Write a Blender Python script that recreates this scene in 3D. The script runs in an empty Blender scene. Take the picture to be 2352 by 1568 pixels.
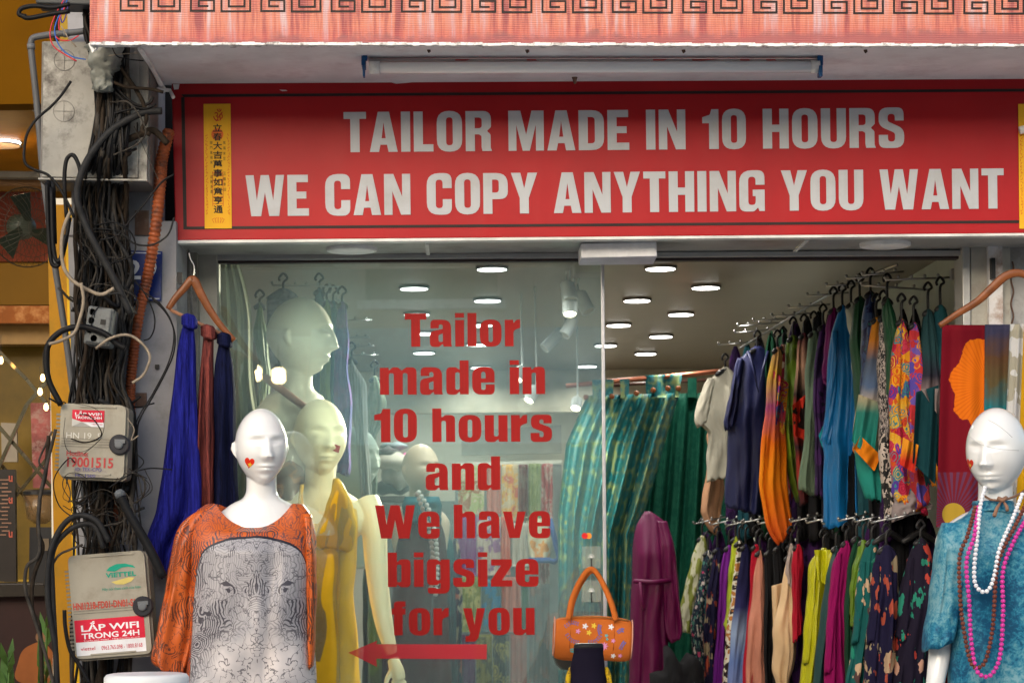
import bpy, math, random
import numpy as np
from mathutils import Vector, Matrix, geometry
R = math.radians
sc = bpy.context.scene
# ------------------------------------------------------------------ camera, light, exposure
EYE = 1.62
ROLL = 0.0090
FPX = 5053.0            # focal length in units of a 2352 px wide picture
cd = bpy.data.cameras.new('camera'); cam = bpy.data.objects.new('camera', cd); sc.collection.objects.link(cam)
cd.sensor_width = 36; cd.lens = 36 * FPX / 2352
cd.shift_x = (1176 - 1052) / 2352; cd.shift_y = (1260 - 784) / 2352
cd.clip_start = .1; cd.clip_end = 300
cd.dof.use_dof = True; cd.dof.focus_distance = 6.6; cd.dof.aperture_fstop = 7.1
RT = Vector((math.cos(ROLL), 0, -math.sin(ROLL))); UP = Vector((math.sin(ROLL), 0, math.cos(ROLL))); FW = Vector((0, 1, 0))
cam.matrix_world = Matrix(((RT.x, UP.x, -FW.x, 0), (RT.y, UP.y, -FW.y, 0), (RT.z, UP.z, -FW.z, EYE), (0, 0, 0, 1)))
sc.camera = cam
world = bpy.data.worlds.new('World'); sc.world = world; world.use_nodes = True
wn = world.node_tree.nodes; sky = wn.new('ShaderNodeTexSky'); sky.sky_type = 'NISHITA'; sky.sun_disc = False
sky.sun_elevation = R(22); sky.sun_rotation = R(200); sky.air_density = 1.2; sky.dust_density = 3.0
world.node_tree.links.new(sky.outputs[0], wn['Background'].inputs[0]); wn['Background'].inputs[1].default_value = .15
sl = bpy.data.lights.new('sun', 'SUN'); sl.energy = .95; sl.angle = R(60); sl.color = (1, .975, .945)
so = bpy.data.objects.new('sun', sl); sc.collection.objects.link(so)
_e, _a = R(22), R(200)
sdir = Vector((math.sin(_a) * math.cos(_e), math.cos(_a) * math.cos(_e), math.sin(_e)))
so.rotation_euler = sdir.to_track_quat('Z', 'Y').to_euler(); so.location = (0, -2, 9)
sc.view_settings.view_transform = 'Standard'; sc.view_settings.look = 'None'; sc.view_settings.gamma = 1
sc.view_settings.use_curve_mapping = False
sc.view_settings.exposure = 0.8

# ------------------------------------------------------------------ helpers
random.seed(7)
ORG = {}
def S(x, y, Y):
    """a direction measured in the picture, taken out to the real depth Y (metres from the camera)"""
    x = float(x); y = float(y); Y = float(Y)
    return Vector((0, 0, EYE)) + Y * (FW + (x - 1052) / FPX * RT + (1260 - y) / FPX * UP)
def px(Y): return Y / FPX
def tag(o, label, cat, group=None):
    o['label'] = label; o['category'] = cat
    if group: o['group'] = group
    return o
def thing(name, loc, label, cat, group=None):
    o = bpy.data.objects.new(name, None); sc.collection.objects.link(o)
    o.empty_display_size = .05
    o.location = loc; ORG[o.name] = Vector(loc)
    return tag(o, label, cat, group)
def mobj(name, vs, fs, mat, parent=None, smooth=False, loc=None):
    """one mesh object; vertices are given in world space"""
    vs = [Vector(v) for v in vs]
    if parent is not None: o0 = ORG[parent.name]
    elif loc is not None: o0 = Vector(loc)
    else:
        xs = [v.x for v in vs]; ys = [v.y for v in vs]
        o0 = Vector(((min(xs) + max(xs)) / 2, (min(ys) + max(ys)) / 2, min(v.z for v in vs)))
    me = bpy.data.meshes.new(name); me.from_pydata([v - o0 for v in vs], [], fs)
    me.materials.append(mat); me.update()
    if smooth: me.polygons.foreach_set('use_smooth', [True] * len(me.polygons))
    o = bpy.data.objects.new(name, me); sc.collection.objects.link(o)
    if parent is not None: o.parent = parent
    else: o.location = o0
    ORG[o.name] = o0
    return o
def struct(o): o['kind'] = 'structure'; return o
def stuff(o): o['kind'] = 'stuff'; return o
class G:
    """collects geometry for one mesh"""
    def __init__(s): s.v = []; s.f = []
    def add(s, v, f):
        b = len(s.v); s.v += [Vector(a) for a in v]; s.f += [tuple(i + b for i in q) for q in f]; return s
    def hexa(s, c8):
        return s.add(c8, [(0, 3, 2, 1), (4, 5, 6, 7), (0, 1, 5, 4), (1, 2, 6, 5), (2, 3, 7, 6), (3, 0, 4, 7)])
    def box(s, lo, hi):
        x0, y0, z0 = lo; x1, y1, z1 = hi
        return s.hexa([(x0, y0, z0), (x1, y0, z0), (x1, y1, z0), (x0, y1, z0), (x0, y0, z1), (x1, y0, z1), (x1, y1, z1), (x0, y1, z1)])
    def slab(s, quad, Y, d):
        """four picture points (tl,tr,br,bl) at depth Y, going back by d metres along Y"""
        tl, tr, br, bl = [S(a, b, Y) for a, b in quad]; o = Vector((0, d, 0))
        return s.hexa([bl, br, br + o, bl + o, tl, tr, tr + o, tl + o])
    def tube(s, pts, r, n=8, rz=None, cap=True):
        pts = [Vector(p) for p in pts]; m = len(pts); rr = [float(q) for q in r] if hasattr(r, '__len__') else [float(r)] * m
        t = (pts[1] - pts[0]).normalized(); u = t.orthogonal().normalized(); b = len(s.v)
        for i, p in enumerate(pts):
            t2 = (pts[min(i + 1, m - 1)] - pts[max(i - 1, 0)])
            if t2.length > 1e-9: t = t2.normalized()
            u = (u - t * u.dot(t)).normalized(); w = t.cross(u)
            for k in range(n):
                a = 2 * math.pi * k / n; s.v.append(p + rr[i] * (u * math.cos(a) + w * math.sin(a)))
        for i in range(m - 1):
            for k in range(n):
                s.f.append((b + i * n + k, b + i * n + (k + 1) % n, b + (i + 1) * n + (k + 1) % n, b + (i + 1) * n + k))
        if cap: s.f.append(tuple(b + k for k in range(n))[::-1]); s.f.append(tuple(b + (m - 1) * n + k for k in range(n)))
        return s
    def lathe(s, c, prof, n=24, ax=Vector((0, 0, 1)), sx=1, sy=1):
        ax = Vector(ax).normalized(); u = ax.orthogonal().normalized() if abs(ax.z) < .9 else Vector((1, 0, 0)); w = ax.cross(u); b = len(s.v); c = Vector(c)
        for h, r in prof:
            for k in range(n):
                a = 2 * math.pi * k / n; s.v.append(c + ax * h + r * (u * math.cos(a) * sx + w * math.sin(a) * sy))
        for i in range(len(prof) - 1):
            for k in range(n): s.f.append((b + i * n + k, b + i * n + (k + 1) % n, b + (i + 1) * n + (k + 1) % n, b + (i + 1) * n + k))
        s.f.append(tuple(b + k for k in range(n))[::-1]); s.f.append(tuple(b + (len(prof) - 1) * n + k for k in range(n)))
        return s
    def ball(s, c, r, n=10, m=7):
        return s.lathe(c, [(-r * math.cos(math.pi * (i + .5) / m) , r * math.sin(math.pi * (i + .5) / m)) for i in range(m)], n)
    def build(s, name, mat, parent=None, smooth=False, loc=None): return mobj(name, s.v, s.f, mat, parent, smooth, loc)
def cr(pts, n=6):
    """smooth curve through points (any number of coordinates)"""
    P = [np.array(p, float) for p in pts]; P = [2 * P[0] - P[1]] + P + [2 * P[-1] - P[-2]]; out = []
    for i in range(1, len(P) - 2):
        for k in range(n):
            t = k / n; a, b, c, d = P[i - 1:i + 3]
            out.append(.5 * (2 * b + (c - a) * t + (2 * a - 5 * b + 4 * c - d) * t * t + (3 * b - a - 3 * c + d) * t ** 3))
    out.append(P[-2]); return out
def ptube(pts, Y, r, n=8, sub=5, jit=0):
    """tube along picture points at depth Y (or per-point third coordinate)"""
    q = cr([(p[0], p[1], p[2] if len(p) > 2 else Y) for p in pts], sub)
    return [S(a[0] + random.uniform(-jit, jit), a[1], a[2]) for a in q]
def bevel(o, w=.003, seg=2):
    m = o.modifiers.new('bevel', 'BEVEL'); m.width = w; m.segments = seg; m.limit_method = 'ANGLE'; return o

# ------------------------------------------------------------------ materials
def nt(name):
    m = bpy.data.materials.new(name); m.use_nodes = True; return m, m.node_tree, m.node_tree.nodes['Principled BSDF']
def N(t, kind, **kw):
    n = t.nodes.new('ShaderNode' + kind)
    for k, v in kw.items(): setattr(n, k, v)
    return n
def c4(c): return (c[0], c[1], c[2], 1)
def coords(t, scale=(1, 1, 1), distort=0, dscale=5, rot=(0, 0, 0)):
    tc = N(t, 'TexCoord'); mp = N(t, 'Mapping'); mp.inputs['Scale'].default_value = scale; mp.inputs['Rotation'].default_value = rot
    t.links.new(tc.outputs['Object'], mp.inputs['Vector']); out = mp.outputs[0]
    if distort:
        nz = N(t, 'TexNoise'); nz.inputs['Scale'].default_value = dscale; t.links.new(out, nz.inputs['Vector'])
        mx = N(t, 'VectorMath', operation='MULTIPLY_ADD'); mx.inputs[1].default_value = (distort,) * 3
        t.links.new(nz.outputs['Color'], mx.inputs[0]); t.links.new(out, mx.inputs[2]); out = mx.outputs[0]
    return out
def ramp(t, fac, stops, interp='LINEAR'):
    r = N(t, 'ValToRGB'); r.color_ramp.interpolation = interp; e = r.color_ramp.elements
    while len(e) < len(stops): e.new(.5)
    for k, (p, c) in enumerate(stops): e[k].position = p; e[k].color = c4(c)
    t.links.new(fac, r.inputs[0]); return r.outputs[0]
def mixc(t, fac, a, b, mode='MIX'):
    m = N(t, 'Mix', data_type='RGBA', blend_type=mode)
    for sock, v in ((m.inputs[0], fac), (m.inputs[6], a), (m.inputs[7], b)):
        if hasattr(v, 'is_output'): t.links.new(v, sock)
        elif hasattr(v, '__len__'): sock.default_value = c4(v)
        else: sock.default_value = v
    return m.outputs[2]
def math_(t, op, a, b=0.0, c=None):
    m = N(t, 'Math', operation=op)
    for i, v in enumerate((a, b) if c is None else (a, b, c)):
        if hasattr(v, 'is_output'): t.links.new(v, m.inputs[i])
        else: m.inputs[i].default_value = v
    return m.outputs[0]
def noise(t, vec, scale, detail=4, rough=.55):
    n = N(t, 'TexNoise'); n.inputs['Scale'].default_value = scale; n.inputs['Detail'].default_value = detail; n.inputs['Roughness'].default_value = rough
    t.links.new(vec, n.inputs['Vector']); return n.outputs['Fac']
def bump(t, b, h, strength=.3, dist=.004):
    n = N(t, 'Bump'); n.inputs['Strength'].default_value = strength; n.inputs['Distance'].default_value = dist
    t.links.new(h, n.inputs['Height']); t.links.new(n.outputs[0], b.inputs['Normal'])
MATS = {}
def mat(name, col, rough=.6, metal=0, var=.25, vs=8, bs=0, bst=.2, spec=.2, dirt=None, ds=14, coat=0):
    """plain surface with uneven colour, optional dirt and relief"""
    if name in MATS: return MATS[name]
    m, t, b = nt(name); v = coords(t)
    dark = tuple(c * (1 - var) for c in col); lite = tuple(min(1, c * (1 + var * .6)) for c in col)
    c = ramp(t, noise(t, v, vs, 5, .6), [(.3, dark), (.7, lite)])
    if dirt:
        c = mixc(t, ramp(t, noise(t, v, ds, 8, .7), [(.5, (0, 0, 0)), (.68, (1, 1, 1))]), c, dirt)
    t.links.new(c, b.inputs['Base Color'])
    b.inputs['Roughness'].default_value = rough; b.inputs['Metallic'].default_value = metal; b.inputs['Specular IOR Level'].default_value = spec
    if coat: b.inputs['Coat Weight'].default_value = coat; b.inputs['Coat Roughness'].default_value = .15
    if bs: bump(t, b, noise(t, v, bs, 3), bst)
    MATS[name] = m; return m
def emit(name, col, s):
    m, t, b = nt(name); b.inputs['Base Color'].default_value = c4(col); b.inputs['Emission Color'].default_value = c4(col); b.inputs['Emission Strength'].default_value = s; return m
def cloth(name, mode, cols, scale=10, rough=.8, sheen=.05, distort=.25, stretch=(1, 1, 1), weave=True, stops=None):
    """dyed or printed fabric. mode: plain blotch floral cells speck stripe ombre lines"""
    if name in MATS: return MATS[name]
    m, t, b = nt(name); v = coords(t, stretch, distort / scale if mode != 'plain' else 0, scale * .8)
    dk_ = .72 if sheen < .12 else 1; cols = [tuple(k * dk_ for k in q) for q in cols]
    if stops: stops = [(a, tuple(k * dk_ for k in q)) for a, q in stops]
    base = cols[0]
    if mode == 'plain':
        c = ramp(t, noise(t, v, 6, 4), [(.3, tuple(k * .82 for k in base)), (.7, tuple(min(1, k * 1.15) for k in base))])
    elif mode == 'blotch':
        n = len(cols); f = noise(t, v, scale, 3, .5)
        c = ramp(t, f, stops or [(0, cols[0])] + [(.36 + .28 * i / (n - 1), cols[i]) for i in range(1, n)], 'CONSTANT')
    elif mode == 'floral':
        vo = N(t, 'TexVoronoi'); vo.inputs['Scale'].default_value = scale; t.links.new(v, vo.inputs['Vector'])
        f = math_(t, 'ADD', vo.outputs['Distance'], math_(t, 'MULTIPLY', noise(t, v, scale * 3, 3), .35))
        sep = N(t, 'SeparateColor'); t.links.new(vo.outputs['Color'], sep.inputs[0])
        n = len(cols)
        pet = ramp(t, sep.outputs[0], [((i - 1) / (n - 1), cols[i]) for i in range(1, n)], 'CONSTANT')
        k = ramp(t, f, [(0, (1, 1, 1)), (.50, (0, 0, 0))], 'CONSTANT')
        c = mixc(t, k, base, pet); c = mixc(t, math_(t, 'LESS_THAN', f, .22), c, cols[1])
        for q_, (an_, sc_, th_) in enumerate(((.7, 1.5, .27), (-.9, 2.1, .24))):
            v3 = coords(t, (2.2, 1, .8), .35 / scale, scale, (0, an_, 0)); pass
            c = mixc(t, math_(t, 'GREATER_THAN', noise(t, v3, scale * sc_ * .8, 3, .5), .60 + .02 * q_), c, cols[-1 - q_])
    elif mode == 'cells':
        vo = N(t, 'TexVoronoi'); vo.inputs['Scale'].default_value = scale; t.links.new(v, vo.inputs['Vector'])
        sep = N(t, 'SeparateColor'); t.links.new(vo.outputs['Color'], sep.inputs[0]); n = len(cols)
        c = ramp(t, sep.outputs[0], [(i / n, cols[i]) for i in range(n)], 'CONSTANT')
        rings = ramp(t, math_(t, 'SINE', math_(t, 'MULTIPLY', vo.outputs['Distance'], 26)), [(0, (0, 0, 0)), (.55, (1, 1, 1))], 'CONSTANT')
        c2 = ramp(t, sep.outputs[1], [(i / n, cols[(i + 2) % n]) for i in range(n)], 'CONSTANT'); c = mixc(t, rings, c, c2)
    elif mode == 'speck':
        c = ramp(t, noise(t, v, scale, 2, .8), [(0, cols[0]), (.5, cols[1])], 'CONSTANT')
        if len(cols) > 2: c = mixc(t, ramp(t, noise(t, v, scale * .12, 3), [(0, (0, 0, 0)), (.55, (1, 1, 1))], 'CONSTANT'), c, cols[2])
    elif mode == 'stripe':
        wv = N(t, 'TexWave', wave_type='BANDS', bands_direction='X'); wv.inputs['Scale'].default_value = scale; wv.inputs['Distortion'].default_value = 1.5; t.links.new(v, wv.inputs['Vector'])
        c = ramp(t, wv.outputs['Fac'], [(i / (len(cols) - 1), k) for i, k in enumerate(cols)])
    elif mode == 'ombre':     # colours run from the hem (first) to the top (last); stops in metres above the origin
        sp = N(t, 'SeparateXYZ'); tc = N(t, 'TexCoord'); t.links.new(tc.outputs['Object'], sp.inputs[0])
        f = math_(t, 'ADD', math_(t, 'DIVIDE', sp.outputs[2], scale), math_(t, 'MULTIPLY', math_(t, 'SUBTRACT', noise(t, tc.outputs['Object'], 9, 4), .5), distort))
        c = ramp(t, f, stops or [(i / (len(cols) - 1), k) for i, k in enumerate(cols)])
    t.links.new(c, b.inputs['Base Color'])
    b.inputs['Roughness'].default_value = rough; b.inputs['Sheen Weight'].default_value = sheen if sheen > .1 else 0; b.inputs['Specular IOR Level'].default_value = .07 if rough > .5 else .28
    if weave:
        v2 = coords(t, (1, 1, .35)); h = math_(t, 'ADD', noise(t, v2, 60, 4), math_(t, 'MULTIPLY', noise(t, v2, 420, 2), .5)); bump(t, b, h, .35, .003)
    MATS[name] = m; return m

# ------------------------------------------------------------------ lettering
def rp(pts, seg=5):
    """polygon with rounded corners: (x,y[,r])"""
    out = []; n = len(pts)
    for i in range(n):
        p = pts[i]; r = p[2] if len(p) > 2 else 0; P = Vector(p[:2]); A = Vector(pts[i - 1][:2]); B = Vector(pts[(i + 1) % n][:2])
        if r <= 0: out.append((P.x, P.y)); continue
        a = (A - P); b = (B - P); la, lb = a.length, b.length; a.normalize(); b.normalize()
        ang = math.acos(max(-1, min(1, a.dot(b)))); 
        if ang > 3.1: out.append((P.x, P.y)); continue
        d = min(r / math.tan(ang / 2) if ang < 2.6 else r * .5, la * .5, lb * .5)
        s0 = P + a * d; s1 = P + b * d
        for k in range(seg + 1):
            t = k / seg; q = s0 * (1 - t) ** 2 + P * (2 * t * (1 - t)) * 1 + s1 * t * t
            # blend towards a circular look
            out.append((q.x, q.y))
    return out
def rect(x0, y0, x1, y1, r=0): return [(x0, y0, r), (x1, y0, r), (x1, y1, r), (x0, y1, r)]
GL = {  # capitals, 100 high
 'T': (54, [[(16, 0), (38, 0), (38, 83), (54, 83), (54, 100), (0, 100), (0, 83), (16, 83)]]),
 'A': (67, [[(0, 0), (22, 0), (25.5, 18), (41.5, 18), (45, 0), (67, 0), (47, 100), (20, 100)], [(28.5, 34), (38.5, 34), (33.5, 74)]]),
 'I': (22, [rect(0, 0, 22, 100)]),
 'L': (47, [[(0, 0), (47, 0), (47, 18), (22, 18), (22, 100), (0, 100)]]),
 'O': (61, [rect(0, -1, 61, 101, 34), rect(22.5, 15, 38.5, 85, 12)]),
 '0': (57, [rect(0, -1, 57, 101, 32), rect(21, 15, 36, 85, 11)]),
 'R': (62, [[(0, 0), (22, 0), (22, 42), (32, 42, 5), (38, 38, 5), (38, 10), (40, 0), (63, 0), (60, 8, 4), (60, 42, 9), (51, 50, 3), (61, 60, 7), (61, 100, 28), (0, 100)], [(22, 57), (39, 57, 8), (39, 84, 8), (22, 84)]]),
 'M': (85, [[(0, 0), (19, 0), (19, 65), (34, 0), (51, 0), (66, 65), (66, 0), (85, 0), (85, 100), (56, 100), (42.5, 40), (29, 100), (0, 100)]]),
 'D': (61, [[(0, 0), (61, 0, 32), (61, 100, 32), (0, 100)], [(22, 17), (39, 17, 12), (39, 83, 12), (22, 83)]]),
 'E': (52, [[(0, 0), (52, 0), (52, 18), (22, 18), (22, 42), (46, 42), (46, 59), (22, 59), (22, 82), (50, 82), (50, 100), (0, 100)]]),
 'N': (64, [[(0, 0), (20, 0), (20, 58), (41, 0), (64, 0), (64, 100), (44, 100), (44, 44), (23, 100), (0, 100)]]),
 'H': (62, [[(0, 0), (22, 0), (22, 42), (40, 42), (40, 0), (62, 0), (62, 100), (40, 100), (40, 60), (22, 60), (22, 100), (0, 100)]]),
 'U': (60, [[(0, 100), (0, -1, 32), (60, -1, 32), (60, 100), (38, 100), (38, 15, 10), (22, 15, 10), (22, 100)]]),
 'S': (61, [[(0, 32), (0, -1, 32), (61, -1, 32), (61, 47, 26), (21.5, 66, 9), (21.5, 85, 9), (39, 85, 9), (39, 68), (60, 68), (60, 101, 32), (0, 101, 32), (0, 55, 24), (39, 37, 9), (39, 15, 9), (22, 15, 9), (22, 32)]]),
 'C': (61, [[(61, 37), (61, -1, 34), (0, -1, 34), (0, 101, 34), (61, 101, 34), (61, 64), (39, 64), (39, 85, 10), (22, 85, 10), (22, 15, 10), (39, 15, 10), (39, 37)]]),
 'G': (62, [[(62, 53), (62, 0), (49, 0), (46, 9, 2), (36, -1, 10), (0, -1, 32), (0, 101, 34), (62, 101, 34), (62, 65), (40, 65), (40, 85, 10), (22, 85, 10), (22, 15, 10), (40, 15, 10), (40, 37), (33, 37), (33, 53)]]),
 'P': (60, [[(0, 0), (22, 0), (22, 36), (60, 36, 28), (60, 100, 28), (0, 100)], [(22, 52), (38, 52, 8), (38, 84, 8), (22, 84)]]),
 'Y': (64, [[(21, 0), (43, 0), (43, 38), (64, 100), (41, 100), (32, 62), (23, 100), (0, 100), (21, 38)]]),
 'W': (94, [[(13, 0), (37, 0), (47, 58), (57, 0), (81, 0), (94, 100), (74, 100), (67, 38), (57, 100), (37, 100), (27, 38), (20, 100), (0, 100)]]),
 '1': (39, [[(16, 0), (39, 0), (39, 100), (22, 100), (18, 86, 6), (0, 80), (0, 65), (16, 65)]]),
 ' ': (24, [])}
_o = [rect(0, -1, 65, 81, 30), rect(26, 13, 39, 67, 8)]
GS = dict(GL); GS.update({
 'T': (65, [[(19, 0), (46, 0), (46, 82), (65, 82), (65, 100), (0, 100), (0, 82), (19, 82)]]),
 'W': (122, [[(18, 0), (50, 0), (61, 56), (72, 0), (104, 0), (122, 100), (95, 100), (87, 42), (75, 100), (47, 100), (35, 42), (27, 100), (0, 100)]]),
 '1': (46, [[(19, 0), (46, 0), (46, 100), (24, 100), (20, 87, 6), (0, 82), (0, 66), (19, 66)]]),
 '0': (66, [rect(0, -1, 66, 101, 34), rect(26, 14, 40, 86, 9)]),
 'a': (66, [[(66, 0), (41, 0), (39, 9, 2), (28, -1, 10), (0, -1, 20), (0, 45, 16), (39, 53, 3), (39, 67, 7), (27, 67, 7), (27, 55), (2, 55), (2, 81, 26), (64, 81, 26), (64, 8)], [(26, 14, 6), (39, 14, 3), (39, 40, 1), (26, 35, 6)]]),
 'i': (27, [rect(0, 0, 27, 80), rect(0, 87, 27, 101)]), 'l': (27, [rect(0, 0, 27, 101)]),
 'o': (65, _o),
 'r': (46, [[(0, 0), (26, 0), (26, 48, 12), (46, 56), (46, 81), (34, 80, 10), (26, 68, 2), (25, 80), (0, 80)]]),
 'm': (106, [[(0, 0), (26, 0), (26, 64, 6), (40, 64, 6), (40, 0), (66, 0), (66, 64, 6), (80, 64, 6), (80, 0), (106, 0), (106, 81, 22), (76, 81, 9), (63, 71, 3), (52, 81, 10), (36, 81, 8), (26, 71, 2), (25, 80), (0, 80)]]),
 'd': (65, [[(65, 0), (40, 0), (39, 9, 2), (28, -1, 10), (0, -1, 24), (0, 81, 24), (28, 81, 10), (39, 72, 2), (39, 101), (65, 101)], rect(26, 14, 39, 66, 6)]),
 'b': (65, [[(0, 0), (25, 0), (26, 9, 2), (37, -1, 10), (65, -1, 24), (65, 81, 24), (37, 81, 10), (26, 72, 2), (26, 101), (0, 101)], rect(26, 14, 39, 66, 6)]),
 'e': (65, [[(65, 29), (65, -1, 28), (0, -1, 28), (0, 81, 28), (65, 81, 28), (65, 35), (26, 35), (26, 13, 7), (39, 13, 7), (39, 29)], [(26, 47), (39, 47), (39, 67, 7), (26, 67, 7)]]),
 'n': (65, [[(0, 0), (26, 0), (26, 64, 6), (39, 64, 6), (39, 0), (65, 0), (65, 81, 22), (37, 81, 10), (26, 71, 3), (25, 80), (0, 80)]]),
 'h': (65, [[(0, 0), (26, 0), (26, 64, 6), (39, 64, 6), (39, 0), (65, 0), (65, 81, 22), (37, 81, 10), (26, 72, 3), (26, 101), (0, 101)]]),
 'u': (65, [[(65, 80), (39, 80), (39, 16, 6), (26, 16, 6), (26, 80), (0, 80), (0, -1, 22), (28, -1, 10), (39, 9, 3), (40, 0), (65, 0)]]),
 's': (61, [[(0, 26), (0, -1, 26), (61, -1, 26), (61, 41, 20), (25, 55, 5), (25, 67, 6), (37, 67, 6), (37, 55), (60, 55), (60, 81, 26), (1, 81, 26), (1, 43, 18), (37, 29, 6), (37, 13, 6), (25, 13, 6), (25, 26)]]),
 'v': (69, [[(19, 0), (50, 0), (69, 80), (44, 80), (34.5, 26), (26, 80), (0, 80)]]),
 'g': (65, [[(65, 80), (40, 80), (39, 72, 2), (28, 81, 10), (0, 81, 24), (0, 5, 24), (28, 5, 10), (39, 13, 2), (39, -6, 5), (26, -6, 5), (26, -3), (2, -3), (2, -20, 14), (65, -20, 20)], rect(26, 19, 39, 66, 6)]),
 'z': (61, [[(0, 0), (61, 0), (61, 18), (31, 18), (60, 62), (60, 80), (1, 80), (1, 62), (29, 62), (0, 18)]]),
 'f': (42, [[(7, 0), (33, 0), (33, 62), (42, 62), (42, 80), (33, 80), (33, 85, 3), (42, 85), (42, 101), (7, 101, 20), (7, 80), (0, 80), (0, 62), (7, 62)]]),
 'y': (67, [[(0, 80), (26, 80), (34.5, 30), (42, 80), (67, 80), (46, -8, 6), (36, -20, 10), (7, -20), (7, -3), (17, -3, 5), (21, 4, 2)]])})
def word(txt, font, gap):
    """list of glyph polygons (outer + holes) and total width, in font units"""
    x = 0; out = []
    for ch in txt:
        w, cs = font[ch]
        polys = [[(a + x, b) for a, b in rp(c)] for c in cs]
        if ch == 'i': out += [[polys[0]], [polys[1]]]
        elif polys: out.append(polys)
        x += w + gap
    return out, x - gap
def flat(g, polys, f, off):
    """tessellate polygons with holes; f maps 2-D to world, off is the thickness vector of the raised print"""
    for grp in polys:
        tri = geometry.tessellate_polygon([[Vector((a, b, 0)) for a, b in c] for c in grp])
        pts = [p for c in grp for p in c]; n = len(pts)
        v = [f(*p) for p in pts]; v2 = [a + off for a in v]; b = len(g.v); g.v += v2 + v
        for t3 in tri:
            q = tuple(b + i for i in t3); nrm = (g.v[q[1]] - g.v[q[0]]).cross(g.v[q[2]] - g.v[q[0]])
            g.f.append(q if nrm.dot(off) > 0 else q[::-1])
        k = 0
        for c in grp:
            m = len(c)
            for i in range(m): g.f.append((b + k + i, b + k + (i + 1) % m, b + n + k + (i + 1) % m, b + n + k + i))
            k += m
class Frame:
    """a flat board: centre (picture x,y) at depth Y, turned by rot in its own plane; px units, y down"""
    def __init__(s, x, y, Y, rot=0, yaw=0):
        s.o = S(x, y, Y); s.k = px(Y); c, n = math.cos(rot), math.sin(rot)
        r = RT * c - UP * n; u = UP * c + RT * n
        q = Matrix.Rotation(yaw, 3, 'Z'); s.r = q @ r; s.u = q @ u; s.n = s.u.cross(s.r).normalized() * -1
        if s.n.y > 0: s.n = -s.n
    def __call__(s, x, y, d=0): return s.o + s.r * (x * s.k) - s.u * (y * s.k) + s.n * d
    def box(s, g, x0, y0, x1, y1, d0, d1):
        return g.hexa([s(x0, y1, d1), s(x1, y1, d1), s(x1, y1, d0), s(x0, y1, d0), s(x0, y0, d1), s(x1, y0, d1), s(x1, y0, d0), s(x0, y0, d0)])
    def poly(s, g, pts, d, t=.0006):
        flat(g, [[[(a, -b) for a, b in pts]]], lambda a, b: s(a, -b, d), s.n * t); return g
_tc = {}
def text_geom(body, bold=0.0):
    key = (body, bold)
    if key in _tc: return _tc[key]
    cu = bpy.data.curves.new('t', 'FONT'); cu.body = body; cu.size = 1; cu.offset = bold; cu.resolution_u = 3; cu.align_x = 'LEFT'
    ob = bpy.data.objects.new('t', cu); sc.collection.objects.link(ob)
    dg = bpy.context.evaluated_depsgraph_get(); dg.update()
    me = bpy.data.meshes.new_from_object(ob.evaluated_get(dg))
    v = [tuple(a.co[:2]) for a in me.vertices]; f = [tuple(p.vertices) for p in me.polygons]
    bpy.data.objects.remove(ob); bpy.data.curves.remove(cu); bpy.data.meshes.remove(me)
    _tc[key] = (v, f); return v, f
def put_text(g, fr, body, x0, y0, x1, y1, d, bold=0.0):
    """text fitted into the box x0..x1, y0..y1 (px of the frame, y down)"""
    v, f = text_geom(body, bold)
    if not v: return
    a0 = min(p[0] for p in v); a1 = max(p[0] for p in v); b0 = min(p[1] for p in v); b1 = max(p[1] for p in v)
    g.add([fr(x0 + (p[0] - a0) / (a1 - a0 + 1e-9) * (x1 - x0), y1 - (p[1] - b0) / (b1 - b0 + 1e-9) * (y1 - y0), d) for p in v], f)
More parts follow.
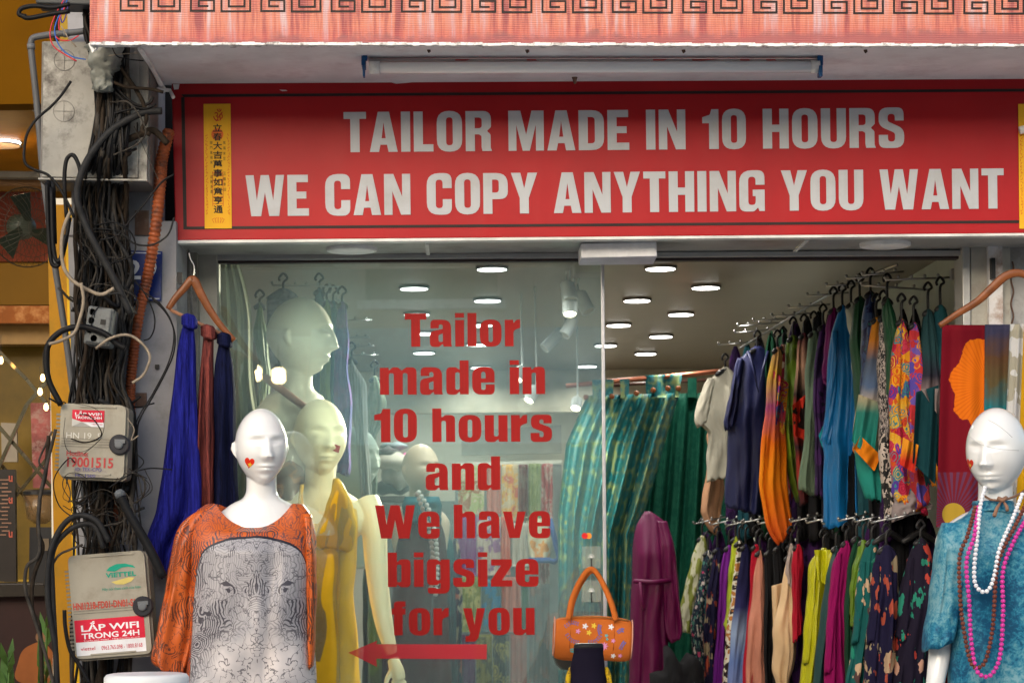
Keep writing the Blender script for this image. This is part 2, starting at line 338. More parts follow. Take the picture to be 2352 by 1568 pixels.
# ------------------------------------------------------------------ soft things
def loft(rows, Y, dy, n=56, m=60, folds=5, amp=.010, seed=0, edge=.004, front=None, taper=True, sq=.75):
    """closed cloth volume. rows: (picture y, left x, right x[, depth offset]) from top to bottom; dy half depth"""
    rnd = random.Random(seed); rows = [tuple(r) + ((0,) if len(r) == 3 else ()) for r in rows]
    ys = np.array([r[0] for r in rows], float); q = np.linspace(ys[0], ys[-1], m)
    def ip(k):
        c = np.array([r[k] for r in rows], float)
        lin = np.interp(q, ys, c); sm = lin.copy()
        for _ in range(3): sm[1:-1] = (sm[:-2] + 2 * sm[1:-1] + sm[2:]) / 4
        return sm
    xl, xr, yo = ip(1), ip(2), ip(3)
    ph = [(rnd.uniform(0, 6.28), rnd.uniform(.7, 1.4), rnd.uniform(-2.2, 2.2)) for _ in range(4)]
    RD = [[(rnd.uniform(-.95, .95), rnd.uniform(.04, .34), rnd.choice((-1, 1)) * rnd.uniform(.4, 1.7), rnd.uniform(-.5, .5), rnd.uniform(-.3, .6)) for _ in range(int(folds * 1.5) + 3)] for _ in (0, 1)]
    slant = rnd.choice((-1, 1)) * rnd.uniform(.3, 1) * edge * 5; edge = edge * .45
    g = G()
    for i in range(m):
        t = i / (m - 1); c = S((xl[i] + xr[i]) / 2, q[i], Y + yo[i]); a = (xr[i] - xl[i]) / 2 * px(Y + yo[i])
        f = min(1, .25 + t * 1.6); d = dy * (.30 + .70 * min(1, t * 2.6)) if taper == 2 else dy * (.45 + .55 * min(1, t * 5)) if taper else dy
        ex = edge * math.sin(9 * t + ph[0][0]) + edge * .6 * math.sin(23 * t + ph[1][0])
        for k in range(n):
            th = 2 * math.pi * k / n; cx = math.cos(th); sy = math.sin(th)
            X = math.copysign(abs(cx) ** sq, cx); Yy = math.copysign(abs(sy) ** .8, sy)
            w = 0
            for c_, w_, a_, dr, t0 in RD[0 if sy > 0 else 1]:
                e_ = (X - c_ - dr * t) / w_
                if -3 < e_ < 3: w += a_ * math.exp(-e_ * e_) * min(1, max(0, (t - t0) * 3))
            w += .4 * math.sin(ph[0][2] * 4 * X + 5 * t + ph[0][0]) + .25 * math.sin(17 * t + 6 * X + ph[1][0])
            w *= 1.15 * amp * f * (1 - abs(X) ** 6)
            hem = 0
            if t > .9: hem = (t - .9) * 10 * (.007 * math.sin(folds * 3 * X + ph[2][0]) + slant * X)
            if front and i == 0: pass
            p = c + RT * (X * a + ex * cx) + Vector((0, -d * Yy * 1 - w, 0)) + UP * hem
            if front: p = p - UP * (front[0] * max(0, 1 - t / front[1]) * max(0, 1 - (abs(X - front[3] if len(front) > 3 else X) / front[2]) ** 2.5) * (1 if sy > 0 else .3))
            g.v.append(p)
    for i in range(m - 1):
        for k in range(n): g.f.append((i * n + k, (i + 1) * n + k, (i + 1) * n + (k + 1) % n, i * n + (k + 1) % n))
    if not front: g.f.append(tuple(range(n)))
    g.f.append(tuple((m - 1) * n + k for k in range(n))[::-1])
    return g
def sheet(tl, tr, bl, br, Y, waves=8, amp=.02, nx=120, nz=50, thick=.003, seed=0, gather=None, Yr=None):
    """hanging pleated curtain with real thickness"""
    rnd = random.Random(seed); g = G(); ph = [rnd.uniform(0, 6.3) for _ in range(4)]
    for side in (0, 1):
        for i in range(nz):
            t = i / (nz - 1)
            for k in range(nx):
                s = k / (nx - 1)
                x = (tl[0] + (tr[0] - tl[0]) * s) * (1 - t) + (bl[0] + (br[0] - bl[0]) * s) * t
                y = (tl[1] + (tr[1] - tl[1]) * s) * (1 - t) + (bl[1] + (br[1] - bl[1]) * s) * t
                if gather: x = gather(x, y, s, t)
                Yk = Y if Yr is None else Y + (Yr - Y) * s
                w = math.sin(2 * math.pi * waves * s + ph[0] + .5 * math.sin(3 * t + ph[1])) + .35 * math.sin(2 * math.pi * waves * 2.1 * s + ph[2] + t * 2)
                g.v.append(S(x, y, Yk + w * amp * (.5 + .5 * min(1, t * 3)) + side * thick))
    o = nx * nz
    for i in range(nz - 1):
        for k in range(nx - 1):
            a = i * nx + k; g.f.append((a, a + nx, a + nx + 1, a + 1)); g.f.append((o + a, o + a + 1, o + a + nx + 1, o + a + nx))
    for i in range(nz - 1):
        for k in (0, nx - 1): a = i * nx + k; g.f.append((a, a + nx, o + a + nx, o + a))
    for k in range(nx - 1):
        for i in (0, nz - 1): a = i * nx + k; g.f.append((a, a + 1, o + a + 1, o + a))
    return g
# ------------------------------------------------------------------ mannequins
def gs(x, s): return math.exp(-(x / s) ** 2 / 2)
def head_geom(nu=190, nv=150, sharp=1.0):
    g = G()
    for i in range(nv):
        ph = math.pi * (i + .5) / nv
        for k in range(nu):
            th = 2 * math.pi * k / nu; dx, dy, dz = math.sin(ph) * math.sin(th), -math.sin(ph) * math.cos(th), math.cos(ph)
            z = .118 * dz; t = max(0, -dz); x = .079 * dx; y = .099 * dy
            x *= 1 - .36 * t ** 2.2
            if y > 0: y *= 1.04 - .55 * t ** 1.3
            else: y *= 1 - .10 * t
            if z > 0: x *= 1 + .05 * dz * (1 - dz)
            if dy < 0:
                w = min(1, max(0, (-dy) * 1.8)); ax = abs(x); f = 0
                if -.046 < z < .03:
                    pr = (.03 - z) / .062 if z > -.032 else max(0, 1 - (-.032 - z) / .012)
                    f += .020 * max(0, pr) ** 1.1 * gs(x, .0075 + .004 * max(0, pr))
                f += .009 * gs(ax - .009, .006) * gs(z + .036, .006)
                f += .0055 * gs(z - .032, .008) * gs(ax - .028, .017)
                f -= .013 * gs(ax - .030, .014) * gs(z - .014, .010)
                f += .0085 * gs(ax - .031, .0115) * gs(z - .006, .0065)
                f += .005 * gs(ax - .043, .018) * gs(z + .025, .02)
                f += .0085 * gs(x, .017) * gs(z + .060, .0042) + .010 * gs(x, .015) * gs(z + .0715, .005) - .004 * gs(x, .02) * gs(z + .0655, .0022)
                f -= .004 * gs(x, .018) * gs(z + .083, .006)
                f += .011 * gs(x, .020) * gs(z + .100, .014)
                y -= f * w * sharp * 1.08
            g.v.append(Vector((x, y, z)))
    for i in range(nv - 1):
        for k in range(nu): g.f.append((i * nu + k, (i + 1) * nu + k, (i + 1) * nu + (k + 1) % nu, i * nu + (k + 1) % nu))
    g.f.append(tuple(range(nu))); g.f.append(tuple((nv - 1) * nu + k for k in range(nu))[::-1])
    for sx in (-1, 1):   # ears
        g.tube([(sx * .073, .012, .016), (sx * .079, .018, .010), (sx * .081, .020, -.004), (sx * .077, .015, -.018), (sx * .073, .008, -.029)], [.005, .009, .0095, .0075, .005], 12)
    return g
HEAD = None
def ring_loft(g, rows, n=40):
    """rows (z, cx, cy, rx, ry)"""
    b = len(g.v)
    for z, cx, cy, rx, ry in rows:
        for k in range(n): a = 2 * math.pi * k / n; g.v.append(Vector((cx + rx * math.cos(a), cy + ry * math.sin(a), z)))
    for i in range(len(rows) - 1):
        for k in range(n): g.f.append((b + i * n + k, b + i * n + (k + 1) % n, b + (i + 1) * n + (k + 1) % n, b + (i + 1) * n + k))
    g.f.append(tuple(b + k for k in range(n))[::-1]); g.f.append(tuple(b + (len(rows) - 1) * n + k for k in range(n)))
def mannequin_body(name, fx, fy, Y, hpx, yaw, m, parent, voxel=.003, bodyyaw=None, extra=None, tilt=0, low=-.5, shoulders=1.0, width=1.0, depth=.0, lean=0, smooth=2):
    """head centre at picture (fx,fy); hpx crown-to-chin height in px; one continuous remeshed figure"""
    global HEAD
    if HEAD is None: HEAD = head_geom()
    k = hpx * px(Y) / .236; o = S(fx, fy, Y); g = G()
    rot = Matrix.Rotation(yaw, 3, 'Z') @ Matrix.Rotation(tilt, 3, 'X') @ Matrix.Rotation(lean, 3, 'Y')
    g.add([rot @ v for v in HEAD.v], HEAD.f)
    rows = cr([(-.055, 0, .022, .048, .052), (-.10, 0, .022, .046, .050), (-.135, 0, .026, .048, .050), (-.155, 0, .03, .060, .054), (-.170, 0, .034, .090, .060), (-.186, 0, .036, .122 * shoulders, .066), (-.21, 0, .036, .152 * shoulders, .075), (-.25, 0, .03, .172 * shoulders, .085), (-.34, 0, .02, .165 * width, .086), (-.42, 0, .018, .145 * width, .085), (-.5, 0, .015, .13 * width, .095), (-.58, 0, .02, .12 * width, .085)], 3)
    rows = [r for r in rows if r[0] >= low]
    by = yaw * .5 if bodyyaw is None else bodyyaw; b0 = len(g.v); ring_loft(g, [tuple(r) for r in rows]); rb = Matrix.Rotation(by, 3, 'Z')
    for i in range(b0, len(g.v)): g.v[i] = rb @ g.v[i]
    g.v = [o + v * k for v in g.v]
    if extra: extra(g)
    ob = g.build(name, m, parent, True)
    md = ob.modifiers.new('remesh', 'REMESH'); md.mode = 'VOXEL'; md.voxel_size = voxel; md.use_smooth_shade = True
    sm = ob.modifiers.new('smooth', 'SMOOTH'); sm.factor = .5; sm.iterations = smooth
    dg = bpy.context.evaluated_depsgraph_get(); dg.update()
    me = bpy.data.meshes.new_from_object(ob.evaluated_get(dg)); ob.modifiers.clear(); old = ob.data; ob.data = me; bpy.data.meshes.remove(old)
    me.polygons.foreach_set('use_smooth', [True] * len(me.polygons))
    if not me.materials: me.materials.append(m)
    return ob
# ================================================================== MATERIALS USED OFTEN
PLASTER = mat('aged_plaster', (.36, .36, .36), .8, var=.25, vs=5, bs=40, bst=.3, dirt=(.22, .21, .20), ds=9)
WHITEP = mat('white_paint', (.78, .77, .76), .6, var=.12, vs=7, bs=60, bst=.15, dirt=(.5, .48, .46), ds=22)
ALU = mat('aluminium_frame', (.42, .42, .41), .45, .5, .15, 12)
DARKRUB = mat('black_cable', (.008, .008, .009), .5, 0, .4, 20, spec=.15)
BLACKPL = mat('black_plastic', (.02, .02, .022), .35, 0, .2, 20)
CHROME = mat('chrome', (.36, .36, .36), .3, 1, .05)
CEIL = mat('interior_ceiling', (.19, .155, .115), .30, var=.1, vs=3)
WALLIN = mat('interior_wall', (.62, .60, .52), .7, var=.12, vs=3)
PAVE = mat('pavement_stone', (.42, .40, .37), .85, var=.3, vs=9, bs=30)
ASPH = mat('asphalt', (.33, .32, .30), .9, var=.3, vs=30, bs=90)
WOOD = mat('varnished_wood', (.19, .060, .018), .4, var=.35, vs=25, coat=.15)

# ================================================================== SETTING
def sbox(name, lo, hi, m): return struct(G().box(lo, hi).build(name, m))
sbox('road', (-30, -8, -.3), (30, 4.6, 0), ASPH)
sbox('pavement', (-30, 4.6, -.3), (30, 7.0, .12), PAVE)
sbox('shop_floor', (-1.2, 7.0, -.3), (3.4, 13.8, .124), mat('floor_tile', (.35, .3, .25), .3, var=.2))
CZ = EYE + 1.05
sbox('ceiling', (-1.2, 7.13, CZ), (2.4, 13.8, CZ + .12), CEIL)
sbox('wall_back', (-1.2, 13.8, .12), (3.4, 13.9, CZ + .1), WALLIN)
sbox('wall_left', (-1.32, 7.15, .12), (-1.2, 13.8, CZ + .1), WALLIN)
sbox('wall_right', (1.78, 7.10, .12), (1.9, 13.8, CZ), mat('right_wall_paint', (.50, .53, .46), .7, var=.15, vs=4))
# bulkhead across the ceiling in front of the rear room
struct(G().box((-1.2, 12.95, EYE + .80), (1.78, 13.05, CZ - .002)).build('wall_bulkhead', mat('bulkhead_paint', (.40, .36, .28), .6)))
struct(G().box((-1.2, 7.09, EYE + .955), (3.2, 7.13, EYE + 3.4)).build('wall_over_opening', PLASTER))

# building above the shop (the canopy is fixed to it) and the house across the street (seen as reflections)
b = thing('shop_building', (1.2, 7.2, .12), 'plastered shop house wall rising behind the red canopy and sign', 'building')
G().box((-1.9, 7.2, EYE + 1.9), (4.5, 7.6, 9)).build('wall', PLASTER, b)
ob = thing('opposite_building', (0, -4.3, 0), 'pale shop house across the street, seen only as reflection in the glass', 'building')
G().box((-9, -5, 3.4), (9, -4.3, 4.9)).build('wall', mat('opposite_wall', (.50, .48, .42), .8, var=.2, vs=1.5, dirt=(.35, .33, .28), ds=3), ob)
for x in (-9, -5.2, -1.6, 2.2, 5.6, 8.6): G().box((x, -5, 0), (x + .4, -4.25, 3.4)).build('pillar', WHITEP, ob)
G().box((-9, -5.6, 0), (9, -5.5, 3.4)).build('shop_interior', mat('dark_shop', (.12, .11, .10), .8, var=.6, vs=3), ob)
for i, (x, c) in enumerate(((-8.6, (.5, .1, .08)), (-4.8, (.7, .66, .55)), (-1.2, (.35, .5, .55)), (2.6, (.75, .73, .7)), (6, (.6, .45, .12)))):
    a = thing('shop_awning', (x + 1.5, -4.2, 2.75), ['faded red', 'cream', 'blue grey', 'white', 'ochre'][i] + ' sloped awning on the shop row opposite, mirrored in the glass', 'awning')
    G().hexa([(x, -3.3, 2.7), (x + 3.4, -3.3, 2.7), (x + 3.4, -4.25, 3.42), (x, -4.25, 3.42), (x, -3.3, 2.74), (x + 3.4, -3.3, 2.74), (x + 3.4, -4.25, 3.46), (x, -4.25, 3.46)]).build('canvas', mat('awning%d' % i, c, .8), a)
    G().box((x, -3.3, 2.45), (x + 2.9, -3.28, 2.7)).build('valance', mat('awning%d' % i, c, .8), a)
for i, x in enumerate((-7.6, -3.9, -.2, 3.6, 7)):
    w = thing('upper_window', (x, -4.25, 3.7), 'shuttered upper window %s across the street' % ['far left', 'left of centre', 'in the middle', 'right of centre', 'far right'][i], 'window', 'upper windows of the opposite house')
    G().box((x - .55, -4.3, 3.7), (x + .55, -4.26, 4.7)).build('shutter', mat('green_shutter', (.12, .2, .17), .6), w)
    G().box((x - .62, -4.3, 3.62), (x + .62, -4.22, 3.695)).build('sill', WHITEP, w)

for i, (x, z0, z1, c) in enumerate(((-7, .3, 2.4, (.5, .45, .35)), (-4.4, .1, 2.0, (.08, .2, .3)), (-3.2, .5, 2.5, (.6, .6, .58)), (-.9, .2, 1.5, (.35, .08, .06)), (.4, .4, 2.3, (.62, .58, .45)), (1.5, .1, 1.8, (.1, .12, .1)), (3.3, .3, 2.4, (.5, .52, .55)), (5, .2, 2.2, (.4, .25, .08)))):  # added coloured boxes, put there to vary the reflections in the glass
    tag(G().box((x, -4.9, z0), (x + .9, -4.6, z1)).build('reflection_box', mat('reflection_tone%d' % i, c, .5, var=.5, vs=4)), '%s box added in the shop row across the street for its reflection' % ['tan', 'navy', 'off white', 'maroon', 'cream', 'black green', 'pale grey', 'ochre'][i], 'cabinet')
for i, (x, y) in enumerate(((585, 857), (640, 862))):
    p = S(x, y, 17.06); p.y = -3.0; o = thing('street_lantern', p, ['left warm lit lantern across the street mirrored in the glass', 'right warm lit lantern across the street mirrored in the glass'][i], 'lantern')
    G().lathe(p, [(-.06, .035), (-.04, .055), (.04, .055), (.06, .03)], 12).build('lamp_glass', emit('lantern_glow%d' % i, (1, .72, .35), 14), o, True)
    G().lathe(p, [(.061, .04), (.08, .03), (.1, .006), (.24, .004)], 12).build('cap', BLACKPL, o)
# ================================================================== CANOPY
m, t, bs = nt('printed_canopy_sheet'); v = coords(t)
v1 = coords(t, (34, 1, 2.2)); v2 = coords(t, (9, 1, 1.0))
streak = noise(t, v1, 1.0, 6, .65); big = noise(t, v2, 1.0, 4, .6)
c = ramp(t, math_(t, 'ADD', math_(t, 'MULTIPLY', streak, .75), math_(t, 'MULTIPLY', big, .35)), [(.45, (.28, .035, .035)), (.50, (.46, .10, .07)), (.545, (.62, .19, .10)), (.585, (.58, .22, .17)), (.63, (.55, .34, .35)), (.70, (.62, .52, .54))])
sp = N(t, 'SeparateXYZ'); t.links.new(v, sp.inputs[0])
rib = math_(t, 'SINE', math_(t, 'MULTIPLY', sp.outputs[2], 2 * math.pi / .0052))
c = mixc(t, math_(t, 'MULTIPLY', math_(t, 'ADD', rib, 1), .11), c, (.70, .52, .50))
edge = math_(t, 'SUBTRACT', 1, math_(t, 'DIVIDE', sp.outputs[2], .030)); edge = math_(t, 'ADD', edge, math_(t, 'MULTIPLY', math_(t, 'SUBTRACT', noise(t, v, 16, 6, .7), .62), 3.2))
c = mixc(t, ramp(t, edge, [(.0, (0, 0, 0)), (.6, (.85, .85, .85))]), c, (.16, .13, .13))
lowz = ramp(t, math_(t, 'DIVIDE', sp.outputs[2], .05), [(0, (.55, .55, .55)), (1, (0, 0, 0))]); c = mixc(t, lowz, c, (.52, .09, .09))
drip = ramp(t, noise(t, coords(t, (70, 1, 5)), 1, 5, .7), [(.64, (0, 0, 0)), (.74, (.7, .7, .7))]); c = mixc(t, drip, c, (.22, .12, .11))
t.links.new(c, bs.inputs['Base Color']); bs.inputs['Roughness'].default_value = .55; bump(t, bs, rib, .5, .0015); SHEET = m
YC = 6.18
can = thing('shop_canopy', S(207, 100, YC), 'overhanging canopy faced with faded orange and pink printed sheet above the red sign', 'canopy')
g = G(); g.slab([(207, -160), (2520, -160), (2520, 101), (206, 97)], YC, .012); g.build('front_sheet', SHEET, can)
g = G()
def edge_strip(g, y0, y1, Y, d):
    xs = np.linspace(206, 2520, 160); rnd = random.Random(3); prev = None
    for i in range(len(xs) - 1):
        yy = 97 + (xs[i] - 206) / 2314 * 4
        a = rnd.uniform(-1.6, 1.2); b_ = rnd.uniform(-1, 1.6)
        g.slab([(xs[i], yy + y0 + a), (xs[i + 1] + .3, yy + y0 + a), (xs[i + 1] + .3, yy + y1 + b_), (xs[i], yy + y1 + b_)], Y - rnd.uniform(0, .002), d)
edge_strip(g, 0, 5.5, YC - .006, .03); g.build('bottom_edge', mat('chipped_white_paint', (.82, .82, .82), .6, var=.1, dirt=(.2, .17, .16), ds=40), can)
zc = S(320, 106, YC).z
xl = S(322, 106, YC).x
g = G()
# underside, following the measured corners
A = S(320, 107, YC + .03); B = S(2520, 107, YC + .03); C_ = S(2520, 184, 6.72); D = S(374, 196, 6.72); h = Vector((0, 0, .10))
g.hexa([A, B, C_, D, A + h, B + h, C_ + h, D + h]); 
UNDER = mat('whitewashed_underside', (.84, .83, .84), .7, var=.14, vs=4, bs=30, bst=.3, dirt=(.70, .66, .67), ds=6)
g.build('underside', UNDER, can)
g = G(); e = Vector((0, 0, -.006)); w = Vector((-.012, 0, 0)); A2 = A + e; D2 = S(376, 198, 6.66)
g.tube([A2, A2 * .66 + D2 * .34 + Vector((.004, 0, -.004)), A2 * .33 + D2 * .67 + Vector((-.003, 0, .002)), D2 + Vector((0, 0, -.012))], [.006, .007, .006, .009], 8)
g.tube([S(360, 205, 6.6), S(390, 208, 6.62), S(398, 224, 6.6)], .006, 7); g.tube([S(207, 100, 6.19), S(214, 118, 6.19), S(222, 110, 6.2)], .006, 7)
g.build('paint_crust', mat('white_paint_crust', (.8, .8, .78), .8), can)
# greek key border, printed
g = G(); TH = 4.6
def stroke(g, pts, Y, th):
    for (x0, y0), (x1, y1) in zip(pts[:-1], pts[1:]):
        if abs(x0 - x1) > abs(y0 - y1): a, b_ = sorted((x0, x1)); g.slab([(a - th / 2, y0 - th / 2), (b_ + th / 2, y0 - th / 2), (b_ + th / 2, y0 + th / 2), (a - th / 2, y0 + th / 2)], Y, .0006)
        else: a, b_ = sorted((y0, y1)); g.slab([(x0 - th / 2, a + th / 2), (x0 + th / 2, a + th / 2), (x0 + th / 2, b_ - th / 2), (x0 - th / 2, b_ - th / 2)], Y, .0006)
x = 277; i = 0
while x < 2500:
    sk = 1 if x < 1300 else .985; y1 = 25 + (x - 277) * .0030; w = 53
    stroke(g, [(x, y1 - 70), (x, y1), (x + w, y1), (x + w, y1 - 22), (x + 16, y1 - 22), (x + 16, y1 - 10 + 0), (x + 37, y1 - 10)], YC - .0012, TH) if 0 else None
    stroke(g, [(x, y1 - 40), (x, y1), (x + w, y1), (x + w, y1 - 25), (x + 18, y1 - 25), (x + 18, y1 - 11), (x + 38, y1 - 11)], YC - .0012, 4.7)
    x2 = x + 70
    stroke(g, [(x2, y1 - 40), (x2, y1 + 1), (x2 + 66, y1 + 1), (x2 + 66, y1 - 40)], YC - .0012, 4.7)
    stroke(g, [(x2 + 17, y1 - 33), (x2 + 17, y1 - 10), (x2 + 53, y1 - 10), (x2 + 53, y1 - 28), (x2 + 32, y1 - 28)], YC - .0012, 4.7)
    x += 161.5
KEY = mat('key_print', (.022, .014, .014), .5, var=.3, vs=30); g.build('key_border', KEY, can)
# fluorescent tube fixture
fx = thing('fluorescent_fixture', S(1360, 145, 6.4), 'unlit white fluorescent tube fixture with blue end caps under the canopy', 'light')
Yf = 6.36
g = G(); g.slab([(838, 119), (1884, 120), (1884, 134), (838, 133)], Yf + .02, .05); bevel(g.build('housing', WHITEP, fx), .002)
g = G(); g.slab([(846, 135), (1880, 136), (1880, 141), (846, 141)], Yf, .02); g.build('reflector', mat('grey_metal', (.45, .42, .42), .4, .3), fx)
g = G()
for a in (1046, 1210, 1500, 1590, 1700, 1760): g.slab([(a, 136.5), (a + random.choice((20, 34, 60)), 136.5), (a + 24, 139.5), (a, 139.5)], Yf - .0015, .001)
g.build('red_marking', mat('red_mark', (.5, .06, .06), .5), fx)
g = G().tube([S(862, 156, Yf - .01), S(1872, 154, Yf - .01)], .0165, 20); g.build('tube', mat('opal_tube', (.80, .80, .83), .2, var=.03, coat=.5), fx, True)
G().tube([S(848, 156, Yf - .01), S(872, 156, Yf - .01)], .019, 16).build('socket', WHITEP, fx, True); G().tube([S(1862, 154, Yf - .01), S(1882, 154, Yf - .01)], .019, 16).build('socket', WHITEP, fx, True)
BLUE = mat('blue_plastic', (.015, .09, .25), .4)
for a, s in ((830, 1), (1882, -1)):
    g = G(); g.slab([(a, 121), (a + 9, 121), (a + 9, 150), (a, 150)], Yf - .02, .07); g.slab([(a + 2 * s + 1, 150), (a + 8, 150), (a + 8, 175), (a + 2 * s + 1, 175)], Yf - .03, .03)
    g.slab([(a + (3 if s > 0 else -4), 127), (a + (14 if s > 0 else 6), 127), (a + (14 if s > 0 else 6), 139), (a + (3 if s > 0 else -4), 139)], Yf - .024, .012); bevel(g.build('end_cap', BLUE, fx), .002)
for i, (a, b_) in enumerate(((985, 112), (1211, 113), (1570, 113), (1988, 113), (1320, 184))):
    q = G().lathe(S(a, b_, 6.26 if i < 4 else 6.6), [(-.012, .002), (-.006, .005), (0, .006), (.008, .009)], 8)
    q.tube([S(a, b_, 6.26), S(a + 4, b_ + 7, 6.255)], .0012, 5)
    tag(q.build('wall_anchor', mat('rusty_iron', (.12, .07, .05), .8)), ['rusty nail stub under the canopy left of the tube fixture', 'rusty nail stub above the left part of the tube fixture', 'thick rusty stub above the middle of the tube fixture', 'rusty tuft stub under the canopy right of the tube fixture', 'small stub between the tube fixture and the red sign'][i], 'anchor')

# ================================================================== RED SIGN
YS = 6.70
sg = thing('shop_sign', S(402, 552, YS), 'long red shop sign with black border reading tailor made in 10 hours', 'sign')
m, t, bs = nt('red_vinyl_banner'); v = coords(t, (1, 1, 1)); bs.inputs['Roughness'].default_value = .42
c = ramp(t, noise(t, v, 3, 4), [(.3, (.34, .007, .011)), (.7, (.42, .011, .015))])
c = mixc(t, ramp(t, noise(t, coords(t, (2, 1, 16)), 3, 7, .7), [(.68, (0, 0, 0)), (.78, (.5, .5, .5))]), c, (.70, .10, .09))
t.links.new(c, bs.inputs['Base Color']); bs.inputs['Roughness'].default_value = .38; bs.inputs['Specular IOR Level'].default_value = .22; bump(t, bs, math_(t, 'ADD', math_(t, 'MULTIPLY', noise(t, coords(t, (3, 1, 300)), 2, 2), .06), noise(t, coords(t, (5, 1, 1.5)), 1.2, 3)), .35, .012); REDV = m
def sy(x, l, r): return l + (r - l) * (x - 400) / 1950
g = G(); TL, TR, BR, BL = (394, 191), (2520, 176), (2520, 534), (403, 552)
g.slab([TL, TR, BR, BL], YS, .05); bevel(g.build('panel', REDV, sg), .003)
g = G(); w = 6.5
def bl_(pts): g.slab(pts, YS - .0015, .001)
SMR = mat('white_smear', (.72, .68, .68), .7)
for q in ([(397, 194), (412, 193), (410, 205), (400, 206)], [(642, 206.5), (657, 207), (660, 209), (648, 209.5)], [(900, 190), (960, 188), (930, 191), (910, 192.5)], [(1860, 182), (1905, 181), (1890, 184), (1865, 184.5)], [(1690, 183), (1720, 182), (1712, 184.5), (1700, 184.5)]): G().slab(q, YS - .002, .0015).build('paint_smear', SMR, sg)
bl_([(416, 217), (2352 + 160, 203), (2352 + 160, 203 + w), (422, 217 + w)]); bl_([(421, 527 - w), (2512, 511 - w), (2512, 511), (421, 527)])
bl_([(416, 217 + w), (424, 217 + w), (429, 527 - w), (421, 527 - w)]); g.build('border_line', mat('black_print', (.03, .018, .018), .5), sg)
LET = mat('pale_grey_lettering', (.49, .51, .55), .5, var=.08, vs=3, bs=0, dirt=(.42, .43, .45), ds=5)
def line(txt, font, x0, x1, yb0, yb1, h0, h1, Y, m, parent, gap=8, name='lettering', sl=.006, th=.0008, back=.0016):
    """x0..x1 in picture px, baseline from yb0 to yb1, letter heights h0..h1"""
    gl, W = word(txt, font, gap); g = G()
    def f(a, b): s = a / W; h = h0 + (h1 - h0) * s; return S(x0 + (x1 - x0) * s - b / 100 * h * sl * 2, yb0 + (yb1 - yb0) * s - b / 100 * h, Y - back)
    flat(g, gl, f, Vector((0, -th, 0))); return g.build(name, m, parent)
line('TAILOR MADE IN 10 HOURS', GL, 790, 2077, 350, 339, 92, 91, YS, LET, sg, 8.5)
line('WE CAN COPY ANYTHING YOU WANT', GL, 565, 2306, 497, 479, 94, 92, YS, LET, sg, 8)
YEL = mat('yellow_paper', (.80, .42, .02), .6, var=.08)
REDK = mat('red_ink', (.60, .05, .02), .6); BLK = mat('black_ink', (.04, .03, .02), .6)
def talisman(x0, label, cut=0):
    tt = thing('talisman_strip', S(x0 + 30, 524, YS - .004), label, 'banner', 'yellow charm strips on the sign')
    fr = Frame(x0 + 31, 382, YS - .003, R(-.5) * 0 - .010)
    g = G(); fr.box(g, -31, -143, 31, 143, 0, .0008); g.build('paper', YEL, tt)
    g = G(); put_text(g, fr, 'ॐ', -9, -132, 13, -104, .0016) ; g.tube([fr(-8, -112, .002), fr(-2, -104, .002), fr(8, -106, .002), fr(6, -116, .002), fr(12, -124, .002)], .0016, 5)
    g.build('emblem', REDK, tt)
    g = G(); R0 = [(14 * math.cos(a * .393), -73 + 14 * math.sin(a * .393)) for a in range(16)]; fr.poly(g, R0[::-1], .0011, .0003); g.build('seal', mat('orange_seal', (.75, .16, .03), .6), tt)
    g = G()
    for i, ch in enumerate('立春大吉萬事如意亨通'): put_text(g, fr, ch, -10, -97 + i * 20.8, 11, -79 + i * 20.8, .0022, .02)
    for i, ch in enumerate('萬福來至三陽泰回'): put_text(g, fr, ch, 13, -57 + i * 12.2 + (22 if i > 3 else 0), 18.5, -50 + i * 12.2 + (22 if i > 3 else 0), .0022)
    for i, ch in enumerate('開門萬福來迎陽多慶'): put_text(g, fr, ch, -17, -57 + i * 11.2 + (22 if i > 4 else 0), -11.5, -50 + i * 11.2 + (22 if i > 4 else 0), .0022)
    g.build('black_characters', BLK, tt)
    g = G(); rnd = random.Random(5)
    for side in (-25, 25):
        for i in range(26):
            yy = -74 + i * 7.2; p = [(side + rnd.uniform(-3, 3), yy + k * 1.6 + rnd.uniform(-.6, .6)) for k in range(4)]
            g.tube([fr(a, b_, .0014) for a, b_ in p], .0008, 4)
    for a in range(5): g.tube([fr(-12 + a * 6 - (a - 2) * 1.2, 130, .0014), fr((a - 2) * 7, 122, .0014), fr((a - 2) * 4, 117 + abs(a - 2), .0014)], .0009, 4)
    for z in (15, 22, 34, 70, 78, 86):
        g.tube([fr(-12, z, .0013), fr(12, z, .0013)], .0008, 4)
    for z in (-12, 12): g.tube([fr(z, 12, .0013), fr(z, 92, .0013)], .0008, 4)
    g.build('red_characters', REDK, tt)
    return tt
talisman(469, 'tall yellow charm strip with Chinese characters on the left end of the red sign')
t2 = talisman(2340, 'yellow charm strip with curled white corner at the right end of the red sign')
g = G().tube([S(2342, 300, YS - .02), S(2375, 292, YS - .02)], .012, 12); g.build('curled_corner', mat('white_paper', (.8, .8, .78), .6), t2, True)

